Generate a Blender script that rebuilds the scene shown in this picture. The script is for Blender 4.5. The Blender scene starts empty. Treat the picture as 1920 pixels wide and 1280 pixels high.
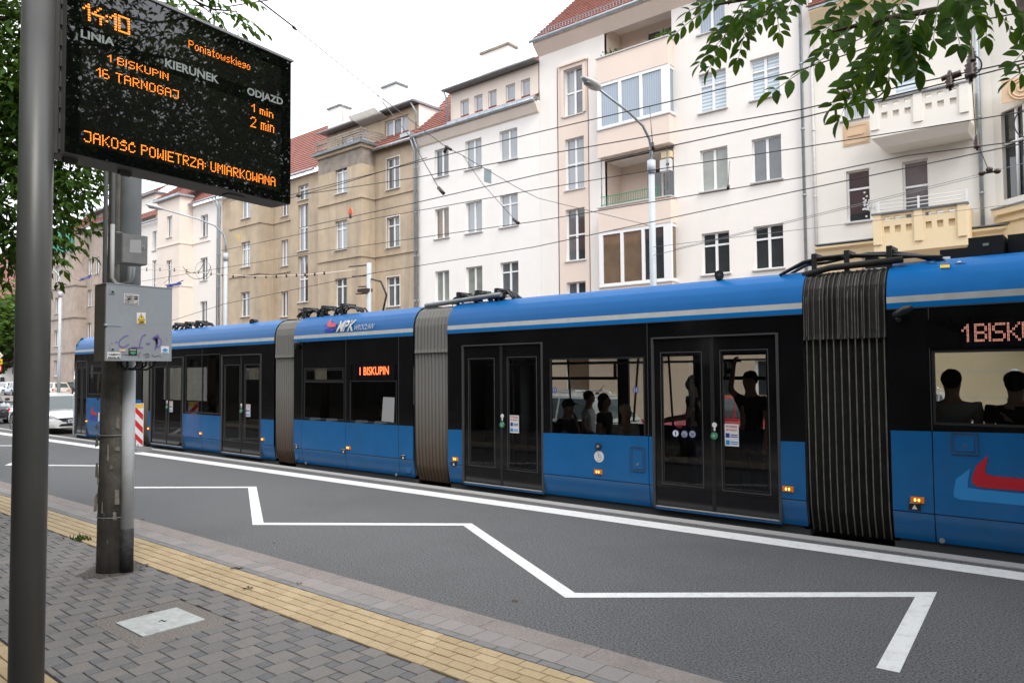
import bpy, bmesh, math, random
from mathutils import Vector, Matrix
random.seed(7)
sc = bpy.context.scene
V = Vector; Z = Vector((0, 0, 1))

# ------------------------------------------------------------------ camera
EYE = 2.06                                   # eye height above the carriageway
FOC, YAW, PITCH, ROLL = 1378.9, 0.697627, 0.0416851, -0.0079764
_f = V((-math.sin(YAW)*math.cos(PITCH), math.cos(YAW)*math.cos(PITCH), math.sin(PITCH)))
_r0 = V((math.cos(YAW), math.sin(YAW), 0)); _u0 = _r0.cross(_f)
CR = math.cos(ROLL)*_r0 + math.sin(ROLL)*_u0
CU = -math.sin(ROLL)*_r0 + math.cos(ROLL)*_u0
CF = _f
CAM = V((0, 0, EYE))
cd = bpy.data.cameras.new('camera'); cam = bpy.data.objects.new('camera', cd)
sc.collection.objects.link(cam); sc.camera = cam
cd.sensor_width = 36; cd.lens = FOC/1920*36; cd.clip_end = 1500; cd.clip_start = 0.05
cam.matrix_world = Matrix(((CR.x, CU.x, -CF.x, CAM.x), (CR.y, CU.y, -CF.y, CAM.y), (CR.z, CU.z, -CF.z, CAM.z), (0, 0, 0, 1)))

# ------------------------------------------------------------------ world, sun, exposure
SUN_EL, SUN_AZ = 52, 115                     # a bright, thinly overcast summer noon
w = bpy.data.worlds.new('World'); sc.world = w; w.use_nodes = True
nt = w.node_tree; nt.nodes.clear()
sky = nt.nodes.new('ShaderNodeTexSky'); sky.sky_type = 'NISHITA'; sky.sun_disc = False
sky.sun_elevation = math.radians(SUN_EL); sky.sun_rotation = math.radians(SUN_AZ)
sky.air_density = 1.0; sky.dust_density = 4.0; sky.ozone_density = 1.0
veil = nt.nodes.new('ShaderNodeMix'); veil.data_type = 'RGBA'; veil.inputs[0].default_value = 0.86
veil.inputs[7].default_value = (10.2, 10.5, 10.9, 1)      # the cloud veil
bg = nt.nodes.new('ShaderNodeBackground'); bg.inputs[1].default_value = 0.1
out = nt.nodes.new('ShaderNodeOutputWorld')
nt.links.new(sky.outputs[0], veil.inputs[6]); nt.links.new(veil.outputs[2], bg.inputs[0]); nt.links.new(bg.outputs[0], out.inputs[0])
sd = bpy.data.lights.new('sun', 'SUN'); sun = bpy.data.objects.new('sun', sd); sc.collection.objects.link(sun)
sd.energy = 0.9; sd.angle = math.radians(25); sd.color = (1, .96, .9)
_el, _az = math.radians(SUN_EL), math.radians(SUN_AZ)
_sd = V((math.sin(_az)*math.cos(_el), math.cos(_az)*math.cos(_el), math.sin(_el)))
sun.rotation_euler = _sd.to_track_quat('Z', 'Y').to_euler()
sc.view_settings.view_transform = 'Standard'; sc.view_settings.look = 'None'
sc.view_settings.gamma = 1; sc.view_settings.exposure = 1.2
sc.cycles.max_bounces = 8; sc.cycles.transparent_max_bounces = 16

# ------------------------------------------------------------------ measuring: a photo point on a known plane
def ray(px, py): return CR*((px-960)/FOC) + CU*((640-py)/FOC) + CF
def at_y(px, py, y): d = ray(px, py); return CAM + d*(y/d.y)
def at_x(px, py, x): d = ray(px, py); return CAM + d*(x/d.x)
def at_z(px, py, z=0): d = ray(px, py); return CAM + d*((z-EYE)/d.z)
def at_plane(px, py, p, n): d = ray(px, py); return CAM + d*((p-CAM).dot(n)/d.dot(n))
def at_d(px, py, d): return CAM + ray(px, py)*d
def project(p):
    q = p-CAM; z = q.dot(CF)
    return (960+FOC*q.dot(CR)/z, 640-FOC*q.dot(CU)/z, z)
def xz(px, py, y): p = at_y(px, py, y); return p.x, p.z

# ------------------------------------------------------------------ materials
def mat(name, col, rough=.6, spec=.5, metal=0, var=0, vscale=4, stain=0, sscale=.5, stain_col=None, bump=0, bscale=40, streak=False,
        emit=0, coat=0, tone=None, trans=0):
    m = bpy.data.materials.new(name); m.use_nodes = True; t = m.node_tree; N = t.nodes; L = t.links
    b = N['Principled BSDF']; b.inputs['Roughness'].default_value = rough; b.inputs['Metallic'].default_value = metal
    b.inputs['Specular IOR Level'].default_value = spec; b.inputs['Coat Weight'].default_value = coat; b.inputs['Coat Roughness'].default_value = .05
    b.inputs['Base Color'].default_value = (*col, 1)
    tc = N.new('ShaderNodeTexCoord'); cur = None
    def noise(scale, detail=5, vec=None, rough_=.6):
        n = N.new('ShaderNodeTexNoise'); n.inputs['Scale'].default_value = scale; n.inputs['Detail'].default_value = detail; n.inputs['Roughness'].default_value = rough_
        L.new(vec or tc.outputs['Object'], n.inputs['Vector']); return n.outputs[0]
    def ramp(src, lo, hi):
        r = N.new('ShaderNodeMapRange'); r.inputs[1].default_value = lo; r.inputs[2].default_value = hi; L.new(src, r.inputs[0]); return r.outputs[0]
    def mix(fac, a, bb, mode='MIX'):
        x = N.new('ShaderNodeMix'); x.data_type = 'RGBA'; x.blend_type = mode
        if hasattr(fac, 'links'): L.new(fac, x.inputs[0])
        else: x.inputs[0].default_value = fac
        for s, i in ((a, 6), (bb, 7)):
            if hasattr(s, 'links'): L.new(s, x.inputs[i])
            else: x.inputs[i].default_value = (*s, 1)
        return x.outputs[2]
    if tone:                                   # tone: (dark colour, light colour) by a per-face value
        a = N.new('ShaderNodeAttribute'); a.attribute_name = 'tone'
        cur = mix(a.outputs['Fac'], tone[0], tone[1])
    if var:
        lo = tuple(c*(1-var) for c in col); hi = tuple(min(1, c*(1+var)) for c in col)
        f = ramp(noise(vscale), .3, .7)
        if cur: cur = mix(f, mix(1, cur, (1-var,)*3, 'MULTIPLY'), cur)
        else: cur = mix(f, lo, hi)
    if stain:
        vec = None
        if streak:
            mp = N.new('ShaderNodeMapping'); mp.inputs['Scale'].default_value = (1, 1, .12); L.new(tc.outputs['Object'], mp.inputs[0]); vec = mp.outputs[0]
        f = ramp(noise(sscale, 8, vec, .7), .48, .75)
        k = N.new('ShaderNodeMath'); k.operation = 'MULTIPLY'; k.inputs[1].default_value = stain; L.new(f, k.inputs[0])
        cur = mix(k.outputs[0], cur or col, stain_col or tuple(c*.4 for c in col))
    if cur: L.new(cur, b.inputs['Base Color'])
    if bump:
        bp = N.new('ShaderNodeBump'); bp.inputs['Strength'].default_value = bump; bp.inputs['Distance'].default_value = .02
        L.new(noise(bscale, 6), bp.inputs['Height']); L.new(bp.outputs[0], b.inputs['Normal'])
    if emit:
        b.inputs['Emission Color'].default_value = (*col, 1); b.inputs['Emission Strength'].default_value = emit
    if trans:
        tr = N.new('ShaderNodeBsdfTranslucent'); ms = N.new('ShaderNodeMixShader'); ms.inputs[0].default_value = trans
        if cur:
            L.new(mix(.5, cur, (.25, .38, .03)), tr.inputs[0])
        else: tr.inputs[0].default_value = (*col, 1)
        L.new(b.outputs[0], ms.inputs[1]); L.new(tr.outputs[0], ms.inputs[2]); L.new(ms.outputs[0], N['Material Output'].inputs[0])
    return m
def glass(name, tint, ior=1.5):
    m = bpy.data.materials.new(name); m.use_nodes = True; t = m.node_tree; N = t.nodes; L = t.links
    N.remove(N['Principled BSDF'])
    tr = N.new('ShaderNodeBsdfTransparent'); tr.inputs[0].default_value = (*tint, 1)
    gl = N.new('ShaderNodeBsdfGlossy'); gl.inputs['Roughness'].default_value = .015
    fr = N.new('ShaderNodeFresnel'); fr.inputs[0].default_value = ior
    ms = N.new('ShaderNodeMixShader')
    L.new(fr.outputs[0], ms.inputs[0]); L.new(tr.outputs[0], ms.inputs[1]); L.new(gl.outputs[0], ms.inputs[2]); L.new(ms.outputs[0], N['Material Output'].inputs[0])
    return m

# ------------------------------------------------------------------ mesh building
WM = {}                                        # world matrix of every parent
class MB:
    def __init__(s): s.v = []; s.f = []; s.m = []; s.s = []; s.t = []
    def face(s, pts, m=0, sm=False, tone=0.0):
        b = len(s.v); s.v += [tuple(p) for p in pts]; s.f.append(tuple(range(b, b+len(pts)))); s.m.append(m); s.s.append(sm); s.t.append(tone)
    def raw(s, vs, fs, m=0, sm=False, tone=0.0):
        b = len(s.v); s.v += [tuple(p) for p in vs]
        for f in fs: s.f.append(tuple(b+i for i in f)); s.m.append(m); s.s.append(sm); s.t.append(tone)
    def box(s, x0, x1, y0, y1, z0, z1, m=0, tone=0.0):
        x0, x1 = sorted((x0, x1)); y0, y1 = sorted((y0, y1)); z0, z1 = sorted((z0, z1))
        vs = [(x0,y0,z0),(x1,y0,z0),(x1,y1,z0),(x0,y1,z0),(x0,y0,z1),(x1,y0,z1),(x1,y1,z1),(x0,y1,z1)]
        s.raw(vs, [(0,3,2,1),(4,5,6,7),(0,1,5,4),(1,2,6,5),(2,3,7,6),(3,0,4,7)], m, False, tone)
    def obox(s, c, a, b, d, m=0):              # centre and three half vectors
        c, a, b, d = V(c), V(a), V(b), V(d)
        if a.cross(b).dot(d) < 0: a = -a
        vs = [c-a-b-d, c+a-b-d, c+a+b-d, c-a+b-d, c-a-b+d, c+a-b+d, c+a+b+d, c-a+b+d]
        s.raw(vs, [(0,3,2,1),(4,5,6,7),(0,1,5,4),(1,2,6,5),(2,3,7,6),(3,0,4,7)], m)
    def prism(s, pts, vec, m=0, sm=False):     # a planar outline extruded along vec
        pts = [V(p) for p in pts]; vec = V(vec); n = len(pts)
        nor = V((0, 0, 0))
        for i in range(n): nor += pts[i].cross(pts[(i+1) % n])
        if nor.dot(vec) > 0: pts = pts[::-1]
        s.raw(pts+[p+vec for p in pts], [tuple(range(n)), tuple(range(2*n-1, n-1, -1))]+[((i+1) % n, i, n+i, n+(i+1) % n) for i in range(n)], m, sm)
    def tube(s, pts, r, m=0, n=8, sm=True, cap=True):
        pts = [V(p) for p in pts]; k = len(pts); rr = r if isinstance(r, (list, tuple)) else [r]*k
        up = None; b = len(s.v)
        for i, p in enumerate(pts):
            d = (pts[min(i+1, k-1)]-pts[max(i-1, 0)]).normalized()
            if up is None: up = V((0, 0, 1)) if abs(d.z) < .9 else V((1, 0, 0))
            a = d.cross(up).normalized(); up = a.cross(d).normalized()
            for j in range(n):
                t = 2*math.pi*j/n; s.v.append(tuple(p+a*(rr[i]*math.cos(t))+up*(rr[i]*math.sin(t))))
        for i in range(k-1):
            for j in range(n):
                s.f.append((b+i*n+j, b+i*n+(j+1) % n, b+(i+1)*n+(j+1) % n, b+(i+1)*n+j)); s.m.append(m); s.s.append(sm); s.t.append(0)
        if cap:
            s.f.append(tuple(b+j for j in range(n-1, -1, -1))); s.m.append(m); s.s.append(False); s.t.append(0)
            s.f.append(tuple(b+(k-1)*n+j for j in range(n))); s.m.append(m); s.s.append(False); s.t.append(0)
    def ball(s, c, r, m=0, n=10, zmin=-1):
        c = V(c); r = (r, r, r) if not isinstance(r, (list, tuple)) else r; b = len(s.v); k = n//2+1
        for i in range(k+1):
            ph = math.acos(max(zmin, -1)+0) if False else math.pi*i/k
            z = max(math.cos(ph), zmin)
            q = math.sin(ph)
            for j in range(n):
                t = 2*math.pi*j/n; s.v.append((c.x+r[0]*q*math.cos(t), c.y+r[1]*q*math.sin(t), c.z+r[2]*z))
        for i in range(k):
            for j in range(n):
                s.f.append((b+i*n+j, b+(i+1)*n+j, b+(i+1)*n+(j+1) % n, b+i*n+(j+1) % n)); s.m.append(m); s.s.append(True); s.t.append(0)
    def holed(s, x0, x1, z0, z1, y, holes, depth=.14, m=0, mr=None, fl=False):   # a wall in the plane y with openings and reveals
        mr = m if mr is None else mr
        hs = [(max(x0, a), min(x1, b), max(z0, c), min(z1, d)) for a, b, c, d in holes if b > x0 and a < x1 and d > z0 and c < z1]
        xs = sorted({x0, x1, *[h[0] for h in hs], *[h[1] for h in hs]}); zs = sorted({z0, z1, *[h[2] for h in hs], *[h[3] for h in hs]})
        inside = lambda x, z: any(h[0] < x < h[1] and h[2] < z < h[3] for h in hs)
        for j in range(len(zs)-1):
            i = 0
            while i < len(xs)-1:
                if inside((xs[i]+xs[i+1])/2, (zs[j]+zs[j+1])/2): i += 1; continue
                k = i
                while k < len(xs)-1 and not inside((xs[k]+xs[k+1])/2, (zs[j]+zs[j+1])/2): k += 1
                q = [(xs[i], y, zs[j]), (xs[k], y, zs[j]), (xs[k], y, zs[j+1]), (xs[i], y, zs[j+1])]
                s.face(q[::-1] if fl else q, m); i = k
        if depth:
            yy = y+depth
            for a, b, c, d in hs:
                s.face([(a, y, c), (a, y, d), (a, yy, d), (a, yy, c)], mr); s.face([(b, y, d), (b, y, c), (b, yy, c), (b, yy, d)], mr)
                s.face([(a, y, d), (b, y, d), (b, yy, d), (a, yy, d)], mr); s.face([(b, y, c), (a, y, c), (a, yy, c), (b, yy, c)], mr)
    def map(s, fn): s.v = [tuple(fn(V(p))) for p in s.v]
    def build(s, name, mats, parent=None, weld=False):
        me = bpy.data.meshes.new(name); me.from_pydata(s.v, [], s.f)
        for m in (mats if isinstance(mats, (list, tuple)) else [mats]): me.materials.append(m)
        me.polygons.foreach_set('material_index', s.m); me.polygons.foreach_set('use_smooth', s.s)
        if any(s.t):
            a = me.attributes.new('tone', 'FLOAT', 'FACE'); a.data.foreach_set('value', s.t)
        if weld:
            bm = bmesh.new(); bm.from_mesh(me); bmesh.ops.remove_doubles(bm, verts=bm.verts, dist=1e-4); bm.to_mesh(me); bm.free()
        me.update(); return link(name, me, parent)
def link(name, me, parent=None):
    o = bpy.data.objects.new(name, me); sc.collection.objects.link(o)
    if parent is not None:
        o.parent = parent; o.matrix_parent_inverse = WM.get(parent, Matrix()).inverted()
    WM[o] = Matrix()
    return o
def tag(o, label=None, cat=None, group=None, kind=None):
    for k, x in (('label', label), ('category', cat), ('group', group), ('kind', kind)):
        if x: o[k] = x
    return o
def thing(name, loc, label, cat, group=None, rz=0):
    o = bpy.data.objects.new(name, None); sc.collection.objects.link(o); o.empty_display_size = .3
    o.location = loc; o.rotation_euler = (0, 0, rz); WM[o] = Matrix.Translation(V(loc)) @ Matrix.Rotation(rz, 4, 'Z')
    return tag(o, label, cat, group)
def copy_tree(o, loc=None, rz=None, parent=None):
    c = o.copy(); sc.collection.objects.link(c)
    if parent is not None: inv = o.matrix_parent_inverse.copy(); c.parent = parent; c.matrix_parent_inverse = inv
    if loc is not None: c.location = loc
    if rz is not None: c.rotation_euler = (0, 0, rz)
    for ch in [x for x in KIDS.get(o, [])]: KIDS.setdefault(c, []).append(copy_tree(ch, parent=c))
    return c
KIDS = {}
_link = link
def link(name, me, parent=None):
    o = _link(name, me, parent)
    if parent is not None: KIDS.setdefault(parent, []).append(o)
    return o
def letters(text, bold=0.0, shear=0.0, align='LEFT'):
    """outline letters as flat polygons: verts in (x, y), cap height about 0.7"""
    c = bpy.data.curves.new('letters', 'FONT'); c.body = text; c.offset = bold; c.shear = shear; c.align_x = align; c.resolution_u = 3
    o = bpy.data.objects.new('letters', c); sc.collection.objects.link(o)
    dg = bpy.context.evaluated_depsgraph_get(); me = bpy.data.meshes.new_from_object(o.evaluated_get(dg))
    vs = [v.co.copy() for v in me.vertices]; fs = [tuple(p.vertices) for p in me.polygons]
    bpy.data.objects.remove(o); bpy.data.curves.remove(c); bpy.data.meshes.remove(me)
    return vs, fs
def write(name, text, p0, p1, height, up, n, m, parent, bold=0.0, shear=0.0):
    """letters from p0 to p1 (the baseline), cap height in metres; lifted 2 mm along n"""
    vs, fs = letters(text, bold, shear); w_ = max(v.x for v in vs); x_ = min(v.x for v in vs); h_ = max(v.y for v in vs if v.y > 0)
    p0, p1, up, n = V(p0), V(p1), V(up).normalized(), V(n).normalized(); mb = MB()
    mb.raw([p0+(p1-p0)*((v.x-x_)/(w_-x_))+up*(v.y/h_*height)+n*.002 for v in vs], fs)
    return mb.build(name, m, parent)
GLYPH = {}
for _l in """A 01110 10001 10001 11111 10001 10001 10001|B 11110 10001 10001 11110 10001 10001 11110|E 11111 10000 10000 11110 10000 10000 11111|G 01110 10001 10000 10111 10001 10001 01110|I 1 1 1 1 1 1 1|J 11111 00001 00001 00001 00001 10001 01110|K 10001 10010 10100 11000 10100 10010 10001|M 10001 11011 10101 10101 10001 10001 10001|N 10001 11001 10101 10101 10011 10001 10001|O 01110 10001 10001 10001 10001 10001 01110|P 11110 10001 10001 11110 10000 10000 10000|R 11110 10001 10001 11110 10100 10010 10001|S 01111 10000 10000 01110 00001 00001 11110|T 11111 00100 00100 00100 00100 00100 00100|U 10001 10001 10001 10001 10001 10001 01110|W 10001 10001 10001 10101 10101 11011 10001|Z 11111 00001 00010 00100 01000 10000 11111|Ś 00110 01111 10000 01110 00001 00001 11110|Ć 00110 01110 10001 10000 10000 10001 01110|: 0 0 1 0 1 0 0|0 11111 10001 10001 10001 10001 10001 11111|1 001 011 101 001 001 001 001|2 01110 10001 00001 00010 00100 01000 11111|4 00010 00100 01000 11111 00010 00010 00010|6 01110 10000 10000 11110 10001 10001 01110|m 00000 00000 11110 10101 10101 10101 10101|i 1 0 1 1 1 1 1|n 0000 0000 1110 1001 1001 1001 1001|o 0000 0000 0110 1001 1001 1001 0110|a 0000 0000 1110 0001 0111 1001 0111|t 010 010 111 010 010 010 011|w 00000 00000 10001 10001 10101 10101 01010|s 0000 0000 0111 1000 0110 0001 1110|k 1000 1000 1001 1010 1100 1010 1001|e 0000 0000 0110 1001 1111 1000 0111|g 0000 0000 0111 1001 0111 0001 1110""".split('|'):
    _p = _l.split(' '); GLYPH[_p[0]] = _p[1:]
def led_columns(text, bold=False):
    dots, x = [], 0
    for ch in text:
        if ch == ' ': x += 3; continue
        g = GLYPH[ch]
        for j, row in enumerate(g):
            for i, c in enumerate(row):
                if c == '1':
                    if bold: dots += [(x+2*i, j), (x+2*i+1, j)]
                    else: dots.append((x+i, j))
        x += len(g[0])*(2 if bold else 1)+1
    return dots, x-1
def led(name, text, tl, tr, bl, n, m, parent, fill=.36, bold=False):
    """dot-matrix text: top-left dot, top-right dot, bottom-left dot"""
    dots, wd = led_columns(text, bold); tl, tr, bl, n = V(tl), V(tr), V(bl), V(n)
    du = (tr-tl)/(wd-1); dv = (bl-tl)/6; mb = MB()
    for i, j in dots:
        c = tl+du*i+dv*j+n*.0025
        mb.face([c+du*(fill*math.cos(a))-dv*(fill*math.sin(a)) for a in [math.pi*k/3 for k in range(6)]])
    return mb.build(name, m, parent)
# ------------------------------------------------------------------ the materials
M = {}
M['asphalt'] = mat('asphalt', (.125, .125, .128), .9, .3, var=.85, vscale=58, stain=.45, sscale=.45, stain_col=(.075, .075, .076), bump=.9, bscale=70)
M['bed'] = mat('track_asphalt', (.075, .074, .073), .9, .3, var=.3, vscale=30, stain=.4, sscale=.6, bump=.3, bscale=60)
M['ground'] = mat('far_ground', (.13, .13, .12), .95, .2, var=.2, vscale=2)
M['paver'] = mat('paver', (.2, .19, .18), .85, .3, var=.22, vscale=45, stain=.25, sscale=1.6, tone=((.125, .132, .142), (.205, .188, .174)), bump=.25, bscale=160)
M['paver_yellow'] = mat('yellow_paver', (.5, .33, .13), .85, .3, var=.25, vscale=50, stain=.35, sscale=2.2, stain_col=(.24, .19, .12), tone=((.385, .285, .16), (.525, .41, .255)), bump=.25, bscale=160)
M['paver_edge'] = mat('edge_paver', (.27, .255, .245), .85, .3, var=.2, vscale=50, stain=.25, sscale=1.8, tone=((.2, .2, .2), (.30, .27, .255)), bump=.2, bscale=160)
M['grime_shade'] = mat('grimy_shaded_asphalt', (.012, .012, .012), .95, .1, var=.4, vscale=12)
M['joint'] = mat('joint_sand', (.062, .054, .046), .95, .1, var=.4, vscale=30)
M['soil_shadow'] = mat('soil_rubble_shadow', (.11, .10, .09), .95, .2, var=.8, vscale=45, bump=.9, bscale=60)
M['kerb'] = mat('kerb_concrete', (.24, .21, .195), .9, .3, var=.25, vscale=55, stain=.4, sscale=2.5, bump=.3, bscale=120)
M['granite'] = mat('granite', (.36, .35, .34), .8, .3, var=.35, vscale=110, bump=.25, bscale=150)
M['paint'] = mat('road_paint', (.72, .72, .71), .7, .4, var=.1, vscale=60, stain=.5, sscale=9, stain_col=(.33, .33, .33), bump=.25, bscale=130)
M['steel'] = mat('rail_steel', (.45, .43, .4), .35, .5, 1, var=.2, vscale=8)
M['concrete_lid'] = mat('lid_concrete', (.42, .44, .43), .8, .3, var=.16, vscale=14, stain=.5, sscale=5, stain_col=(.27, .275, .26), bump=.2, bscale=90)
M['gravel'] = mat('gravel_concrete', (.2, .18, .165), .95, .2, var=.6, vscale=70, bump=.8, bscale=90)
def plaster(name, col, stain=.3, sc_=None, **k): return mat(name, col, .88, .25, var=.02, vscale=1.3, stain=stain, sscale=.55, stain_col=sc_ or tuple(c*.82 for c in col), streak=True, bump=.12, bscale=70, **k)
M['cream'] = plaster('cream_plaster', (.84, .795, .75)); M['peach'] = plaster('peach_plaster', (.77, .645, .56))
M['white_wall'] = plaster('white_plaster', (.845, .815, .78)); M['pale_wall'] = plaster('pale_plaster', (.77, .68, .60))
M['ivory'] = plaster('ivory_plaster', (.81, .77, .70)); M['ochre'] = plaster('ochre_plaster', (.76, .615, .40)); M['tan'] = plaster('tan_plaster', (.66, .48, .32))
M['old'] = mat('stained_plaster', (.50, .405, .295), .92, .2, var=.13, vscale=1.1, stain=.85, sscale=.8, stain_col=(.30, .25, .20), streak=True, bump=.3, bscale=30)
M['back_wall'] = mat('dark_grey_plaster', (.085, .082, .075), .9, .2, var=.2, vscale=1)
M['old_grey'] = mat('grey_weathered_plaster', (.27, .235, .205), .92, .2, var=.25, vscale=2.5, stain=.7, sscale=1.2, stain_col=(.42, .33, .235), bump=.3, bscale=30)
M['drab'] = mat('drab_plaster', (.42, .35, .30), .92, .2, var=.12, vscale=1.5, stain=.5, sscale=.8, streak=True)
M['tile'] = mat('roof_tile', (.29, .125, .10), .85, .3, var=.3, vscale=5, stain=.5, sscale=3, stain_col=(.36, .22, .19))
M['zinc'] = mat('zinc', (.38, .42, .45), .45, .5, .6, var=.15, vscale=5); M['zinc_dark'] = mat('dark_zinc', (.19, .205, .215), .5, .5, .4, var=.2, vscale=5)
M['frame_white'] = mat('window_frame', (.82, .82, .82), .4); M['frame_grey'] = mat('grey_frame', (.3, .3, .3), .5)
M['sill'] = mat('window_sill', (.55, .54, .53), .7, var=.1, vscale=8)
def pane(name, col, rough=.04, wave=None, k=(.6, 1.25)):
    m = mat(name, col, rough, .9, var=.18, vscale=1.7)
    if wave:
        N = m.node_tree.nodes; L = m.node_tree.links; b = N['Principled BSDF']; tc = N['Texture Coordinate']
        wv = N.new('ShaderNodeTexWave'); wv.bands_direction = wave[0]; wv.inputs['Scale'].default_value = wave[1]; wv.inputs['Distortion'].default_value = wave[2]
        L.new(tc.outputs['Object'], wv.inputs[0]); mx = N.new('ShaderNodeMix'); mx.data_type = 'RGBA'
        mx.inputs[6].default_value = (*[c*k[0] for c in col], 1); mx.inputs[7].default_value = (*[min(1, c*k[1]) for c in col], 1)
        L.new(wv.outputs[1], mx.inputs[0]); L.new(mx.outputs[2], b.inputs['Base Color'])
    return m
M['pane_dark'] = pane('dark_pane', (.035, .04, .043)); M['pane_mid'] = pane('dim_pane', (.11, .12, .13)); M['pane_warm'] = pane('warm_pane', (.17, .115, .075))
M['pane_net'] = pane('net_curtain_pane', (.33, .35, .38), wave=('X', 5, 1.5), k=(.75, 1.15)); M['pane_blind'] = pane('striped_blind_pane', (.46, .54, .60), wave=('Z', 2.2, 0)); M['pane_roller'] = pane('roller_blind_pane', (.25, .27, .24))
M['pane_sky'] = pane('bright_pane', (.30, .36, .43), wave=('X', 3, 1), k=(.85, 1.08))
M['peach_low'] = plaster('beige_base_plaster', (.60, .47, .36)); M['awning'] = mat('awning_cloth', (.75, .74, .71), .9, trans=.6)
# tram
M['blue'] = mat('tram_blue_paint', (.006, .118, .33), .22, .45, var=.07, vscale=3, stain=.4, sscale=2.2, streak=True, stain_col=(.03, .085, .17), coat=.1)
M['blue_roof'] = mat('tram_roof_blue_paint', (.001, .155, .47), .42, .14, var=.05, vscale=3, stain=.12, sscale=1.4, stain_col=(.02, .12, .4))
M['silver'] = mat('tram_stripe', (.50, .50, .48), .4, .5, var=.08, vscale=6)
M['black'] = mat('tram_black_panel', (.005, .005, .006), .10, .5, var=.3, vscale=2, stain=.25, sscale=1, stain_col=(.018, .017, .016))
M['trim'] = mat('black_rubber_trim', (.018, .018, .018), .5, .4); M['seam'] = mat('panel_seam', (.05, .05, .052), .5)
M['inside'] = mat('tram_interior', (.06, .062, .065), .7); M['inside_light'] = mat('tram_interior_light', (.16, .17, .175), .6)
M['seat'] = mat('seat_shell', (.075, .085, .09), .5); M['seat_cloth'] = mat('seat_cloth', (.03, .04, .1), .9)
M['roof_grey'] = mat('tram_roof_top', (.18, .18, .18), .8, var=.2, vscale=4)
M['rubber'] = mat('bellows_rubber', (.15, .145, .135), .75, .3, var=.2, vscale=6)
M['rubber_black'] = mat('black_bellows_rubber', (.026, .025, .023), .7, .3, var=.3, vscale=5); M['rubber_edge'] = mat('worn_fold_edge', (.15, .14, .125), .85, .2, var=.35, vscale=12)
M['tint'] = glass('tinted_tram_glass', (.60, .62, .61)); M['tint_dark'] = glass('dark_tram_glass', (.22, .24, .24))
M['cable'] = mat('black_cable', (.02, .02, .021), .5, .4); M['box_black'] = mat('roof_box', (.015, .017, .019), .45, .4)
M['amber'] = mat('amber_lens', (.62, .17, .015), .2, emit=.08); M['amber_hot'] = mat('amber_lamp', (1, .45, .07), .3, emit=2.4)
M['led_orange'] = mat('orange_led', (1, .25, .02), .5, emit=1.25); M['led_red'] = mat('red_led', (1, .16, .045), .5, emit=1.0); M['led_pale'] = mat('pale_red_led', (1, .42, .31), .5, emit=.42)
M['white_plastic'] = mat('white_plastic', (.7, .7, .7), .5); M['red_print'] = mat('red_print', (.5, .015, .03), .4); M['blue_print'] = mat('blue_print', (.02, .05, .28), .4)
M['navy_print'] = mat('logo_blue', (.01, .035, .36), .35); M['sky_print'] = mat('logo_light_blue', (.03, .26, .62), .35); M['black_print'] = mat('black_print', (.012, .012, .012), .5); M['yellow_print'] = mat('yellow_print', (.75, .5, .02), .5)
M['green_button'] = mat('door_button', (.05, .26, .14), .4); M['grey_print'] = mat('grey_print', (.32, .32, .33), .6); M['violet_print'] = mat('violet_marker', (.17, .12, .36), .6)
M['yellow_rail'] = mat('grab_rail', (.12, .12, .12), .35)
# street furniture
M['post'] = mat('grey_post_paint', (.085, .086, .083), .38, .5, var=.08, vscale=3); M['housing'] = mat('dark_housing', (.09, .088, .083), .5, .4, var=.08, vscale=4)
M['rim'] = mat('housing_rim', (.3, .3, .31), .45); M['screen'] = mat('display_glass', (.003, .003, .004), .012, 1.0)
M['label_grey'] = mat('display_lettering', (.30, .335, .325), .6)
M['pole_concrete'] = mat('pole_concrete', (.16, .152, .138), .85, .3, var=.3, vscale=7, stain=.7, sscale=3, streak=True, stain_col=(.035, .032, .026), bump=.35, bscale=40)
M['pole_grey'] = mat('pole_grey_paint', (.52, .55, .58), .55, .4, var=.08, vscale=5, stain=.3, sscale=3, stain_col=(.28, .26, .24))
M['conduit'] = mat('conduit', (.34, .35, .35), .6); M['tar'] = mat('black_base_paint', (.018, .018, .019), .7, var=.5, vscale=18, stain=.35, sscale=25, stain_col=(.16, .16, .16))
M['cabinet'] = mat('cabinet_grey', (.265, .29, .32), .5, .4, var=.05, vscale=5, stain=.3, sscale=3, stain_col=(.21, .215, .22)); M['cabinet_side'] = mat('shaded_cabinet_side', (.10, .088, .07), .7, var=.2, vscale=6)  # the side turned from the light has its shade put into a darker colour
M['junction'] = mat('junction_box_grey', (.17, .172, .175), .6, var=.12, vscale=10); M['paper'] = mat('torn_paper', (.22, .20, .17), .9, var=.3, vscale=14)
M['lamp_pole'] = mat('lamp_pole_paint', (.46, .50, .54), .5, var=.05, vscale=3); M['lamp_head'] = mat('lamp_head', (.5, .51, .5), .4); M['lamp_glass'] = mat('lamp_glass', (.22, .22, .22), .1)
M['wire'] = mat('contact_wire', (.012, .012, .013), .5); M['wire_thin'] = mat('span_wire', (.16, .16, .17), .6); M['insulator'] = mat('insulator', (.05, .028, .022), .4)
M['red_flag'] = mat('orange_red_sign', (.85, .12, .045), .6); M['cream_flag'] = mat('pale_yellow_sign', (.75, .55, .2), .6); M['sign_grey'] = mat('blank_sign', (.33, .40, .42), .5)
M['sign_red'] = mat('sign_red', (.6, .02, .025), .5); M['sign_white'] = mat('sign_white', (.75, .75, .75), .5); M['sign_yellow'] = mat('sign_yellow', (.8, .5, .02), .5)
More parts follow.
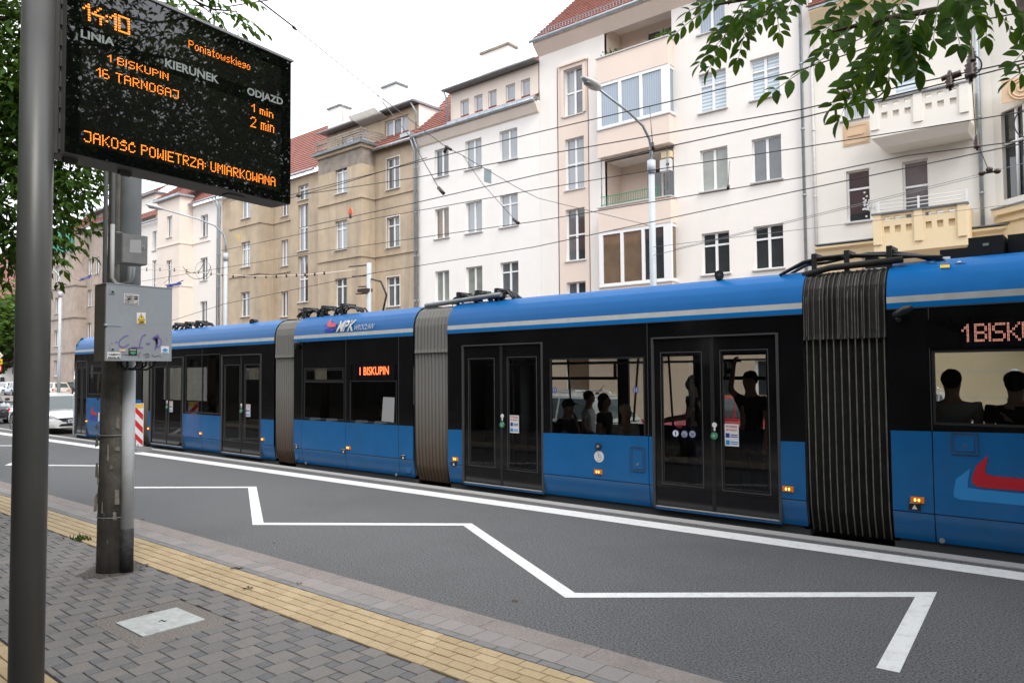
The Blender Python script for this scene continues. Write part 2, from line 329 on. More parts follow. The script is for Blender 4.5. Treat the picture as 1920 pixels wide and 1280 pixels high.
# plants
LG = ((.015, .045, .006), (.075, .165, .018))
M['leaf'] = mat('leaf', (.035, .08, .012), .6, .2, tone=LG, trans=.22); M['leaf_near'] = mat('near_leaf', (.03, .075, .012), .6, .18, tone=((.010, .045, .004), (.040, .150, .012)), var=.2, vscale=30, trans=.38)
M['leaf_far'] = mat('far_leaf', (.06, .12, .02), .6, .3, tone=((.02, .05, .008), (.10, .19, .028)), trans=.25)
M['bark'] = mat('bark', (.09, .07, .055), .9, .2, var=.4, vscale=12, bump=.6, bscale=25); M['stem'] = mat('leaf_stem', (.09, .10, .03), .6); M['twig'] = mat('dry_twig', (.05, .035, .025), .9); M['litter'] = mat('dry_leaf', (.16, .07, .03), .9)
# cars and people
def car_paint(name, col): return mat(name, col, .22, .5, coat=1)
M['car_white'] = car_paint('white_car_paint', (.74, .75, .76)); M['car_silver'] = car_paint('silver_car_paint', (.42, .42, .41)); M['car_dark'] = car_paint('dark_car_paint', (.018, .02, .026)); M['car_red'] = car_paint('red_car_paint', (.42, .008, .02)); M['car_blue'] = car_paint('blue_car_paint', (.03, .06, .13)); M['car_cream'] = car_paint('cream_car_paint', (.55, .52, .44))
M['car_glass'] = mat('car_glass', (.05, .065, .07), .04, .9); M['tyre'] = mat('tyre', (.016, .016, .016), .85); M['alloy'] = mat('alloy_rim', (.4, .4, .4), .3, .5, .8); M['chrome'] = mat('chrome', (.6, .6, .6), .15, .5, 1)
M['tail_red'] = mat('tail_lamp', (.55, .01, .03), .2); M['lamp_clear'] = mat('head_lamp', (.55, .57, .6), .12)
M['skin'] = mat('skin', (.52, .30, .21), .6); M['skin_dark'] = mat('shaded_skin', (.40, .23, .165), .6)
def cloth(n, c, **k): return mat(n, c, .9, .2, **k)
M['cloth_black'] = cloth('black_cloth', (.013, .013, .016)); M['cloth_grey'] = cloth('grey_cloth', (.30, .32, .32)); M['cloth_white'] = cloth('white_cloth', (.75, .77, .85), var=.15, vscale=12); M['cloth_flower'] = cloth('flowered_cloth', (.65, .65, .70), var=.1, vscale=10, stain=.95, sscale=26, stain_col=(.42, .06, .1))
M['cloth_navy'] = cloth('navy_cloth', (.02, .026, .05)); M['denim'] = cloth('denim', (.04, .055, .10)); M['hair_dark'] = cloth('dark_hair', (.012, .01, .009)); M['hair_blond'] = cloth('blond_hair', (.50, .40, .28)); M['hair_grey'] = cloth('grey_hair', (.42, .42, .42)); M['cap'] = cloth('black_cap', (.015, .015, .016))
# ------------------------------------------------------------------ the setting: ground, road, pavement
def struct(name, mb, m, parent=None): o = mb.build(name, m, parent); tag(o, kind='structure'); return o
PZ = .06                                       # pavement level; the raised carriageway is 0, the track bed lies lower
mb = MB(); mb.face([(-900, -700, -.5), (700, -700, -.5), (700, 900, -.5), (-900, 900, -.5)]); struct('ground', mb, M['ground'])
mb = MB(); mb.box(-150, 60, 4.55, 9.20, -.45, 0); struct('road', mb, M['asphalt'])
mb = MB(); mb.box(-150, 60, 9.20, 9.42, -.45, .010); struct('edge_stone_strip', mb, M['granite'])
mb = MB(); xs = [60, -25.4, -28.4, -200]; zs = [-.22, -.22, -.05, -.05]
for i in range(3): mb.face([(xs[i+1], 9.42, zs[i+1]), (xs[i], 9.42, zs[i]), (xs[i], 19.6, zs[i]), (xs[i+1], 19.6, zs[i+1])])
mb.box(-400, 60, 19.6, 19.8, -.45, .02, 0); mb.face([(-400, -40, -.30), (-150, -40, -.05), (-150, 60, -.05), (-400, 60, -.30)])
struct('tram_track_bed', mb, M['bed'])
mb = MB(); mb.face([(-26, 9.42, -.214), (40, 9.42, -.214), (40, 12.25, -.214), (-26, 12.25, -.214)]); struct('grimy_shaded_slot', mb, M['grime_shade'])  # near-black sheet: grime and the shade under the tram, both put into the colour
for y in (10.11, 11.545, 13.4, 14.835):
    mb = MB(); mb.box(-27, 60, y-.035, y+.035, -.24, -.212); struct('tram_rail', mb, M['steel'])
mb = MB(); mb.box(-220, 60, 19.8, 26.95, -.45, .03); struct('far_pavement', mb, M['kerb'])
# white markings: the edge line and the zigzag of the tram stop
def ribbon(mb, pts, w_, z):
    pts = [V((p[0], p[1], 0)) for p in pts]; L_, R_ = [], []
    for i, p in enumerate(pts):
        d0 = (p-pts[i-1]).normalized() if i else (pts[1]-p).normalized(); d1 = (pts[i+1]-p).normalized() if i < len(pts)-1 else d0
        n0, n1 = V((-d0.y, d0.x, 0)), V((-d1.y, d1.x, 0)); b = (n0+n1).normalized(); k = w_/2/max(.35, b.dot(n1))
        L_.append(p+b*k); R_.append(p-b*k)
    up = V((0, 0, z))
    for i in range(len(pts)-1): mb.face([L_[i]+up, R_[i]+up, R_[i+1]+up, L_[i+1]+up])
mb = MB(); ribbon(mb, [(20, 9.05), (-1, 8.885), (-20, 8.65), (-60, 8.3), (-140, 7.4)], .34, .004); struct('white_edge_line', mb, M['paint'])
mb = MB(); ribbon(mb, [(-33.5, 5.62), (-30.8, 7.3), (-28.1, 5.62), (-25.4, 7.3), (-22.85, 7.25), (-20.0, 5.64), (-17.5, 7.28), (-14.45, 5.66), (-12.33, 7.30), (-9.27, 5.58), (-6.95, 7.32), (-4.02, 5.60), (-1.49, 7.64), (-1.335, 5.57)], .145, .004)
struct('white_zigzag_marking', mb, M['paint'])
# ---- pavement laid from separate blocks
mb = MB(); mb.box(-60, 30, -9, 4.52, -.45, PZ-.012); struct('pavement', mb, M['joint'])
def clip(poly, y0, y1):
    for a, s in ((y0, 1), (y1, -1)):
        o = []
        for i in range(len(poly)):
            p, q = poly[i], poly[(i+1) % len(poly)]; dp, dq = (p[1]-a)*s, (q[1]-a)*s
            if dp >= 0: o.append(p)
            if dp*dq < 0: t = dp/(dp-dq); o.append((p[0]+(q[0]-p[0])*t, p[1]+(q[1]-p[1])*t))
        poly = o
        if len(poly) < 3: return []
    return poly
def paver(mb, x0, x1, y0, y1, tone, gap=.0036, ch=.003, ylim=None, hole=None):
    x0 += gap; x1 -= gap; y0 += gap; y1 -= gap
    if ylim:
        y0 = max(y0, ylim[0]+gap); y1 = min(y1, ylim[1]-gap)
        if y1-y0 < .02: return
    if hole and x1 > hole[0] and x0 < hole[1] and y1 > hole[2] and y0 < hole[3]:
        e = .004; bands = []
        if hole[0]-x0 > .02: bands.append((x0, hole[0]-e, y0, y1))
        if x1-hole[1] > .02: bands.append((hole[1]+e, x1, y0, y1))
        xa, xb = max(x0, hole[0]-e), min(x1, hole[1]+e)
        if hole[2]-y0 > .02: bands.append((xa, xb, y0, hole[2]-e))
        if y1-hole[3] > .02: bands.append((xa, xb, hole[3]+e, y1))
        for q in bands:
            if q[1]-q[0] > .02 and q[3]-q[2] > .02: paver(mb, *q, tone, .0005, ch)
        return
    dz = [random.uniform(-.0016, .0016) for _ in range(4)]; z = PZ
    o = [(x0, y0), (x1, y0), (x1, y1), (x0, y1)]; i_ = [(x0+ch, y0+ch), (x1-ch, y0+ch), (x1-ch, y1-ch), (x0+ch, y1-ch)]
    tone = min(1, max(.001, tone))
    vs = [(p[0], p[1], z-.005) for p in o]+[(p[0], p[1], z+dz[k]) for k, p in enumerate(i_)]+[(p[0], p[1], z-.02) for p in o]
    mb.raw(vs, [(4, 5, 6, 7), (0, 1, 5, 4), (1, 2, 6, 5), (2, 3, 7, 6), (3, 0, 4, 7), (8, 9, 1, 0), (9, 10, 2, 1), (10, 11, 3, 2), (11, 8, 0, 3)], 0, False, tone)
LID = (-6.56, -5.64, 2.44, 3.18)               # concrete surround of the cover
PB = (-8.33, -7.88, 2.95, 3.45)
X0, X1 = -30, 3
mb = MB(); A_, B_ = .2, .1
for i in range(-210, 60):
    for j in range(-120, 60):                 # two-square tiling: big and small blocks
        x = (A_*i+B_*j)*.9; y = -B_*i+A_*j
        if not (X0 < x < X1 and -.3 < y < 3.6): continue
        if x < -14 and random.random() < 0: continue
        paver(mb, x, x+A_*.9, y, y+A_, .72+random.gauss(0, .15), ylim=(1.85, 3.52) if y > 1.6 else (-9, 1.42), hole=LID)
        paver(mb, x-B_*.9, x, y, y+B_, .28+random.gauss(0, .1), ylim=(1.85, 3.52) if y > 1.6 else (-9, 1.42), hole=LID)
struct('grey_paving_blocks', mb, M['paver'])
mb = MB()
for r in range(5):
    y = 3.525+.1035*r; x = X0+(.1 if r % 2 else 0)+.03*r
    while x < X1: paver(mb, x-.002, x+.202, y, y+.1035, .5+random.gauss(0, .17), gap=.005); x += .2
for r in range(4):
    y = 1.425+.1035*r; x = X0+(.1 if r % 2 else 0)
    while x < X1: paver(mb, x, x+.2, y, y+.1035, .2+random.gauss(0, .15)); x += .2
struct('yellow_guiding_strip', mb, M['paver_yellow'])
mb = MB(); x = X0
while x < X1: paver(mb, x, x+.2, 4.045, 4.122, .12+random.gauss(0, .06)); x += .2
x = X0
while x < X1:
    wd = random.choice((.2, .2, .2, .3)); paver(mb, x, x+wd, 4.122, 4.327, .75+random.gauss(0, .18), gap=.002, ch=.003); x += wd
struct('edge_paving_blocks', mb, M['paver_edge'])
mb = MB(); x = X0-40
while x < X1+20: mb.box(x+.003, x+.997, 4.33, 4.56, -.1, PZ-.002); x += 1.0
struct('kerb', mb, M['kerb'])
# ---- the cover in the pavement
t = thing('access_cover', (-6.1, 2.8, PZ), 'pale rectangular concrete cover set in a rough gravel surround in the pavement', 'cover')
lx0, lx1, ly0, ly1 = -6.36, -5.85, 2.55, 3.06
mb = MB()
for a in ((LID[0], lx0, LID[2], LID[3]), (lx1, LID[1], LID[2], LID[3]), (lx0, lx1, LID[2], ly0), (lx0, lx1, ly1, LID[3])): mb.box(*a, PZ-.03, PZ-.003)
mb.build('surround', M['gravel'], t)
mb = MB(); mb.box(lx0+.006, lx1-.006, ly0+.006, ly1-.006, PZ-.03, PZ+.004); o = mb.build('lid', M['concrete_lid'], t)
mb = MB(); mb.box(-5.94, -5.87, 2.60, 2.70, PZ+.004, PZ+.006); mb.build('nameplate', M['grey_print'], o)
mb = MB(); rr_ = random.Random(9); n_ = 26; pc_ = (-8.08, 3.22)
mb.face([(pc_[0]+q*math.cos(2*math.pi*k/n_), pc_[1]+q*math.sin(2*math.pi*k/n_), PZ+.004) for k in range(n_) for q in (rr_.uniform(.24, .36),)])
struct('soil_shadow_patch', mb, M['soil_shadow'])  # soil and rubble, laid dark to paint the pole's contact shadow
# ---- twigs, dry leaves, weeds on the pavement
def twig(px, py, ln, az, label, r=.006, bend=.02, m='twig', name='twig', cat='twig'):
    p = at_z(px, py, PZ+.008); d = V((math.cos(az), math.sin(az), 0)); s = V((-d.y, d.x, 0)); mb = MB()
    mb.tube([p-d*ln/2, p-d*ln*.15+s*bend+V((0, 0, .006)), p+d*ln*.2-s*bend*.3, p+d*ln/2+s*bend*.4], [r*.6, r, r, r*.5], 0, 6)
    if ln > .11: mb.tube([p+d*ln*.1, p+d*ln*.3+s*bend*1.8], [r*.6, r*.4], 0, 5)
    tag(mb.build(name, M[m]), label, cat)
twig(444, 1065, .13, .9, 'dark dry twig lying on the yellow strip nearest the carriageway pole')
twig(305, 1164, .06, 1.0, 'small twig lying on the pale concrete cover', .004)
twig(283, 1146, .045, 1.2, 'short dark twig beside the gravel rim of the pale cover', .006, .004)
twig(870, 1136, .1, .5, 'pale twig on the asphalt just past the kerb', .005, .01, 'paper')
def leaf_litter(px, py, s, label, m='litter', z=PZ):
    p = at_z(px, py, z+.006); mb = MB(); a = random.uniform(0, 6)
    for k in range(3):
        b = a+k*2.1; d = V((math.cos(b), math.sin(b), 0)); e = V((-d.y, d.x, 0))
        mb.face([p, p+d*s*.5+e*s*.25+V((0, 0, .012)), p+d*s+V((0, 0, .004)), p+d*s*.5-e*s*.25+V((0, 0, .01))])
    tag(mb.build('dry_leaf', M[m]), label, 'leaf')
leaf_litter(465, 1102, .06, 'dark crumpled dry leaf in the middle of the yellow strip', 'twig')
leaf_litter(560, 1094, .04, 'reddish dry leaf on the grey blocks between yellow strip and kerb')
leaf_litter(966, 1126, .04, 'brownish dry leaf lying on the dark asphalt', 'litter', 0)
leaf_litter(512, 1018, .035, 'tiny dry leaf on the asphalt beside the kerb', 'twig', 0)
leaf_litter(266, 974, .04, 'small yellow green leaf on the asphalt edge by the pole', 'stem', 0)
mb = MB(); c = at_z(148, 1010, PZ)
for k in range(46):
    p = c+V((random.gauss(0, .09), random.gauss(0, .035), 0)); q = p+V((random.uniform(-.04, .04), random.uniform(-.04, .04), random.uniform(.02, .07)))
    s = V((.008, .008, 0)); mb.face([p-s, p+s, q+s*.2]); 
tag(mb.build('weed', M['leaf_far']), 'small green weed growing in the paving joints beside the yellow strip', 'weed')
# ------------------------------------------------------------------ the houses across the street
FY = 27.0
def wrect(px0, py0, px1, py1, y=FY):
    a, b = at_y(px0, py0, y), at_y(px1, py1, y); c = at_y(px0, py1, y); d = at_y(px1, py0, y)
    return (a.x, b.x, (b.z+c.z)/2 if abs(b.z-c.z) < 1.2 else min(b.z, c.z), (a.z+d.z)/2 if abs(a.z-d.z) < 1.2 else a.z)
def window(par, r, y=FY, kind='2x2', p='pane_mid', sill=True, ratio=.32, depth=.13, fm='frame_white', open_=None, name='window'):
    x0, x1, z0, z1 = r; yy = y+depth; f = .055; t = .05; mb = MB()
    def bar(a, b, c, d, k=0): mb.box(a, b, yy-k, yy+t, c, d)
    bar(x0, x1, z1-f, z1); bar(x0, x1, z0, z0+f); bar(x0, x0+f, z0+f, z1-f); bar(x1-f, x1, z0+f, z1-f)
    cols = {'1': 1, '1t': 1, '2': 2, '2x2': 2, '2t': 2, '2x2h': 2, '3': 3, 'grid': 2}[kind]
    for k in range(1, cols): c = x0+(x1-x0)*k/cols; bar(c-.05, c+.05, z0+f, z1-f, .012)
    zt = None
    if kind in ('2t', '1t', 'grid'): zt = z1-(z1-z0)*ratio
    if kind == '2x2h': zt = (z0+z1)/2
    if kind == '2x2': zt = z1-(z1-z0)*ratio
    if zt:
        for k in range(cols):
            a = x0+(x1-x0)*k/cols+.055; b = x0+(x1-x0)*(k+1)/cols-.055; bar(a, b, zt-.035, zt+.035, .006)
    if kind == 'grid':
        for k in range(cols):
            a = x0+(x1-x0)*k/cols+.055; b = x0+(x1-x0)*(k+1)/cols-.055
            bar((a+b)/2-.012, (a+b)/2+.012, z0+f, zt-.035, -.01); bar(a, b, z0+(zt-z0)*.5-.012, z0+(zt-z0)*.5+.012, -.012)
    wn = mb.build(name, M[fm], par)
    mb = MB()
    if isinstance(p, str): p = [p]
    ms = [M[k] for k in p]
    for k in range(cols):
        a = x0+(x1-x0)*k/cols; b = x0+(x1-x0)*(k+1)/cols; q = .004*random.uniform(-1, 1)
        mb.face([(a, yy+.034+q, z0+.01), (b, yy+.034-q, z0+.01), (b, yy+.034-q, z1-.01), (a, yy+.034+q, z1-.01)], k % len(ms))
    mb.build('pane', ms, wn)
    if sill: mb = MB(); mb.box(x0-.06, x1+.06, y-.09, yy, z0-.05, z0-.003); mb.build('sill', M['sill'], wn)
    return wn
def surround(par, r, y, m, w_=.14, d=.05, head=0):
    x0, x1, z0, z1 = r; mb = MB()
    mb.box(x0-w_, x0, y-d, y+.01, z0, z1); mb.box(x1, x1+w_, y-d, y+.01, z0, z1); mb.box(x0-w_, x1+w_, y-d, y+.01, z1, z1+w_)
    if head: mb.box(x0-w_-.08, x1+w_+.08, y-d-.08, y+.01, z1+w_, z1+w_+head)
    return mb.build('window_surround', M[m], par)
def gutter(par, x0, x1, y, z, m='zinc'):
    mb = MB(); mb.tube([(x0, y, z), (x1, y, z)], .075, 0, 10); k = x0+.3
    while k < x1: mb.box(k-.012, k+.012, y-.085, y+.2, z-.03, z+.085); k += .8
    return mb.build('gutter', M[m], par)
def pipe(par, pts, r=.055, m='zinc'):
    mb = MB(); mb.tube(pts, r, 0, 10); (x, y, _), (_, _, z0), (_, _, z1) = pts[-1], pts[-1], pts[-2]
    z = z0+1
    while z < z1: mb.tube([(x, y, z), (x, y, z+.06)], r*1.25, 0, 10); z += 2.4
    return mb.build('downpipe', M[m], par)
def tiled(par, x0, x1, y0, z0, y1, z1, name='roof', xa=None, xb=None):
    """a tiled slope with overlapping courses; xa, xb: end points at the ridge"""
    xa = x0 if xa is None else xa; xb = x1 if xb is None else xb
    L = math.hypot(y1-y0, z1-z0); n = max(3, int(L/.32)); mb = MB(); nv = V((0, -(z1-z0), y1-y0)).normalized()
    for i in range(n):
        t0, t1 = i/n, (i+1)/n
        e = [V((x0+(xa-x0)*t, y0+(y1-y0)*t, z0+(z1-z0)*t)) for t in (t0, t1)]; g = [V((x1+(xb-x1)*t, y0+(y1-y0)*t, z0+(z1-z0)*t)) for t in (t0, t1)]
        up = nv*.05
        mb.face([e[0]+up, g[0]+up, g[1], e[1]]); mb.face([e[0], g[0], g[0]+up, e[0]+up])
    return mb.build(name, M['tile'], par)
def chimney(par, r, y, dy=.9, m='white_wall', cap='zinc_dark', capk=.08):
    x0, x1, z0, z1 = r; mb = MB(); mb.box(x0, x1, y, y+dy, z0, z1-.12); mb.box(x0-capk, x1+capk, y-capk, y+dy+capk, z1-.12, z1, 1); return mb.build('chimney', [M[m], M[cap]], par)
def shell(par, x0, x1, y, ztop, m, deep=11, name='side_wall'):
    mb = MB(); mb.face([(x1, y, -.05), (x1, y+deep, -.05), (x1, y+deep, ztop), (x1, y, ztop)]); mb.face([(x0, y+deep, -.05), (x0, y, -.05), (x0, y, ztop), (x0, y+deep, ztop)]); mb.face([(x1, y+deep, -.05), (x0, y+deep, -.05), (x0, y+deep, ztop), (x1, y+deep, ztop)])
    return mb.build(name, M[m], par)
# ======================= the cream house with the glazed bay
E_ = thing('apartment_building', (-14.6, FY, 0), 'cream plastered apartment building with peach balconies, glazed bay and stair windows', 'building', 'apartment buildings across the street')
ex0, ex1, ez = -20.82, -8.40, 17.42
st = [(-19.37, -18.33, 13.65, 15.80), (-19.37, -18.33, 10.26, 12.60), (-19.37, -18.33, 7.04, 9.38), (-19.37, -18.33, 3.83, 6.08)]
ca, cb_ = (-12.80, -11.66), (-10.70, -9.58)
rows = [(5.82, 7.46), (9.13, 10.78), (12.27, 13.85), (15.45, 16.95)]
bx0, bx1, by = -17.30, -13.86, 26.5
lo_top = (-17.2, -13.95, 15.6, 17.25); lo_mid = (-17.25, -13.95, 9.0, 11.2)
holes = st+[(*c, *r) for c in (ca, cb_) for r in rows]+[lo_top, lo_mid, (-12.8, -11.6, 1.05, 2.45), (-10.75, -9.5, 1.05, 2.45), (-19.45, -18.2, .03, 2.75)]
mb = MB(); mb.holed(ex0, ex1, -.05, ez, FY, holes, .16)
mb.build('wall', M['cream'], E_); shell(E_, ex0, ex1, FY, ez, 'cream')
mb = MB()                                            # peach stair strip, set proud around the stair windows
cuts = [3.0]+[v for r in st[::-1] for v in (r[2]-.0, r[3])]+[16.1]
mb.holed(-19.78, -18.07, 3.0, 16.05, FY-.03, st, .03); mb.box(-19.78, -19.74, FY-.03, FY, 3.0, 16.05); mb.box(-18.1, -18.07, FY-.03, FY, 3.0, 16.05); mb.build('stair_strip', M['peach'], E_)
o = surround(E_, st[0], FY-.03, 'peach', .16, .07, .07)
for k, r in enumerate(st): window(E_, r, FY, '2x2h', [['pane_net', 'pane_mid'], ['pane_net', 'pane_net'], ['pane_mid', 'pane_dark'], ['pane_mid', 'pane_dark']][k], depth=.12)
pn = [('2t', 'pane_dark', 'pane_dark'), ('2', 'pane_roller', 'pane_mid'), ('2x2', 'pane_blind', 'pane_blind'), ('2', 'pane_sky', 'pane_sky')]
for j, c in enumerate((ca, cb_)):
    for i, r in enumerate(rows):
        k, p1, p2 = pn[i]; window(E_, (*c, *r), FY, k, p2 if j else p1, ratio=.30)
for c in ((-12.8, -11.6), (-10.75, -9.5)): window(E_, (*c, 1.05, 2.45), FY, '2', 'pane_dark')
window(E_, (-19.45, -18.2, .03, 2.75), FY, '1', 'pane_warm', fm='bark', sill=False, name='house_door')
mb = MB(); mb.holed(ex0+.01, ex1-.01, -.05, 2.88, FY-.025, [h for h in holes if h[3] < 3], .03); mb.build('lower_wall', M['peach_low'], E_)
mb = MB(); mb.box(ex0, ex1, FY-.10, FY, 3.02, 3.10); mb.box(ex0, ex1, FY-.05, FY, 2.88, 3.02); mb.build('string_course', M['white_wall'], E_)
# the bay: parapets in peach, glazing in white
def parapet(z0, z1, inset=0):
    mb = MB(); mb.box(bx0, bx1, by, FY+.05, z0, z1); mb.box(bx0-.04, bx1+.04, by-.05, FY, z1, z1+.05, 1); mb.prism([(bx0, by, z0), (bx0+.06, by+.06, z0-.1), (bx1-.06, by+.06, z0-.1), (bx1, by, z0)], (0, .5, 0)) if False else None
    return mb.build('balcony_parapet', [M['peach'], M['sill']], E_)
parapet(14.48, 15.58); parapet(11.25, 12.42); parapet(8.02, 9.05); parapet(4.9, 5.62); parapet(3.1, 4.9)
def bay_glass(z0, z1, panes, n=3):
    f = .09; mb = MB(); xs = [bx0+.12+(bx1-.12-bx0-.28)*k/n for k in range(n+1)]
    mb.box(bx0, bx1, by+.02, by+.12, z1-.14, z1); mb.box(bx0, bx1, by+.02, by+.12, z0, z0+.12)
    for k, x in enumerate(xs): mb.box(x-(.12 if k == 0 else .07), x+(.28 if k == n else .07), by+.015, by+.12, z0+.12, z1-.14)
    mb.box(bx1-.12, bx1-.03, by+.12, FY, z1-.14, z1); mb.box(bx1-.12, bx1-.03, by+.12, FY, z0, z0+.12)
    wn = mb.build('bay_window', M['frame_white'], E_)
    mb = MB()
    for k in range(n): mb.face([(xs[k]+.06, by+.07, z0+.1), (xs[k+1]-.06, by+.07, z0+.1), (xs[k+1]-.06, by+.07, z1-.12), (xs[k]+.06, by+.07, z1-.12)], k % len(panes))
    mb.face([(bx1-.06, by+.12, z0+.1), (bx1-.06, FY, z0+.1), (bx1-.06, FY, z1-.12), (bx1-.06, by+.12, z1-.12)], 0); mb.build('pane', [M[p] for p in panes], wn)
bay_glass(12.47, 14.48, ['pane_sky']); bay_glass(5.67, 8.02, ['pane_warm', 'pane_warm', 'pane_dark'])
# loggias
def loggia(r, back=1.3):
    x0, x1, z0, z1 = r; mb = MB(); yb = FY+back
    mb.holed(x0, x1, z0-.4, z1, yb, [(x0+1.35, x0+2.75, z0-.35, z1-.3)], .1)
    mb.face([(x0, FY, z0-.4), (x0, FY, z1), (x0, yb, z1), (x0, yb, z0-.4)]); mb.face([(x1, FY, z1), (x1, FY, z0-.4), (x1, yb, z0-.4), (x1, yb, z1)]); mb.face([(x0, FY, z0-.4), (x0, yb, z0-.4), (x1, yb, z0-.4), (x1, FY, z0-.4)]); mb.face([(x0, FY, z1), (x1, FY, z1), (x1, yb, z1), (x0, yb, z1)], 1)
    mb.build('loggia', [M['peach'], M['cream']], E_); window(E_, (x0+1.35, x0+2.75, z0-.35, z1-.3), yb, '2', ['pane_dark', 'pane_mid'], sill=False, depth=.06)
loggia(lo_top); loggia(lo_mid)
mb = MB()
for z in (9.16, 9.52): mb.box(bx0+.1, bx1-.5, by+.03, by+.06, z, z+.03)
x = bx0+.15
while x < bx1-.5: mb.box(x, x+.018, by+.04, by+.055, 9.19, 9.52); x += .11
mb.build('balcony_railing', M['green_button'], E_)
mb = MB(); mb.box(-14.45, -14.0, 26.75, 27.0, 10.2, 10.68); mb.tube([(-14.1, 26.74, 10.44), (-14.1, 26.75, 10.44)], .07, 1, 20); mb.box(-14.4, -13.98, 26.78, 27.05, 10.75, 11.0, 2); mb.build('air_conditioner', [M['white_plastic'], M['trim'], M['ochre']], E_)
mb = MB(); mb.tube([(-14.1, 26.72, 9.4), (-14.1, 26.72, 11.2)], .02); mb.tube([(bx0+.12, by+.1, 9.05), (bx0+.12, by+.1, 11.2)], .022); mb.build('balcony_post', M['zinc_dark'], E_)
for zc, xx in ((15.72, -16.7), (15.75, -14.2)):
    mb = MB()
    for k in range(60):
        p = V((xx+random.gauss(0, .22), 26.75+random.gauss(0, .05), zc+abs(random.gauss(0, .1)))); a = random.uniform(0, 6); d = V((math.cos(a)*.06, math.sin(a)*.03, .05)); mb.face([p, p+d+V((.03, 0, 0)), p+d*1.8, p+d-V((.03, 0, 0))], 0, False, random.random()*.9+.05)
    mb.build('balcony_plant', M['leaf_far'], E_)
# eaves
mb = MB(); mb.prism([(ex0-.05, FY, ez-.55), (ex0-.05, FY-.1, ez-.45), (ex0-.05, FY-.42, ez-.12), (ex0-.05, FY-.45, ez), (ex0-.05, FY, ez)], (ex1-ex0+.05, 0, 0)); mb.build('cornice', M['peach'], E_)
gutter(E_, ex0-.15, ex1, FY-.55, ez+.03); tiled(E_, ex0-.1, ex1, FY-.52, ez+.06, FY+5.5, ez+5.6)
mb = MB()
for z in (.45, .62): mb.tube([(ex0, FY-.1, ez+z), (ex1, FY-.1, ez+z)], .014, 0, 6)
x = ex0
while x < ex1: mb.box(x, x+.02, FY-.11, FY-.09, ez+.1, ez+.64); x += .16
mb.build('snow_guard', M['zinc'], E_)
pipe(E_, [(-8.75, FY-.5, ez), (-8.75, FY-.12, ez-.7), (-8.75, FY-.12, .1)], .06); pipe(E_, [(-8.40, FY-.05, ez), (-8.40, FY-.05, 0)], .05, 'sill')
# graffiti lines on the ground floor
mb = MB(); rr = random.Random(5)
def wall_line(pts, y, r=.022):
    pts = [at_y(*q, y) for q in pts]; mb.tube([V((p.x, y, p.z)) for p in pts], r, 0, 5)
for ln in ([(1258, 696), (1280, 693), (1300, 690)], [(1252, 715), (1265, 721), (1278, 712), (1279, 722)], [(1358, 719), (1364, 707), (1370, 719), (1360, 717)], [(1392, 720), (1400, 712), (1397, 706)], [(1366, 755), (1378, 749), (1384, 742)], [(1290, 712), (1296, 716), (1302, 713)]): wall_line(ln, FY-.004)
mb.build('graffiti_tag', M['black_print'], E_)
# ======================= the ivory house on the right
F_ = thing('apartment_building', (-1.5, FY, 0), 'ivory apartment building with ochre lower storey and pierced balcony parapets', 'building', 'apartment buildings across the street')
fx0, fx1, fz = -8.36, 9.0, 20.0
wF = [wrect(1586, 318, 1633, 415), wrect(1691, 300, 1743, 396), wrect(1576, 165, 1630, 222), wrect(1672, 112, 1736, 172)]
wF[1] = (wF[1][0], wF[1][1], 6.6, wF[1][3])
base = [(-6.9, -5.8, 3.9, 6.2), (-4.6, -3.5, 3.9, 6.2), (-1.55, -.6, .95, 2.0)]
mb = MB(); mb.holed(fx0, -2.2, 6.35, 14.85, FY, wF, .16); mb.build('wall', M['ivory'], F_)
mb = MB(); mb.holed(fx0, fx1, -.05, 6.35, FY-.04, base, .18)
mb.build('lower_wall', M['ochre'], F_); shell(F_, fx0, fx1, FY, fz, 'ivory')
mb = MB()
for z in (1.15, 1.95, 2.62, 3.2): mb.box(fx0+.02, fx1, FY-.043, FY-.036, z, z+.03)
mb.build('groove', M['sill'], F_)
mb = MB(); mb.prism([(fx0, FY-.04, 5.95), (fx0, FY-.18, 6.0), (fx0, FY-.22, 6.22), (fx0, FY-.36, 6.3), (fx0, FY-.36, 6.38), (fx0, FY, 6.42)], (fx1-fx0, 0, 0)); mb.box(fx0, fx1, FY-.40, FY-.0, 6.423, 6.46, 1); mb.build('string_course', [M['ochre'], M['zinc_dark']], F_)
for i, r in enumerate(wF): window(F_, r, FY, '1t', ['pane_dark', 'pane_mid', 'pane_net', 'pane_blind'][i], ratio=.36, depth=.14)
for r in base[:2]: window(F_, r, FY-.04, '1t', 'pane_dark')
window(F_, base[2], FY-.04, '2', 'pane_dark')
def ornament(px0, py0, px1, py1, y=FY):
    x0, x1, z0, z1 = wrect(px0, py0, px1, py1, y); mb = MB(); mb.box(x0, x1, y-.02, y+.01, z0, z1); mb.box(x0+.06, x1-.06, y-.035, y-.018, z0+.06, z0+.09); mb.box(x0+.06, x1-.06, y-.035, y-.018, z1-.09, z1-.06)
    mb.box(x0+.06, x0+.09, y-.035, y-.018, z0+.09, z1-.09); mb.box(x1-.09, x1-.06, y-.035, y-.018, z0+.09, z1-.09); mb.build('relief_panel', M['tan'], F_)
    return x0, x1, z0, z1
x0, x1, z0, z1 = ornament(1580, 232, 1631, 272); mb = MB(); mb.box((x0+x1)/2-.25, (x0+x1)/2+.25, FY-.05, FY-.02, (z0+z1)/2-.04, (z0+z1)/2+.04); mb.build('relief', M['tan'], F_)
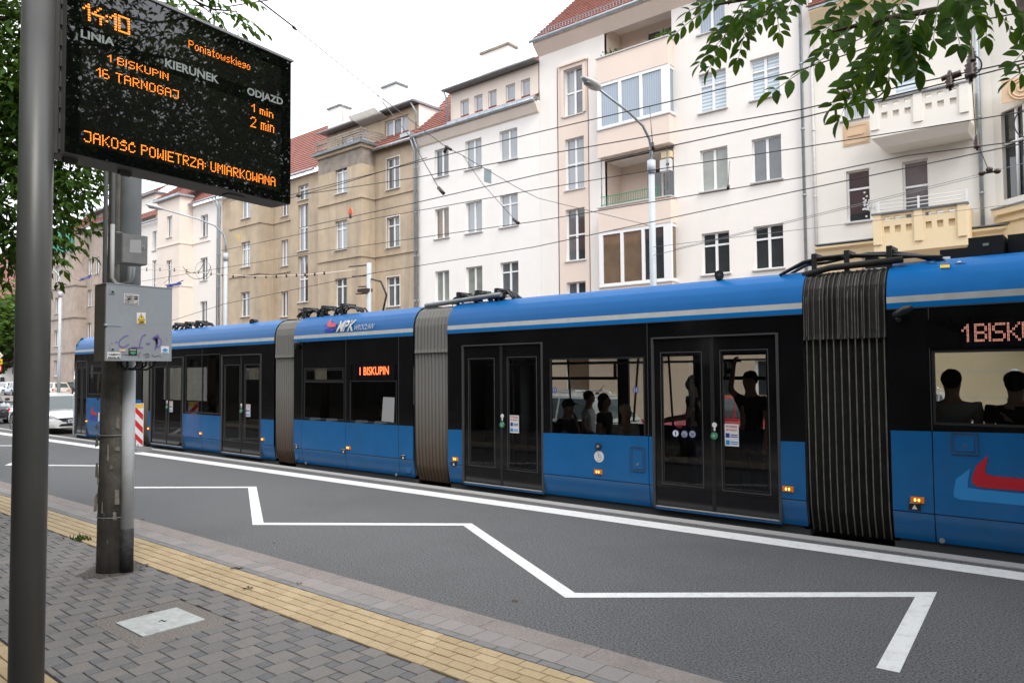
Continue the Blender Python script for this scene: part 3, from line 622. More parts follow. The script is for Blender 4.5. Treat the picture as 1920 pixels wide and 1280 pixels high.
# splayed bay on the right
vx0, vx1, vy = -3.0, -1.95, 26.1
mb = MB(); wv = [(-.85, .35, 7.3, 10.2), (-1.05, .15, 11.9, 14.2), (-.85, .35, 15.6, 17.8)]
mb.holed(vx1, fx1, 6.46, fz, vy, wv, .16)
P = [V((vx0, FY, 0)), V((vx1, vy, 0))]; d = (P[1]-P[0]).normalized()
for a, b, z0, z1, q in ((0, .22, 6.46, fz, 0), (.78, 1, 6.46, fz, 0), (.22, .78, 6.46, 7.2, 0), (.22, .78, 9.9, fz, 0)):
    A, B = P[0].lerp(P[1], a), P[0].lerp(P[1], b); mb.face([A+Z*z0, B+Z*z0, B+Z*z1, A+Z*z1])
mb.build('bay', M['ivory'], F_)
A, B = P[0].lerp(P[1], .22), P[0].lerp(P[1], .78); inn = V((.08, .1, 0)); mb = MB(); mb.face([A+Z*7.2+inn, B+Z*7.2+inn, B+Z*9.9+inn, A+Z*9.9+inn], 0); mb.tube([A.lerp(B, .62)+Z*7.2+inn*.6, A.lerp(B, .62)+Z*9.9+inn*.6], .05, 1, 6); mb.tube([A+Z*8.9+inn*.6, B+Z*8.9+inn*.6], .04, 1, 6); mb.build('bay_window', [M['pane_dark'], M['frame_white']], F_)
zc = at_y(1830, 386, vy-.3).z
mb = MB(); q0 = V((vx0-.05, FY-.05, 0)); q1 = V((vx1-.02, vy-.04, 0)); q2 = V((fx1, vy-.04, 0)); q3 = V((fx1, FY, 0))
mb.prism([p+Z*3.0 for p in (q0, q1, q2, q3)], (0, 0, zc-.45-3.0)); mb.prism([p+V((0, -.12, zc-.45)) for p in (q0, q1, q2, q3)], (0, 0, .22)); mb.prism([p+V((-.05, -.26, zc-.23)) for p in (q0, q1, q2, q3)], (0, 0, .18)); mb.prism([p+V((-.06, -.3, zc-.05)) for p in (q0, q1, q2, q3)], (0, 0, .05), 1); mb.build('bay_base', [M['ochre'], M['zinc_dark']], F_)
for r in wv: window(F_, r, vy, '2t', 'pane_net', ratio=.32)
mb = MB(); mb.box(vx1-.02, fx1, vy-.03, vy+.02, 10.35, 10.42); mb.build('string_course', M['ivory'], F_)
x0, x1, z0, z1 = wrect(1877, 147, 1930, 190, vy); x1 = x0+1.9; mb = MB(); mb.box(x0, x1, vy-.02, vy+.01, z0, z1)
for k in range(3): 
    cxx = x0+.5+.95*k
    for r_ in (.32, .24, .10): 
        mb.tube([(cxx+r_*math.cos(a*math.pi/10), vy-.03, (z0+z1)/2+r_*math.sin(a*math.pi/10)) for a in range(21)], .022, 0, 6, cap=False)
mb.build('relief_panel', M['tan'], F_)
# balconies with pierced parapets
def balcony(px0, pyt0, px1, pyt1, h, y0, m, rail_=False):
    a, b = at_y(px0, pyt0, y0), at_y(px1, pyt1, y0); x0, x1, z1 = a.x, b.x, (a.z+b.z)/2; z0 = z1-h; mb = MB(); w_ = x1-x0
    n0 = .07*w_; pil = [(x0, x0+n0*1.3), (x0+w_*.455, x0+w_*.455+n0*1.3), (x1-n0*1.3, x1)]
    hol = []
    for (a0, a1), (b0, b1) in zip(pil, pil[1:]):
        g = (b0-a1)/3
        for k in range(3):
            c = a1+g*(k+.5); hol.append((c-g*.27, c+g*.27, z1-h*.17, z1-h*.08)); hol.append((c-g*.27, c+g*.27, z1-h*.5, z1-h*.32))
    top = [q for i, q in enumerate(hol) if i % 2 == 0]; low = [q for i, q in enumerate(hol) if i % 2]
    mb.holed(x0, x1, z0, z1, y0, hol, .12)
    for q in low: mb.face([(q[0], y0+.1, q[2]), (q[1], y0+.1, q[2]), (q[1], y0+.1, q[3]), (q[0], y0+.1, q[3])])
    for c, d in pil: mb.box(c, d, y0-.05, y0, z1-h*.78, z1)
    mb.face([(x0, y0+.14, z0), (x0, y0+.14, z1-h*.25), (x1, y0+.14, z1-h*.25), (x1, y0+.14, z0)]); mb.face([(x0, y0, z1), (x1, y0, z1), (x1, y0+.14, z1), (x0, y0+.14, z1)])
    mb.face([(x0, FY, z0), (x0, y0, z0), (x0, y0, z1), (x0, FY, z1)]); mb.face([(x1, y0, z0), (x1, FY, z0), (x1, FY, z1), (x1, y0, z1)])
    mb.face([(x0, y0, z0), (x0+.25, y0+.3, z0-.28), (x1-.1, y0+.3, z0-.28), (x1, y0, z0)]); mb.face([(x0+.25, y0+.3, z0-.28), (x0+.25, FY, z0-.28), (x1-.1, FY, z0-.28), (x1-.1, y0+.3, z0-.28)]); mb.face([(x0, y0, z0), (x0, FY, z0), (x0+.25, FY, z0-.28), (x0+.25, y0+.3, z0-.28)])
    o = mb.build('balcony', M[m], F_); mb = MB(); mb.box(x0-.05, x1+.05, y0-.08, y0+.2, z1, z1+.05); mb.build('coping', M['zinc_dark'], o)
    if rail_:
        mb = MB()
        for z in (.18, .30, .42): mb.tube([(x0+.15, y0+.1, z1+z), (x1, y0+.1, z1+z)], .014, 0, 6)
        for x in (x0+.15, x0+w_*.5, x1): mb.box(x-.03, x+.03, y0+.08, y0+.11, z1+.05, z1+.46)
        mb.build('railing', M['white_plastic'], o)
balcony(1631, 192, 1816, 158, 1.15, 25.75, 'ivory'); balcony(1637, 403, 1812, 383, 1.25, 25.75, 'ochre', True)
mb = MB(); mb.face([(-4.4, FY-.02, 2.9), (fx1, FY-.02, 2.9), (fx1, FY-.02, 2.95), (-4.4, FY-.02, 2.95)])
# wave relief on the lower storey
for xa, xb in ((-8.1, -5.7), (-1.9, 4)):
    mb = MB(); pts = [(xa+(xb-xa)*k/60, FY-.05, 5.42+.045*math.sin((xa+(xb-xa)*k/60)*5.2)) for k in range(61)]; mb.tube(pts, .018, 0, 5); mb.build('wave_relief', M['tan'], F_)
pipe(F_, [(-3.35, FY-.1, 14.5), (-3.35, FY-.1, 10.9), (-3.35, FY-.1, 6.5)], .06); pipe(F_, [(-1.72, FY-.2, 6.3), (-1.72, FY-.2, 3), (-1.72, FY-.2, .1)], .06)
mb = MB(); mb.box(fx0, fx0+.12, FY-.06, FY, -.05, 6.3); mb.build('corner_strip', M['tan'], F_)
tiled(F_, fx0-.05, vx1+.3, FY-.5, 14.95, FY+.55, 15.75, 'skirt_roof')
mb = MB(); mb.prism([(fx0, FY, 14.3), (fx0, FY-.12, 14.35), (fx0, FY-.42, 14.8), (fx0, FY-.42, 14.93), (fx0, FY, 14.95)], (vx1-fx0, 0, 0)); mb.build('cornice', M['ochre'], F_)
mb = MB(); mb.holed(fx0, vx1+.2, 15.7, fz, FY+.5, [(-5.2, -3.6, 16.3, 17.8)], .1); mb.build('attic_wall', M['ivory'], F_); window(F_, (-5.2, -3.6, 16.3, 17.8), FY+.5, '2', 'pane_sky')
mb = MB(); mb.box(fx0, vx1, FY-.46, FY-.40, 14.86, 14.98); mb.build('gutter', M['zinc'], F_); tiled(F_, fx0, fx1, FY+.1, fz, FY+6, fz+5)
mb = MB()
for k in range(40):
    p = at_y(1627, 388, FY-.02)+V((random.gauss(0, .1), random.uniform(-.03, .0), random.gauss(0, .16))); mb.face([p+V((-.03, 0, -.03)), p+V((.03, 0, -.03)), p+V((.03, 0, .03)), p+V((-.03, 0, .03))])
mb.build('window_flower', M['white_plastic'], F_)
# ======================= the white house with the long dormer
C_ = thing('apartment_building', (-25, FY, 0), 'white rendered apartment building with a long five windowed dormer', 'building', 'apartment buildings across the street')
wx0, wx1, wz = -29.2, -20.83, 14.72
col = [(-27.9, -26.85), (-25.66, -24.53), (-23.35, -22.2)]; rz = [(5.78, 7.38), (9.10, 10.68), (12.36, 13.85)]
hC = [(*c, *r) for c in col for r in rz]+[(*c, 1.2, 2.7) for c in col]
mb = MB(); mb.holed(wx0, wx1, -.05, wz, FY, hC, .16); mb.build('wall', M['white_wall'], C_); shell(C_, wx0, wx1, FY, wz, 'white_wall')
pc = ['pane_roller', 'pane_roller', 'pane_mid', 'pane_warm', 'pane_net', 'pane_net', 'pane_mid', 'pane_net', 'pane_net', 'pane_dark', 'pane_dark', 'pane_dark']
i = 0
for r in rz+[(1.2, 2.7)]:
    for c in col: window(C_, (*c, *r), FY, '2' if not (i in (2, 5)) else '2x2', pc[i], ratio=.3); i += 1
mb = MB(); mb.prism([(wx0, FY, wz-.5), (wx0, FY-.1, wz-.45), (wx0, FY-.3, wz-.1), (wx0, FY-.3, wz), (wx0, FY, wz)], (wx1-wx0-.02, 0, 0)); mb.build('cornice', M['pale_wall'], C_)
gutter(C_, wx0-.1, wx1-.02, FY-.42, wz+.05); pipe(C_, [(wx0+.12, FY-.42, wz), (wx0+.12, FY-.1, wz-.6), (wx0+.12, FY-.1, .1)])
tiled(C_, wx0, wx1-.02, FY-.38, wz+.08, FY+3.2, wz+3.3)
dx0, dx1 = -26.7, -20.92; dw = [(-26.0, -25.4, 15.1, 16.05), (-25.03, -24.45, 15.1, 16.05), (-24.08, -23.52, 15.1, 16.05), (-22.93, -22.33, 15.1, 16.05), (-21.97, -21.40, 15.1, 16.05)]
mb = MB(); mb.holed(dx0, dx1, wz+.1, 16.62, FY+.02, dw, .12); mb.face([(dx0, FY+3, wz), (dx0, FY+.02, wz+.1), (dx0, FY+.02, 16.62), (dx0, FY+3, 17.0)]); mb.face([(dx1, FY+.02, wz+.1), (dx1, FY+3, wz), (dx1, FY+3, 17.0), (dx1, FY+.02, 16.62)]); dm = mb.build('dormer', M['pale_wall'], C_)
for r in dw: window(C_, r, FY+.02, '1', 'pane_net', sill=False, depth=.1)
mb = MB(); mb.box(dx0-.15, dx1+.1, FY-.38, FY+3.6, 16.64, 16.72); mb.tube([(dx0-.2, FY-.42, 16.68), (dx1+.1, FY-.42, 16.68)], .07); mb.build('dormer_roof', M['zinc_dark'], C_)
mb = MB(); mb.box(dx0, dx1, FY-.28, FY+.0, wz+.12, wz+.3); mb.build('flashing', M['zinc'], C_)
pipe(C_, [(dx0-.1, FY-.42, 16.65), (dx0-.12, FY-.1, 16.2), (dx0-.12, FY-.1, 14.9)], .05)
tiled(C_, -30.2, -23.2, FY+2.2, wz+2.3, FY+4.2, wz+4.55, 'ridge_roof')
x0, x1, z0, z1 = wrect(902, 91, 946, 138, FY+3.2); chimney(C_, (x0, x0+2.0, z0-1.5, z1), FY+3.2, .7, 'white_wall', 'old_grey')
# ======================= the stained beige house with two bays
B_ = thing('apartment_building', (-39.5, FY, 0), 'stained beige apartment building with two projecting bays and tall stair windows', 'building', 'apartment buildings across the street')
qx0, qx1, qz = -49.8, -29.22, 14.66; by1 = 26.02
fl = [(5.77, 7.42), (9.08, 10.78), (12.36, 14.12)]
hB = [(-31.78, -30.68, *r) for r in fl]+[(-40.4, -39.3, 6.58, 9.52), (-40.4, -39.3, 9.85, 12.8), (-40.4, -39.3, 13.1, 14.05), (-40.4, -39.3, 3.7, 6.2), (-40.4, -39.3, .05, 2.6)]+[(-42.3, -41.5, *r) for r in fl]+[(-31.78, -30.68, 1.2, 2.8)]
mb = MB(); mb.holed(qx0, qx1, -.05, qz, FY, hB, .17); mb.build('wall', M['old'], B_); shell(B_, qx0, qx1, FY, qz, 'old')
for k, r in enumerate(hB):
    x0, x1, z0, z1 = r
    if z1-z0 > 2.5 and z0 > 3: window(B_, r, FY, '2x2h', ['pane_net', 'pane_dark'], depth=.14)
    elif z0 < .1: window(B_, r, FY, '1', 'pane_warm', fm='bark', sill=False, name='house_door')
    else: window(B_, r, FY, '2x2' if x1-x0 > .9 else '2', random.choice(('pane_mid', 'pane_net', 'pane_mid')), ratio=.28)
for r in hB[:3]: surround(B_, r, FY, 'frame_white', .04, .012)
bays = [(-36.86, -32.77, (-35.2, -34.1)), (-47.05, -43.2, (-45.55, -44.42))]
for bi, (a, b, c) in enumerate(bays):
    zt = 15.0 if bi == 0 else 15.0; wb = [(*c, z0+.13, z1+.12) for z0, z1 in fl]+[(*c, 1.3, 2.8)]
    mb = MB(); mb.holed(a, b, -.05, zt, by1, wb, .17); mb.face([(b, by1, -.05), (b, FY, -.05), (b, FY, zt), (b, by1, zt)]); mb.face([(a, FY, -.05), (a, by1, -.05), (a, by1, zt), (a, FY, zt)])
    mb.build('bay', M['old'], B_)
    for r in wb: window(B_, r, by1, 'grid' if bi and r is wb[1] else '2x2', 'pane_net' if r[2] > 9 else 'pane_mid', ratio=.28)
    mb = MB(); mb.face([(a-.004, by1-.006, 13.9), (b+.004, by1-.006, 13.9), (b+.004, by1-.006, zt), (a-.004, by1-.006, zt)]); mb.face([(b+.005, by1, 13.9), (b+.005, FY, 13.9), (b+.005, FY, zt), (b+.005, by1, zt)]); mb.build('weathered_band', M['old_grey'], B_)
    mb = MB(); mb.box(a-.25, b+.25, by1-.3, FY+.6, zt, zt+.16); mb.box(a-.12, b+.12, by1-.14, FY, zt-.18, zt, 1); mb.build('bay_cornice', [M['zinc_dark'], M['old']], B_)
    mb = MB()
    for z in (.35, .5, .65, .8): mb.box(a-.1, b+.1, by1-.12, by1-.09, zt+z, zt+z+.09)
    for z in (.35, .5, .65, .8): mb.box(b+.07, b+.10, by1-.09, FY+.6, zt+z, zt+z+.09)
    for x in (a, (a+b)/2, b): mb.box(x-.03, x+.03, by1-.09, by1-.03, zt+.16, zt+.95)
    if bi == 0: mb.build('roof_terrace_fence', M['old_grey'], B_)
    mb = MB()
    for z in (5.35, 8.62, 11.95): mb.box(a-.06, b+.06, by1-.07, FY-.002, z, z+.09)
    mb.build('string_course', M['old'], B_)
mb = MB()
for x0, x1 in ((-32.7, qx1), (-43.1, -41.2)):
    for z in (5.30, 8.58, 11.92): mb.box(x0, x1, FY-.07, FY+.01, z+.05, z+.13)
mb.build('string_course', M['old'], B_)
gutter(B_, -32.6, qx1-.05, FY-.4, qz+.05); gutter(B_, -43.0, -38.2, FY-.4, qz+.05)
pipe(B_, [(qx1-.1, FY-.4, qz), (qx1-.12, FY-.1, qz-.6), (qx1-.12, FY-.1, .1)])
mb = MB()
for x, z0, z1 in ((-37.35, 12.3, 14), (-37.35, 9.2, 11.3), (-37.35, 5.9, 8.3)): mb.box(x, x+.05, FY-.06, FY, z0, z1, 0)
mb.build('rain_hopper', M['white_plastic'], B_)
tiled(B_, qx0, -37.9, FY-.35, qz+.1, FY+4.5, qz+5.2); tiled(B_, -37.9, qx1, FY-.35, qz+.1, FY+2, qz+2.2)
# attic storey
ax0, ax1, ay = -38.1, -29.7, FY+.55
aw = [(-32.6, -30.55, 15.3, 16.6), (-36.6, -34.1, 15.2, 16.55)]
mb = MB(); mb.holed(ax0, ax1, qz+.1, 16.95, ay, aw, .12); mb.build('attic_wall', M['old'], B_)
mb = MB(); mb.face([(ax1, ay, qz+.3), (ax1, ay+3.6, qz+2.6), (ax1, ay+3.6, 17.02), (ax1, ay, 16.95)]); mb.build('attic_side', M['white_wall'], B_)
mb = MB(); mb.face([(ax0, ay+3.6, qz), (ax0, ay, qz), (ax0, ay, 16.95), (ax0, ay+3.6, 17.05)]); mb.build('attic_side', M['white_wall'], B_)
for r in aw: window(B_, r, ay, '3', ['pane_net', 'pane_mid', 'pane_net'])
mb = MB(); mb.box(ax0-.25, ax1+.05, ay-.45, ay+4, 17.0, 17.08); mb.tube([(ax0-.3, ay-.5, 17.02), (ax1+.05, ay-.5, 17.02)], .08); mb.build('attic_roof', M['zinc_dark'], B_)
mb = MB(); mb.box(ax1-.05, ax1+.12, ay-.5, ay+3.6, 16.98, 17.1); mb.box(-30.3, -29.5, FY-.3, FY+1.6, qz+.3, qz+.5); mb.build('flashing', M['zinc'], B_)
pipe(B_, [(ax1-.15, ay-.5, 17), (ax1-.1, ay-.12, 16.5), (ax1-.1, ay-.12, qz+.3)], .05)
aw_ = at_y(665, 233, ay-.6); ab = at_y(712, 212, ay-.6); mb = MB(); mb.obox(((aw_.x+ab.x)/2, ay-.55, (aw_.z+ab.z)/2+.1), ((ab.x-aw_.x)/2, 0, .0), (0, .5, -.16), (0, .01, .03)); mb.build('awning', M['awning'], B_)
for px0, py0, px1, py1 in ((615, 198, 645, 240), (717, 157, 749, 192)):
    x0, x1, z0, z1 = wrect(px0, py0, px1, py1, FY+3); chimney(B_, (x0, x0+1.3, z0-1.5, z1), FY+3, .9)
mb = MB(); p = at_y(643, 200, FY+3); mb.tube([(p.x, p.y, p.z-1), (p.x, p.y, p.z+1.2)], .02); mb.tube([(p.x-.3, p.y, p.z+.9), (p.x+.3, p.y, p.z+.9)], .012); mb.tube([(p.x-.2, p.y, p.z+.6), (p.x+.2, p.y, p.z+.6)], .012); mb.build('aerial', M['zinc'], B_)
mb = MB(); p = at_y(660, 215, FY+3); mb.ball((p.x, p.y, p.z), (.35, .12, .35), 0, 14); mb.build('satellite_dish', M['white_plastic'], B_)
# ======================= the pale house left of it
A_b = thing('apartment_building', (-56, FY, 0), 'pale pinkish white apartment building partly behind the cabinet pole', 'building', 'apartment buildings across the street')
ux0, ux1, uz = -64.6, -49.86, 14.86
wA = [(-53.0, -51.95, *r) for r in ((5.8, 7.5), (9.05, 10.75), (12.3, 13.95))]+[(*[at_y(p, 440, FY).x for p in (286, 294)], z0, z1) for z0, z1 in ((4.4, 7.4), (7.7, 11.4), (12.2, 13.8))]
mb = MB(); mb.holed(ux0, ux1, -.05, uz, FY, wA, .16); mb.build('wall', M['cream'], A_b); shell(A_b, ux0, ux1, FY, uz, 'cream')
ya = 26.0; a = at_y(295, 440, ya).x; b = at_y(337, 440, ya).x; wy = [(*[at_y(p, 430, ya).x for p in (312.5, 322.5)], z0, z1) for z0, z1 in ((5.8, 7.5), (9.0, 10.8), (12.55, 14.2))]
mb = MB(); mb.holed(a, b, -.05, 15.5, ya, wy, .16); mb.face([(b, ya, -.05), (b, FY, -.05), (b, FY, 15.5), (b, ya, 15.5)]); mb.face([(a, FY, -.05), (a, ya, -.05), (a, ya, 15.5), (a, FY, 15.5)]); mb.build('bay', M['pale_wall'], A_b)
for r in wA: window(A_b, r, FY, '2' if r[3]-r[2] < 2 else '2x2h', 'pane_mid')
for r in wy: window(A_b, r, ya, '2', 'pane_mid')
mb = MB()
for z in (8.7, 11.9): mb.box(a-.05, b+.05, ya-.06, FY, z, z+.08)
mb.box(b, -51.5, FY-.06, FY, 11.9, 11.98); mb.build('string_course', M['pale_wall'], A_b)
mb = MB(); mb.box(a-.3, b+.2, ya-.3, FY, 15.5, 15.65); mb.build('bay_cornice', M['zinc'], A_b); tiled(A_b, a-.2, b+.15, ya-.25, 15.66, FY+4.5, 20.2, 'bay_roof', a+1.5, b+2)
gutter(A_b, b+.1, ux1, FY-.4, uz+.05); gutter(A_b, ux0, a, FY-.4, uz-.3); tiled(A_b, ux0, ux1, FY-.35, uz+.1, FY+5.0, uz+5.3, 'roof', ux0+2, ux1-1.0)
pipe(A_b, [(ux1-.35, FY-.4, uz), (ux1-.2, FY-.1, uz-.7), (ux1-.2, FY-.1, .1)], .07); pipe(A_b, [(ux1-.75, FY-.4, uz), (ux1-.5, FY-.1, uz-.7), (ux1-.5, FY-.1, .1)], .05)
mb = MB(); mb.box(-65.5, -61.3, FY+.4, FY+3, 14.9, 17.1); mb.box(-65.7, -61.1, FY+.1, FY+3.2, 17.1, 17.25, 1); mb.build('dormer', [M['ivory'], M['zinc_dark']], A_b); window(A_b, (-63.3, -62.3, 15.4, 16.7), FY+.38, '2', 'pane_mid', depth=.0)
# ======================= the drab house and others at the far end of the street
def far_house(x0, x1, y, zt, m, label, cols, rows_, group, roof=True, rise=4.5):
    t = thing('apartment_building', ((x0+x1)/2, y, 0), label, 'building', group); hs = [(c, c+1.1, r, r+1.7) for c in cols for r in rows_]
    mb = MB(); mb.holed(x0, x1, -.05, zt, y, hs, .16); mb.build('wall', M[m], t); shell(t, x0, x1, y, zt, m)
    for r in hs: window(t, r, y, '2', random.choice(('pane_mid', 'pane_net', 'pane_dark')))
    if roof: tiled(t, x0-.2, x1+.2, y-.5, zt+.05, y+5, zt+rise); gutter(t, x0, x1, y-.5, zt+.05, 'zinc_dark')
    return t
dy = 30.0; d0, d1 = at_y(97, 500, dy).x, at_y(225, 500, dy).x
zz = at_y(180, 425, dy).z
D_ = far_house(d0, d1, dy, zz, 'drab', 'drab brownish grey apartment building with green netting on its corner bay', [at_y(p, 500, dy).x for p in (149, 165, 178)], (5.8, 9.2, 12.4), 'apartment buildings across the street')
e0, e1 = at_y(93, 500, 28.8).x, at_y(139, 500, 28.8).x; zb_ = at_y(120, 446, 28.8).z
mb = MB(); wd = [(at_y(104, 500, 28.8).x, at_y(104, 500, 28.8).x+1.2, r, r+1.7) for r in (2.0, 5.2, 8.7, 12.1)]
mb.holed(e0, e1, -.05, zb_, 28.8, wd, .16); mb.face([(e1, 28.8, -.05), (e1, dy, -.05), (e1, dy, zb_), (e1, 28.8, zb_)]); mb.build('bay', M['drab'], D_)
for r in wd: window(D_, r, 28.8, '2', 'pane_mid')
mb = MB()
for r in (4.4, 8.0, 11.3): mb.box(e0-.1, e1+.1, 28.7, dy, r, r+.12)
mb.build('string_course', M['old_grey'], D_)
net = mat('green_netting', (.10, .36, .27), .8, var=.3, vscale=2)
mb = MB(); g = 14
for i in range(g):
    for j in range(4):
        def q(i, j): x = e0-.4+(e1-e0+1.2)*i/g; return (x, 28.2+.25*math.sin(i*2.1)+.1*j, zb_+.9-.62*j+.25*math.sin(i*1.7+j))
        mb.face([q(i, j), q(i+1, j), q(i+1, j+1), q(i, j+1)])
mb.build('safety_netting', net, D_)
mb = MB(); zz2 = at_y(180, 402, dy+1.2).z; xa, xb = at_y(170, 410, dy+1.2).x, at_y(225, 400, dy+1.2).x; mb.holed(xa, xb, zz, zz2, dy+1.2, [(xa+1.2, xa+2.3, zz+1, zz+2.6), (xa+3.2, xa+4.3, zz+1, zz+2.6)], .1); mb.box(xa-.5, xb+.3, dy+.6, dy+5, zz2, zz2+.15, 1); mb.build('dormer', [M['drab'], M['zinc_dark']], D_)
for k in (1.2, 3.2): window(D_, (xa+k, xa+k+1.1, zz+1, zz+2.6), dy+1.2, '2', 'pane_mid', depth=.1)
far_house(-150, -112, 36, 13.0, 'cream', 'distant apartment building with orange tiled roof beyond the green tree', [-147+5*k for k in range(7)], (2.4, 5.8, 9.2), 'apartment buildings across the street', rise=11)
t = [o for o in sc.objects if o.get('label', '').startswith('distant apartment')][0]
p = at_y(13, 503, 39); chimney(t, (p.x-.8, p.x+.8, p.z-3, p.z+.8), 39, 1.2)
# ======================= the house behind the near pavement, seen mirrored in glass
G_ = thing('apartment_building', (-6, -8.5, 0), 'grey weathered apartment block with red tiled roof behind the near pavement', 'building')
gw = [(x, x+1.2, z, z+1.8) for x in range(-96, 24, 4) for z in (1.4, 4.8, 8.2, 11.6)]
mb = MB(); mb.holed(-100, 26, 0, 14.5, 0, gw, -.15, 0, 0, True); mb.map(lambda p: V((p.x, p.y-8.5, p.z))); mb.build('wall', M['back_wall'], G_)
mb = MB()
for a, b, c, d in gw: mb.face([(b, -8.62, c), (a, -8.62, c), (a, -8.62, d), (b, -8.62, d)])
o = mb.build('window_pane', M['pane_dark'], G_); o['kind'] = 'stuff'
mb = MB(); mb.face([(26, -8.1, 14.5), (-100, -8.1, 14.5), (-100, -14, 19.5), (26, -14, 19.5)]); mb.face([(26, -8.1, 14.5), (26, -14, 19.5), (26, -14, 0), (26, -8.5, 0)]); mb.face([(-100, -14, 19.5), (-100, -8.1, 14.5), (-100, -8.5, 0), (-100, -14, 0)]); mb.face([(-100, -14, 0), (26, -14, 0), (26, -14, 19.5), (-100, -14, 19.5)]); mb.build('roof', M['tile'], G_)
# ------------------------------------------------------------------ the tram
TY, TF = 9.6, 12.06                              # near side and far side
RAIL = -.212
tram = thing('tram', (-12, 10.83, RAIL), 'long blue and black articulated tram stopped at the stop', 'tram')
PROF = [(TY, 2.78), (TY, 2.845), (TY+.004, 2.92), (TY+.02, 3.02), (TY+.055, 3.13), (TY+.12, 3.23), (TY+.22, 3.31), (TY+.38, 3.36), (TY+.6, 3.38)]
def roof_y(z):
    for (a, b), (c, d) in zip(PROF, PROF[1:]):
        if z <= d: return a+(c-a)*(z-b)/(d-b)
    return PROF[-1][0]
def tx(px, py, y=TY): p = at_y(px, py, y); return p.x
def tz(px, py, y=TY): p = at_y(px, py, y); return p.z
def low_y(z): return TY+(.06*(.40-z)/.37 if z < .40 else 0)
def blue_panel(mb, x0, x1, z0, z1a, z1b, m=0, g=.006):
    """a thin raised body panel; its foot leans inwards"""
    x0 += g; x1 -= g; z0 += g
    P = [(x0, z0), (x1, z0), (x1, z1b-g), (x0, z1a-g)]
    fr = [V((x, low_y(z), z)) for x, z in P]; bk = [p+V((0, .012, 0)) for p in fr]
    mb.raw(fr+bk, [(0, 1, 2, 3)]+[(4+i, 4+(i+1) % 4, (i+1) % 4, i) for i in range(4)], m)
def section(x0, x1, belt, wins, doors, splits, low=.40, lit=True, far=None, front=None):
    """one body section: side walls, roof, floor; windows and doors are openings"""
    bl, br = belt; hol = [(a, b, .0 if False else c, d) for a, b, c, d in wins]+[(a, b, .09, 2.545) for a, b in doors]
    mb = MB()
    zb = .02
    mb.holed(x0, x1, .40, 2.78, TY+.008, hol, .05, 0, 1)
    dd = sorted(doors); cur = x0
    for a, b in dd+[(x1, x1)]:
        if a-cur > .01: mb.face([(cur, TY+.075, .07), (a, TY+.075, .07), (a, TY+.012, .40), (cur, TY+.012, .40)], 1)
        cur = b
    body = mb.build('body_section', [M['black'], M['trim']], tram)
    mb = MB()
    mb.holed(x0, x1, .03, 2.85, TF, far or [], -.05, 0, 0, True)
    fw = mb.build('far_side_wall', M['inside'], body)
    for a, b, c, d in far or []:
        mb = MB(); mb.face([(a-.01, TF-.02, c-.01), (b+.01, TF-.02, c-.01), (b+.01, TF-.02, d+.01), (a-.01, TF-.02, d+.01)])
        mb.build('far_pane', M['tint'], body)
    # blue panels
    mb = MB(); cur = x0; cuts = [x0]+sorted(splits)+[x1]
    zbelt = lambda x: bl+(br-bl)*(x-x0)/(x1-x0)
    def clear(a, b): return not any(d0 < (a+b)/2 < d1 for d0, d1 in doors)
    pts = sorted(set(cuts+[e for d in doors for e in d]))
    for a, b in zip(pts, pts[1:]):
        if clear(a, b):
            blue_panel(mb, a, b, .066, low, low); blue_panel(mb, a, b, low, zbelt(a), zbelt(b))
    for a, b in doors: mb.box(a, b, TY+.02, TY+.07, .062, .098)
    mb.build('side_panel', M['blue'], body)
    # roof fairing with its stripe
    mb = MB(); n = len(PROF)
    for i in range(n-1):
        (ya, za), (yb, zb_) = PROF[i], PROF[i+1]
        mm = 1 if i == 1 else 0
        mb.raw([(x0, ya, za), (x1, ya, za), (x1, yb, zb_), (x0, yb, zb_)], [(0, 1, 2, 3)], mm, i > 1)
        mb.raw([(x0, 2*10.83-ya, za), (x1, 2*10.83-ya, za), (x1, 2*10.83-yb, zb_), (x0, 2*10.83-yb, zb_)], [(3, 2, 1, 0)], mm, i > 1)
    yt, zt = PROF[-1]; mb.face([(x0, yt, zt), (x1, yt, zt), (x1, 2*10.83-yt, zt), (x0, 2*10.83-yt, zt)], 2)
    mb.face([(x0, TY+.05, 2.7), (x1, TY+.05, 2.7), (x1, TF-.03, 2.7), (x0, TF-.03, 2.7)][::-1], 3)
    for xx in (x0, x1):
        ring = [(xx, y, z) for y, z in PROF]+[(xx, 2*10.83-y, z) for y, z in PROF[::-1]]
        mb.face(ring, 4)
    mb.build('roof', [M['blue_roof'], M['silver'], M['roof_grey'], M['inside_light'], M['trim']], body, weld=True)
    mb = MB()
    mb.box(x0, x1, TY+.08, TF-.05, -.05, .10)
    for xx in (x0, x1-.06): mb.box(xx, xx+.06, TY+.08, TY+.42, .03, 2.75); mb.box(xx, xx+.06, TF-.42, TF-.02, .03, 2.75)
    mb.build('floor', M['inside'], body)
    # seams across the black band
    mb = MB()
    for s in splits: mb.box(s-.004, s+.004, TY+.004, TY+.0075, zbelt(s)+.004, 2.775)
    mb.box(x0, x1, TY-.003, TY+.006, 2.768, 2.782); mb.build('seam', M['seam'], body)
    return body
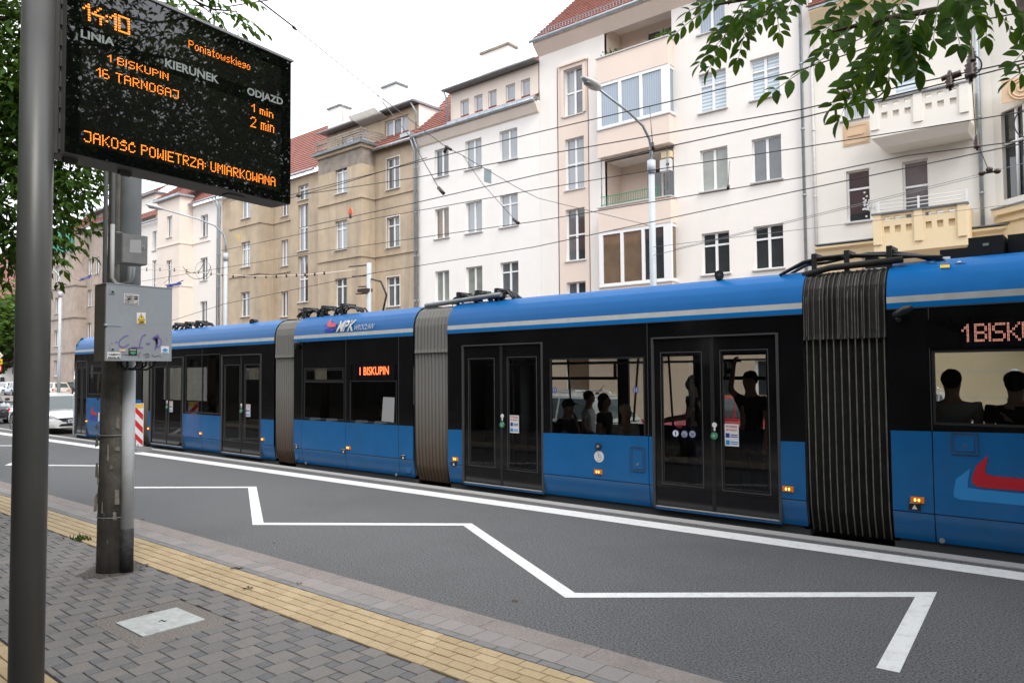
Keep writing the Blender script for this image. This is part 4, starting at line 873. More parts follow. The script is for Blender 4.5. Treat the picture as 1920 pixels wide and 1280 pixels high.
def side_window(x0, x1, z0, z1, hopper=False, dark=False, post=None):
    mb = MB(); f = .028; y = TY+.012
    mb.box(x0, x1, y, y+.03, z1-f, z1); mb.box(x0, x1, y, y+.03, z0, z0+f); mb.box(x0, x0+f, y, y+.03, z0+f, z1-f); mb.box(x1-f, x1, y, y+.03, z0+f, z1-f)
    if hopper:
        zh = z1-(z1-z0)*.27; mb.box(x0+f, x1-f, y+.004, y+.04, zh-.02, zh+.02)
        mb.box(x0+f+.03, x1-f-.03, y-.004, y+.02, z1-f-.035, z1-f-.02); mb.box(x0+f+.03, x0+f+.045, y-.004, y+.02, zh+.03, z1-f-.035); mb.box(x1-f-.045, x1-f-.03, y-.004, y+.02, zh+.03, z1-f-.035); mb.box(x0+f+.03, x1-f-.03, y-.004, y+.02, zh+.03, zh+.042)
    if post: mb.box(post-.06, post+.06, y, y+.05, z0+f, z1-f)
    wn = mb.build('window', M['trim'], tram)
    mb = MB(); mb.face([(x0+f*.5, y+.014, z0+f*.5), (x1-f*.5, y+.014, z0+f*.5), (x1-f*.5, y+.014, z1-f*.5), (x0+f*.5, y+.014, z1-f*.5)]); mb.build('pane', M['tint_dark' if dark else 'tint'], wn)
    return wn
def door(x0, x1, glass_, dark=False, marks=True, far=False):
    """a double leaf door: x0..x1 frame; glass_: two glass rectangles"""
    y = TY+.022; z0, z1 = .115, 2.53; mb = MB(); c = (x0+x1)/2
    mb.box(x0-.015, x0+.02, TY-.004, y+.03, z0-.02, z1+.02, 1); mb.box(x1-.02, x1+.015, TY-.004, y+.03, z0-.02, z1+.02, 1); mb.box(x0+.02, x1-.02, TY-.006, y+.03, z1, z1+.022, 1)
    for (a, b), g in (((x0+.025, c-.028), glass_[0]), ((c+.028, x1-.025), glass_[1])):
        mb.holed(a, b, z0, z1-.005, y, [g], .025, 0, 1)
        gx0, gx1, gz0, gz1 = g
        for q in ((gx0-.035, gx1+.035, gz1+.03, gz1+.042), (gx0-.035, gx1+.035, gz0-.042, gz0-.03), (gx0-.035, gx0-.023, gz0-.03, gz1+.03), (gx1+.023, gx1+.035, gz0-.03, gz1+.03)): mb.box(q[0], q[1], y-.004, y+.002, q[2], q[3], 1)
    mb.box(c-.026, c-.003, y-.006, y+.03, z0, z1-.005, 2); mb.box(c+.003, c+.026, y-.006, y+.03, z0, z1-.005, 2)
    mb.box(x0, x1, TY+.012, y+.02, .098, .113, 3)
    d = mb.build('door', [M['black'], M['seam'], M['trim'], M['silver']], tram)
    for g in glass_:
        mb = MB(); mb.face([(g[0]-.005, y+.012, g[2]-.005), (g[1]+.005, y+.012, g[2]-.005), (g[1]+.005, y+.012, g[3]+.005), (g[0]-.005, y+.012, g[3]+.005)]); mb.build('pane', M['tint_dark' if dark else 'tint'], d)
    if marks:
        mb = MB(); bx = c-.01; mb.tube([(bx+.03, y-.02, 1.16), (bx+.03, y+.0, 1.16)], .05, 0, 20); mb.tube([(bx+.03, y-.024, 1.16), (bx+.03, y-.018, 1.16)], .022, 1, 14); mb.build('door_button', [M['green_button'], M['grey_print']], d)
        sx = glass_[1][0]+.015; yy = y+.006; w_, h_ = .2, .3; z_ = 1.03
        mb = MB(); mb.face([(sx, yy, z_), (sx+w_, yy, z_), (sx+w_, yy, z_+h_), (sx, yy, z_+h_)]); s = mb.build('sticker', M['white_plastic'], d)
        for txt, zz, hh, mm in (('PO SYGNALE', .255, .03, 'red_print'), ('NIE WSIADAĆ', .21, .03, 'red_print')): write('sticker_print', txt, (sx+.02, yy-.002, z_+zz), (sx+w_-.02, yy-.002, z_+zz), hh, Z, (0, -1, 0), M[mm], s, .02)
        mb = MB()
        for k, zz in enumerate((.115, .02)):
            mb.face([(sx+.015, yy-.002, z_+zz), (sx+.07, yy-.002, z_+zz), (sx+.07, yy-.002, z_+zz+.06), (sx+.015, yy-.002, z_+zz+.06)], k)
            for j in (0, 1): mb.face([(sx+.085, yy-.002, z_+zz+.008+j*.026), (sx+w_-.015, yy-.002, z_+zz+.008+j*.026), (sx+w_-.015, yy-.002, z_+zz+.02+j*.026), (sx+.085, yy-.002, z_+zz+.02+j*.026)], k)
        mb.build('sticker_print', [M['blue_print'], M['sky_print']], s)
        mb = MB(); mb.tube([(bx+.035, y-.012, 1.31), (bx+.035, y-.006, 1.31)], .035, 0, 16); mb.box(bx+.022, bx+.048, y-.01, y-.006, 1.23, 1.30); mb.build('sticker', M['white_plastic'], d)
    return d
def lamp_marker(x, z, w_=.14):
    mb = MB(); y = low_y(z); mb.box(x-w_/2, x+w_/2, y-.016, y, z-.035, z+.035); mb.box(x-w_/2+.012, x+w_/2-.012, y-.022, y-.016, z-.026, z+.026)
    o = mb.build('side_marker_lamp', M['amber'], tram)
    mb = MB()
    for k in (-.022, .018): mb.ball((x+k, y-.022, z), (.011, .005, .018), 0, 8)
    mb.build('bulb', M['amber_hot'], o)
def jack_mark(x, z, s=.065):
    y = low_y(z)-.003; mb = MB(); mb.face([(x-s, y, z-s*.8), (x+s, y, z-s*.8), (x+s, y, z+s*.8), (x-s, y, z+s*.8)]); o = mb.build('lifting_mark', M['black_print'], tram)
    mb = MB(); mb.face([(x-s*.45, y-.002, z-s*.55), (x+s*.45, y-.002, z-s*.55), (x, y-.002, z+s*.25)]); mb.face([(x-s*.8, y-.002, z+s*.45), (x+s*.8, y-.002, z+s*.45), (x+s*.8, y-.002, z+s*.6), (x-s*.8, y-.002, z+s*.6)]); mb.build('mark_print', M['white_plastic'], o)
def bellows(x0, x1, n, mats, cover=2.44, flap=None, seed=1):
    rr = random.Random(seed)
    base = [(TY+.13, .02), (TY+.06, .3), (TY+.035, .7), (TY+.03, 1.5), (TY+.03, 2.5), (TY+.035, 2.95), (TY+.07, 3.1), (TY+.16, 3.24), (TY+.3, 3.31), (TY+.6, 3.33)]
    def skin(base, x0, x1, n, depth, jitter, name):
        mb = MB(); w_ = (x1-x0)/n; st = []
        grey = mats[0] is not M['rubber_black']
        for k in range(n):
            j = rr.uniform(-jitter, jitter)*w_; a = x0+w_*k
            if grey: st += [(a+w_*u+j*math.sin(math.pi*u), math.sin(math.pi*u)**.5 if 0 < u < 1 else 0, 0) for u in (0, .1, .28, .5, .72, .9)]
            else: e_ = .007 if depth > .05 else .0035; c = a+w_*.5+j; st += [(a, 0, 0), (c-.03, .2, 0), (c-e_, 1, 0), (c+e_, 1, 1), (c+.012, .35, 0)]
        st.append((x1, 0, 0))
        for i in range(len(st)-1):
            (xa, da, ma), (xb, db, m_) = st[i], st[i+1]; m = m_
            for (ya, za), (yb, zb) in zip(base, base[1:]):
                q = lambda y, z, d, x: (x, y+(1-d)*depth*(.55 if z > 3 else 1), z-(1-d)*depth*.5*(z > 3.1))
                mb.raw([q(ya, za, da, xa), q(ya, za, db, xb), q(yb, zb, db, xb), q(yb, zb, da, xa)], [(0, 1, 2, 3)], m, False)
        return mb
    mb = skin(base, x0, x1, n, .035 if mats[0] is not M['rubber_black'] else .06, .06, '')
    b = mb.build('bellows', mats, tram)
    mb = MB(); mb.box(x0, x1, TY+.2, TF-.2, 2.75, 3.24); mb.box(x0, x1, TF-.12, TF-.04, 0, 3.2); mb.box(x0, x1, TY+.3, TF-.2, -.05, .1); mb.build('gangway', M['inside'], b)
    if cover:
        cb_ = [(TY-.004, cover)]+[(y-.022, z+.004) for y, z in base if z > cover]
        mb = skin(cb_, x0+.01, x1-.01, n if not flap else flap, .035, .12 if not flap else .6, ''); mb.build('bellows_cover', mats, b)
    return b
# positions along the side, read from the photograph on the plane of the side wall
S0 = (-27.35, -22.29); S1 = (-21.84, -15.31); S2 = (-14.51, -10.53); S3 = (-9.60, -3.19); S4 = (-2.20, 1.80); S5 = (2.78, 9.19)
X = lambda px, py=700: tx(px, py)
far_open = [(-9.6+.35, -7.46, 1.05, 2.32), (-7.22, -6.0+.1, 1.05, 2.32), (-5.35, -3.6, 1.05, 2.32)]
# section 3 (two doors and a long window)
w3 = (X(1030), X(1208), 1.01, 2.28)
dL = (X(867), X(1016)); dR = (X(1223), X(1458))
section(*S3, (1.03, 1.15), [w3], [dL, dR], [X(1214)], far=far_open)
side_window(*w3)
door(*dL, [(X(879), X(923), .45, 2.27), (X(952), X(1002), .44, 2.28)])
door(*dR, [(X(1241), X(1311), .47, 2.29), (X(1353), X(1435), .46, 2.30)])
# section 1
dA = (X(283), X(343)); dB = (X(415), X(489)); w1 = (X(347), X(412), 1.05, 2.60)
section(*S1, (1.03, 1.0), [w1], [dA, dB], [X(378)], far=[(-20.9, -19.9, 1.9, 2.25), (-19.0, -18.0, 1.95, 2.2), (-17.2, -16.6, 1.9, 2.2)])
side_window(*w1, dark=True)
door(*dA, [(X(289), X(309), .45, 2.26), (X(316), X(338), .45, 2.26)], dark=True); door(*dB, [(X(421), X(447), .45, 2.26), (X(459), X(484), .45, 2.26)], dark=True)
# section 2 with the company lettering
w2a = (X(569), X(645), 1.07, 2.19); w2b = (X(655), X(743), 1.06, 2.24)
section(*S2, (1.04, 1.05), [w2a, (w2b[0], w2b[1], w2b[2], 1.92)], [], [X(566), X(648), X(747)], far=[(-17+1.4, -14.7, 1.95, 2.2), (-14.2, -13.5, 1.95, 2.2), (-13.2, -12.6, 1.3, 2.2)])
side_window(*w2a, hopper=True, dark=True); side_window(w2b[0], w2b[1], w2b[2], 1.92, dark=True)
# section 4: the nearest
w4 = (X(1747), 1.45, 1.42, 2.27)
section(*S4, (1.34, 1.42), [w4], [], [X(1744)], far=[(-2.16, 1.5, 1.15, 2.35)])
side_window(*w4)
section(*S5, (1.15, 1.03), [(5.2, 6.9, 1.02, 2.28)], [(3.2, 4.98), (7.0, 8.78)], [6.95], far=[(3.1, 8.9, 1.05, 2.3)])
side_window(5.2, 6.9, 1.02, 2.28); door(3.2, 4.98, [(3.36, 3.9, .47, 2.28), (4.28, 4.82, .47, 2.28)]); door(7.0, 8.78, [(7.16, 7.7, .47, 2.28), (8.08, 8.62, .47, 2.28)])
# section 0: the cab with its rounded nose
x0, x1 = S0; dC = (X(139), X(157)); w0 = (X(165), X(192), 1.45, 2.4)
section(-27.4, x1, (1.34, 1.34), [w0], [(-27.32, -26.38)], [X(159)], far=[(-26.4, -23, 1.2, 2.3)])
side_window(*w0, hopper=True, dark=True)
door(-27.32, -26.38, [(-27.25, -26.95, .4, 2.3), (-26.75, -26.45, .4, 2.3)], dark=True, marks=False)
mb = MB(); nn = 10; rows = [(.06, .05, 1), (.35, .0, 1), (.9, -.03, 1), (1.3, .02, 1), (1.35, .02, 2), (2.2, .2, 2), (2.75, .33, 2), (2.80, .34, 0), (3.1, .5, 0), (3.34, .9, 0)]
ring = []
for z, back, m in rows:
    pts = []
    for k in range(nn+1):
        a = math.pi*k/nn; y = 10.83-1.23*math.cos(a)*(1 if z < 2.9 else (.98 if z < 3.2 else .85)); pts.append(V((-27.4-.6*math.sin(a)**.6*(1-back*.8), y, z)))
    ring.append(pts)
for i in range(len(rows)-1):
    for k in range(nn):
        mb.raw([ring[i][k], ring[i+1][k], ring[i+1][k+1], ring[i][k+1]], [(0, 1, 2, 3)], {0: 0, 1: 1, 2: 2}[rows[i][2]], True)
mb.face([p for p in ring[-1]][::-1], 0)
mb.build('nose', [M['blue_roof'], M['silver'], M['car_glass']], tram, weld=True)
mb = MB()
for yy in (9.95, 11.7): mb.ball((-27.85, yy, .75), (.06, .14, .08), 0, 10)
mb.build('headlight', M['lamp_clear'], tram)
# bellows between the sections
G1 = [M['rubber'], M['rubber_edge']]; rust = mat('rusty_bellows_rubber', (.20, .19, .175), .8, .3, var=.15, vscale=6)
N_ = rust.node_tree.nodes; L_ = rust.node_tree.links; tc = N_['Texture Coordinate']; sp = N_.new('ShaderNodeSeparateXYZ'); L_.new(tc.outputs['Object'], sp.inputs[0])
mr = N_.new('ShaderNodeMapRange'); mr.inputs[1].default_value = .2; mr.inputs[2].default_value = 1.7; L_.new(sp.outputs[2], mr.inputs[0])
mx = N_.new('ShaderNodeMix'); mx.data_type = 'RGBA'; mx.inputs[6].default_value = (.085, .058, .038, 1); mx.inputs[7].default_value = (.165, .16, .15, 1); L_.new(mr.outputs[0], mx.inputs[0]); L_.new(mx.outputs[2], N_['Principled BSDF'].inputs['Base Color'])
bellows(S0[1], S1[0], 5, [rust, M['rubber_edge']], seed=1); bellows(S1[1], S2[0], 9, [rust, M['rubber_edge']], seed=2)
bellows(S2[1], S3[0], 10, [rust, M['rubber_edge']], seed=3); bellows(S3[1], S4[0], 12, [M['rubber_black'], M['rubber_edge']], seed=4, flap=16); bellows(S4[1], S5[0], 12, [M['rubber_black'], M['rubber_edge']], seed=5, flap=16)
# wheels under the truck sections
for cx_ in (-13.4, -11.6, -1.1, .8, -25, -23.4):
    mb = MB()
    for yy in (10.11, 11.545): mb.tube([(cx_, yy-.06, .085), (cx_, yy+.06, .085)], .29, 0, 24)
    mb.tube([(cx_, 10.05, .085), (cx_, 11.6, .085)], .07); mb.build('wheel', M['trim'], tram)
mb = MB(); mb.box(S2[0]+.2, S2[1]-.2, TY+.25, TF-.3, -.1, .0); mb.box(S4[0]+.2, S4[1]-.2, TY+.25, TF-.3, -.1, .0); mb.box(S1[0]+.3, S1[1]-.3, TY+.35, TF-.4, -.17, -.05); mb.box(S3[0]+.3, S3[1]-.3, TY+.35, TF-.4, -.17, -.05); mb.build('undercarriage', M['trim'], tram)
# lamps and marks along the skirt
for px, py in ((1720.5, 936.5), (1478, 916), (1122, 884), (854, 860), (653.5, 839), (493, 823), (377, 812), (279, 803), (163, 789)): lamp_marker(tx(px, py), tz(px, py), .14 if px > 500 else .13)
for px, py in ((1715, 948), (851, 868), (644, 845), (556, 836), (756, 856)): jack_mark(tx(px, py), tz(px, py))
for px, py in ((1115, 836),):
    mb = MB(); x_, z_ = tx(px+8, py), tz(px+8, py); mb.tube([(x_, TY-.03, z_), (x_, TY, z_)], .05, 0, 18); mb.tube([(x_, TY-.035, z_), (x_, TY-.028, z_)], .022, 1, 12); mb.build('door_button', [M['trim'], M['grey_print']], tram)
    z_ -= .16; mb = MB(); mb.tube([(x_, TY-.004, z_), (x_, TY, z_)], .088, 0, 24); o = mb.build('wheelchair_sign', M['white_plastic'], tram)
    mb = MB(); s = .045
    for a in range(12):
        t0, t1 = math.pi*(-.75+1.35*a/12), math.pi*(-.75+1.35*(a+1)/12); mb.face([(x_+(s-.004)*math.cos(t0), TY-.006, z_-.015+(s-.004)*math.sin(t0)), (x_+(s+.004)*math.cos(t0), TY-.006, z_-.015+(s+.004)*math.sin(t0)), (x_+(s+.004)*math.cos(t1), TY-.006, z_-.015+(s+.004)*math.sin(t1)), (x_+(s-.004)*math.cos(t1), TY-.006, z_-.015+(s-.004)*math.sin(t1))])
    mb.box(x_-.012, x_-.003, TY-.007, TY-.005, z_-.005, z_+.055); mb.box(x_-.012, x_+.03, TY-.007, TY-.005, z_-.012, z_-.004); mb.build('sign_print', M['grey_print'], o)
def flap_door(px0, py0, px1, py1):
    a, b = at_y(px0, py0, TY), at_y(px1, py1, TY); mb = MB()
    for k, y in ((0, .004), (.035, .008)): mb.box(a.x+k, b.x-k, TY-y, TY-y+.004, b.z+k, a.z-k)
    mb2 = MB()
    for q in ((a.x-.006, b.x+.006, b.z-.006, b.z+.002), (a.x-.006, b.x+.006, a.z-.002, a.z+.006), (a.x-.006, a.x+.002, b.z, a.z), (b.x-.002, b.x+.006, b.z, a.z), (a.x+.033, b.x-.033, b.z+.03, b.z+.036), (a.x+.033, b.x-.033, a.z-.036, a.z-.03), (a.x+.03, a.x+.036, b.z+.03, a.z-.03), (b.x-.036, b.x-.03, b.z+.03, a.z-.03)): mb2.box(q[0], q[1], TY-.009, TY-.003, q[2], q[3])
    o = mb.build('service_flap', M['blue'], tram); mb2.build('flap_seam', M['seam'], o); mb = MB(); mb.tube([((a.x+b.x)/2, TY-.014, b.z+.1), ((a.x+b.x)/2, TY-.006, b.z+.1)], .018, 0, 12); mb.build('flap_lock', M['chrome'], o)
flap_door(1183, 838, 1209, 884); flap_door(1784, 811, 1834, 853)
for px, py in ((1765, 1014), (570, 868), (739, 890), (555, 855), (764, 880)):
    mb = MB(); x_, z_ = tx(px, py), tz(px, py); y = low_y(z_); r_ = .03 if px in (1765, 570, 739) else .07; mb.tube([(x_, y-.008, z_), (x_, y+.002, z_)], r_, 0, 16); mb.build('cover_cap', M['zinc'] if r_ < .05 else M['blue'], tram)
# round window emblems on the door glass
yy = TY+.028
for px, py, m in ((1267, 812, 'white_plastic'), (1283.5, 813.5, 'grey_print'), (1298.5, 813.5, 'grey_print'), (1040, 731, 'blue_print'), (1192, 731, 'blue_print')):
    x_, z_ = tx(px, py, yy), tz(px, py, yy); mb = MB(); mb.tube([(x_, yy-.003, z_), (x_, yy, z_)], .053 if px > 1200 else .05, 0, 20); o = mb.build('round_sticker', M['blue_print'], tram)
    mb = MB(); mb.tube([(x_, yy-.005, z_), (x_, yy-.003, z_)], .046 if px > 1200 else .036, 0, 20); mb.build('sticker_print', M[m] if px > 1200 else M['grey_print'], o)
    mb = MB()
    if px < 1275: mb.ball((x_+.002, yy-.006, z_+.026), (.008, .002, .008), 0, 8); mb.box(x_-.008, x_+.010, yy-.007, yy-.0055, z_-.008, z_+.016); mb.box(x_-.004, x_+.008, yy-.007, yy-.0055, z_-.034, z_-.008)
    elif px < 1290: mb.tube([(x_-.005, yy-.006, z_+.025), (x_-.005, yy-.006, z_-.005), (x_+.015, yy-.006, z_-.008), (x_+.018, yy-.006, z_-.025)], .004, 0, 5); mb.tube([(x_-.012, yy-.006, z_+.002), (x_-.022, yy-.006, z_-.012), (x_-.012, yy-.006, z_-.026), (x_+.004, yy-.006, z_-.026)], .003, 0, 5)
    else: mb.box(x_-.02, x_+.022, yy-.007, yy-.0055, z_-.004, z_+.012); mb.ball((x_-.012, yy-.006, z_-.02), (.008, .002, .008)); mb.ball((x_+.014, yy-.006, z_-.02), (.008, .002, .008))
    mb.build('sticker_print', M['blue_print'], o)
# company lettering on the roof fairing
def on_roof(name, flat, m, parent=tram, lift=.016):
    mb = MB(); mb.raw([(x, roof_y(z)-lift, z) for x, z in flat[0]], flat[1]); return mb.build(name, M[m], parent)
def roof_pt(px, py):
    y = TY
    for k in range(6): p = at_y(px, py, y); y = roof_y(p.z)
    return p
def roof_write(name, text, a, b, h, m, bold, shear):
    vs, fs = letters(text, bold, shear); w_ = max(v.x for v in vs); x_ = min(v.x for v in vs); hh = max(v.y for v in vs); p0, p1 = roof_pt(*a), roof_pt(*b)
    return on_roof(name, ([(p0.x+(p1.x-p0.x)*(v.x-x_)/(w_-x_), p0.z+(p1.z-p0.z)*(v.x-x_)/(w_-x_)+v.y/hh*h) for v in vs], fs), m)
hM = roof_pt(650, 600).z-roof_pt(650, 620).z
roof_write('lettering', 'MPK', (631, 621.5), (664.5, 619.5), hM*.98, 'silver', .03, .25)
roof_write('lettering', 'WROCŁAW', (664.5, 619.5), (702, 616), hM*.48, 'silver', -.006, .22)
def roof_poly(name, pts, m, lift): ps = [roof_pt(*p) for p in pts]; return on_roof(name, ([(p.x, p.z) for p in ps], [tuple(range(len(ps)-1, -1, -1))]), m, lift=lift)
c8 = lambda x, y: (580+x/4.571, 560+y/4.571)
roof_poly('emblem', [c8(*q) for q in ((200, 170), (190, 205), (240, 212), (232, 240), (172, 243), (162, 232), (166, 205))], 'red_print', .026)
roof_poly('emblem', [c8(*q) for q in ((158, 213), (150, 245), (165, 254), (225, 252), (218, 276), (140, 286), (128, 270), (135, 235))], 'navy_print', .018)
# emblem on the nearest section and on the cab
def side_poly(name, pts, m, lift): mb = MB(); mb.face([at_y(*q, TY)+V((0, -lift, 0)) for q in pts][::-1]); return mb.build(name, M[m], tram)
c6 = lambda x, y: (1480+x/2.0636, 440+y/2.0645)
red = [(770, 853), (722, 895), (705, 945), (708, 960), (722, 972), (750, 977), (908, 982)]
a = [c6(*q) for q in ((770, 853), (724, 893), (706, 942), (709, 960), (724, 973), (750, 978))]; e0 = at_y(*c6(908, 983), TY)
blue_l = [c6(*q) for q in ((700, 903), (645, 945), (635, 1000), (640, 1015), (660, 1024))]
mb = MB(); pts = [at_y(*q, TY) for q in a]; pts += [V((.35, TY, pts[-1].z-.005)), V((.35, TY, pts[-1].z+.105))]+[at_y(*c6(*q), TY) for q in ((785, 932), (764, 925), (757, 910))]
mb.face([p+V((0, -.006, 0)) for p in pts][::-1]); mb.build('emblem', M['red_print'], tram)
pts = [at_y(*q, TY) for q in blue_l]; zb_ = pts[-1].z; pts += [V((.3, TY, zb_-.01)), V((.3, TY, zb_+.1))]+[at_y(*c6(*q), TY) for q in ((740, 985), (690, 978), (690, 960))]
mb = MB(); mb.face([p+V((0, -.003, 0)) for p in pts][::-1]); mb.build('emblem', M['sky_print'], tram)
c5 = lambda x, y: (x/4.925, 640+y/4.923)
side_poly('emblem', [c5(*q) for q in ((862, 595), (845, 625), (843, 655), (850, 680), (895, 684), (897, 655), (862, 648))], 'red_print', .006)
side_poly('emblem', [c5(*q) for q in ((842, 650), (826, 690), (828, 722), (890, 728), (895, 695), (850, 690))], 'navy_print', .004)
side_poly('notice', [c5(*q) for q in ((910, 655), (922, 655), (918, 735), (906, 735))], 'white_plastic', .004)
# destination displays
a = at_y(655, 683, TY); b_ = at_y(743, 707, TY)
mb = MB(); mb.box(w2b[0], w2b[1], TY-.001, TY+.004, 1.93, 2.24); disp = mb.build('destination_display', M['screen'], tram)
yy = TY-.0005
p0, p1 = at_y(674.5, 703, yy), at_y(729, 701.5, yy); vs = write('display_text', '1 BISKUPIN', p0, p1, at_y(690, 688, yy).z-at_y(690, 703, yy).z, Z, (0, -1, 0), M['led_red'], disp, .012)
mb = MB(); mb.box(X(1740), 1.45, TY-.001, TY+.004, 2.30, 2.63); disp = mb.build('destination_display', M['screen'], tram)
t0 = at_y(1740+312/4.922, 560+240/4.923, yy); bl_ = at_y(1740+318/4.922, 560+383/4.923, yy); pitch = (t0.z-bl_.z)/13
dots, wd = led_columns('1 BISKUPIN', True)
mb = MB(); rowh = (t0.z-bl_.z)/6
for i, j in dots:                                    # each matrix cell drawn as two rows of small lamps
    for s in (0, .5):
        c = V((t0.x+i*rowh*.42, yy-.003, t0.z-(j+s)*rowh)); r_ = rowh*.12
        mb.face([c+V((-r_, 0, -r_)), c+V((r_, 0, -r_)), c+V((r_, 0, r_)), c+V((-r_, 0, r_))])
mb.build('display_text', M['led_pale'], disp)
# notice in the second section window
side_poly('window_notice', [(714, 789), (737, 791.5), (738.5, 745), (717, 744)], 'grey_print', -.020)
# mirrors / side cameras
for px, py, k in ((1695, 585, 1), (558, 646, 1)):
    p = at_y(px, py, TY-.06); mb = MB(); mb.tube([p+V((-.09, .06, -.05)), p+V((-.09, -.0, -.03)), p+V((.02, -.04, .02)), p+V((.1, -.04, .05))], [.02, .045, .055, .028], 0, 12)
    mb.tube([p+V((-.09, .06, -.05)), p+V((-.05, -.03, -.09))], .03); mb.build('side_camera', M['box_black'], tram)
# equipment on the roof: cables, hoses, boxes, cameras
def roof_cables(name, x0, x1, y0, z0, h, n, seed, hoops):
    rr = random.Random(seed); mb = MB()
    for k in range(n):
        y = y0+k*.055; pts = []; m_ = 7
        for i in range(m_+1):
            t = i/m_; pts.append((x0+(x1-x0)*t+rr.uniform(-.03, .03), y+rr.uniform(-.05, .05), z0+h*(.35+.65*math.sin(math.pi*min(1, t*1.1))**.6)*(1 if 0 < i < m_ else .1)+rr.uniform(-.03, .03)))
        mb.tube(pts, .02, 0, 8)
    for x in hoops: mb.box(x-.03, x+.03, y0-.06, y0-.03, z0-.05, z0+h+.05); mb.box(x-.03, x+.03, y0-.05, y0+n*.055, z0+h+.02, z0+h+.06)
    return mb.build(name, M['cable'], tram)
ry = 9.95
def rx(px, py, y=ry): return at_y(px, py, y).x
for (pa, pb, hh, n_, s_) in ((562, 668, .16, 6, 1), (850, 958, .14, 6, 2), (325, 385, .12, 5, 3)):
    xa, xb = rx(pa, 590), rx(pb, 580); st = (xb-xa)/3
    for k in range(3):
        roof_cables('roof_cable', xa+st*k-.05, xa+st*(k+1)+.05, ry, 3.37, hh, n_, s_*7+k, [xa+st*(k+.35)])
roof_cables('roof_cable', S3[1]-.35, S4[0]+.55, ry-.1, 3.34, .165, 5, 41, [S3[1]+.1, S3[1]+.5, S4[0]])
mb = MB(); mb.tube([(S3[1]-.05, ry-.12, 3.30), (S3[1]+.3, ry-.15, 3.36), (S4[0]+.15, ry-.15, 3.38)], .042, 0, 12); mb.build('roof_pipe', M['rubber_black'], tram)
mb = MB(); mb.tube([(S2[1]+.1, ry-.1, 3.36), (S3[0]+.5, ry-.12, 3.41), (S3[0]+1.1, ry-.1, 3.44)], .045, 0, 12); mb.build('roof_pipe', M['zinc_dark'], tram)
mb = MB(); xa, xb = rx(1816, 470, 10.1), rx(1882, 460, 10.1); mb.box(xa, xb, 10.1, 11.5, 3.38, 3.60); o = mb.build('roof_box', M['box_black'], tram)
mb = MB(); mb.box((xa+xb)/2-.03, (xa+xb)/2+.03, 10.096, 10.1, 3.49, 3.52); mb.build('nameplate', M['zinc'], o)
mb = MB(); mb.box(rx(1762, 470, 10.3), xa-.02, 10.3, 11.5, 3.38, 3.52); mb.box(xb+.02, 1.6, 10.3, 11.5, 3.38, 3.62); mb.build('roof_box', M['box_black'], tram)
for px, py, r_ in ((1348, 516, .065), (474, 603, .07), (940, 553, .06)):
    p = at_y(px, py, 9.93); mb = MB(); mb.tube([p+V((-.05, .12, 0)), p+V((.02, -.04, 0))], r_, 0, 18); mb.tube([p+V((.021, -.041, 0)), p+V((.024, -.047, 0))], r_*.35, 1, 12); mb.box(p.x-.03, p.x+.03, p.y, p.y+.06, 3.34, p.z); mb.build('roof_camera', [M['box_black'], M['seam']], tram)
# roof stickers on the nearest section
def roof_quad(name, x0, y0, x1, y1, m, lift=.008): return roof_poly(name, [(x0, y1), (x1, y1-(x1-x0)*.06), (x1, y0-(x1-x0)*.06), (x0, y0)][::-1], m, lift)
for x_ in (1737, 1789): o = roof_quad('lifting_mark', x_, 484, x_+20, 494.5, 'black_print'); roof_poly('mark_print', [(x_+6, 492), (x_+10, 486.5), (x_+14, 491.5)], 'white_plastic', .011)
roof_quad('warning_sticker', 1762, 482, 1782, 503, 'grey_print'); roof_poly('sticker_print', [(1764, 495), (1772, 483.5), (1780, 494)], 'yellow_print', .011); roof_quad('sticker_print', 1763, 497, 1781, 502.5, 'yellow_print', .011)
roof_poly('sticker_print', [(1771, 492.5), (1774, 489.5), (1772.5, 489.5), (1773.5, 486.5), (1770.5, 490), (1772, 490)], 'black_print', .014)
# inside: seats, grab rails, far side window frames
def seat(x, y, zf, rz, m='seat'):
    mb = MB(); mb.box(-.22, .22, -.22, .2, .38, .44); mb.box(-.03, .03, -.1, .1, 0, .38)
    mb.prism([(-.22, -.22, .44), (-.22, -.27, .95), (-.16, -.28, 1.0), (.16, -.28, 1.0), (.22, -.27, .95), (.22, -.22, .44)], (0, -.04, 0))
    mt = Matrix.Translation((x, y, zf)) @ Matrix.Rotation(rz, 4, 'Z'); mb.map(lambda p: mt @ p); return mb.build('seat', M[m], tram)
FL, FH = .10, .32
for x in (-1.5, -.72, .1): seat(x, TY+.38, FH+.12, 0)
for x in (-13.7, -13.1, -12.1, -11.5): seat(x, TY+.32, .10, 0)
for x in (-8.2, -6.95, -6.35, -5.7): seat(x, 11.55, FL, math.pi, 'seat_cloth')
mb = MB()
def rail(a, b): mb.tube([a, b], .018, 0, 8)
def rp(px, py, y): return at_y(px, py, y)
rail(rp(1064, 670, 10.7), rp(1070, 755, 10.7)); rail(rp(1197, 668, 10.2), rp(1188, 790, 10.2)); rail(rp(1253, 660, 10.5), rp(1262, 800, 10.5)); rail((-8.7, 10.4, FL), (-8.7, 10.4, 2.6)); rail((-4.35, 10.4, 2.2), (-9.3, 10.4, 2.2)); rail((-17, 10.5, FL), (-17, 10.5, 2.6)); rail((-20.4, 10.5, FL), (-20.4, 10.5, 2.6))
mb.build('grab_rail', M['yellow_rail'], tram)
for px, py, y in ((1190, 731, 10.2), (1045, 731, 10.0)):
    p = rp(px, py, y)
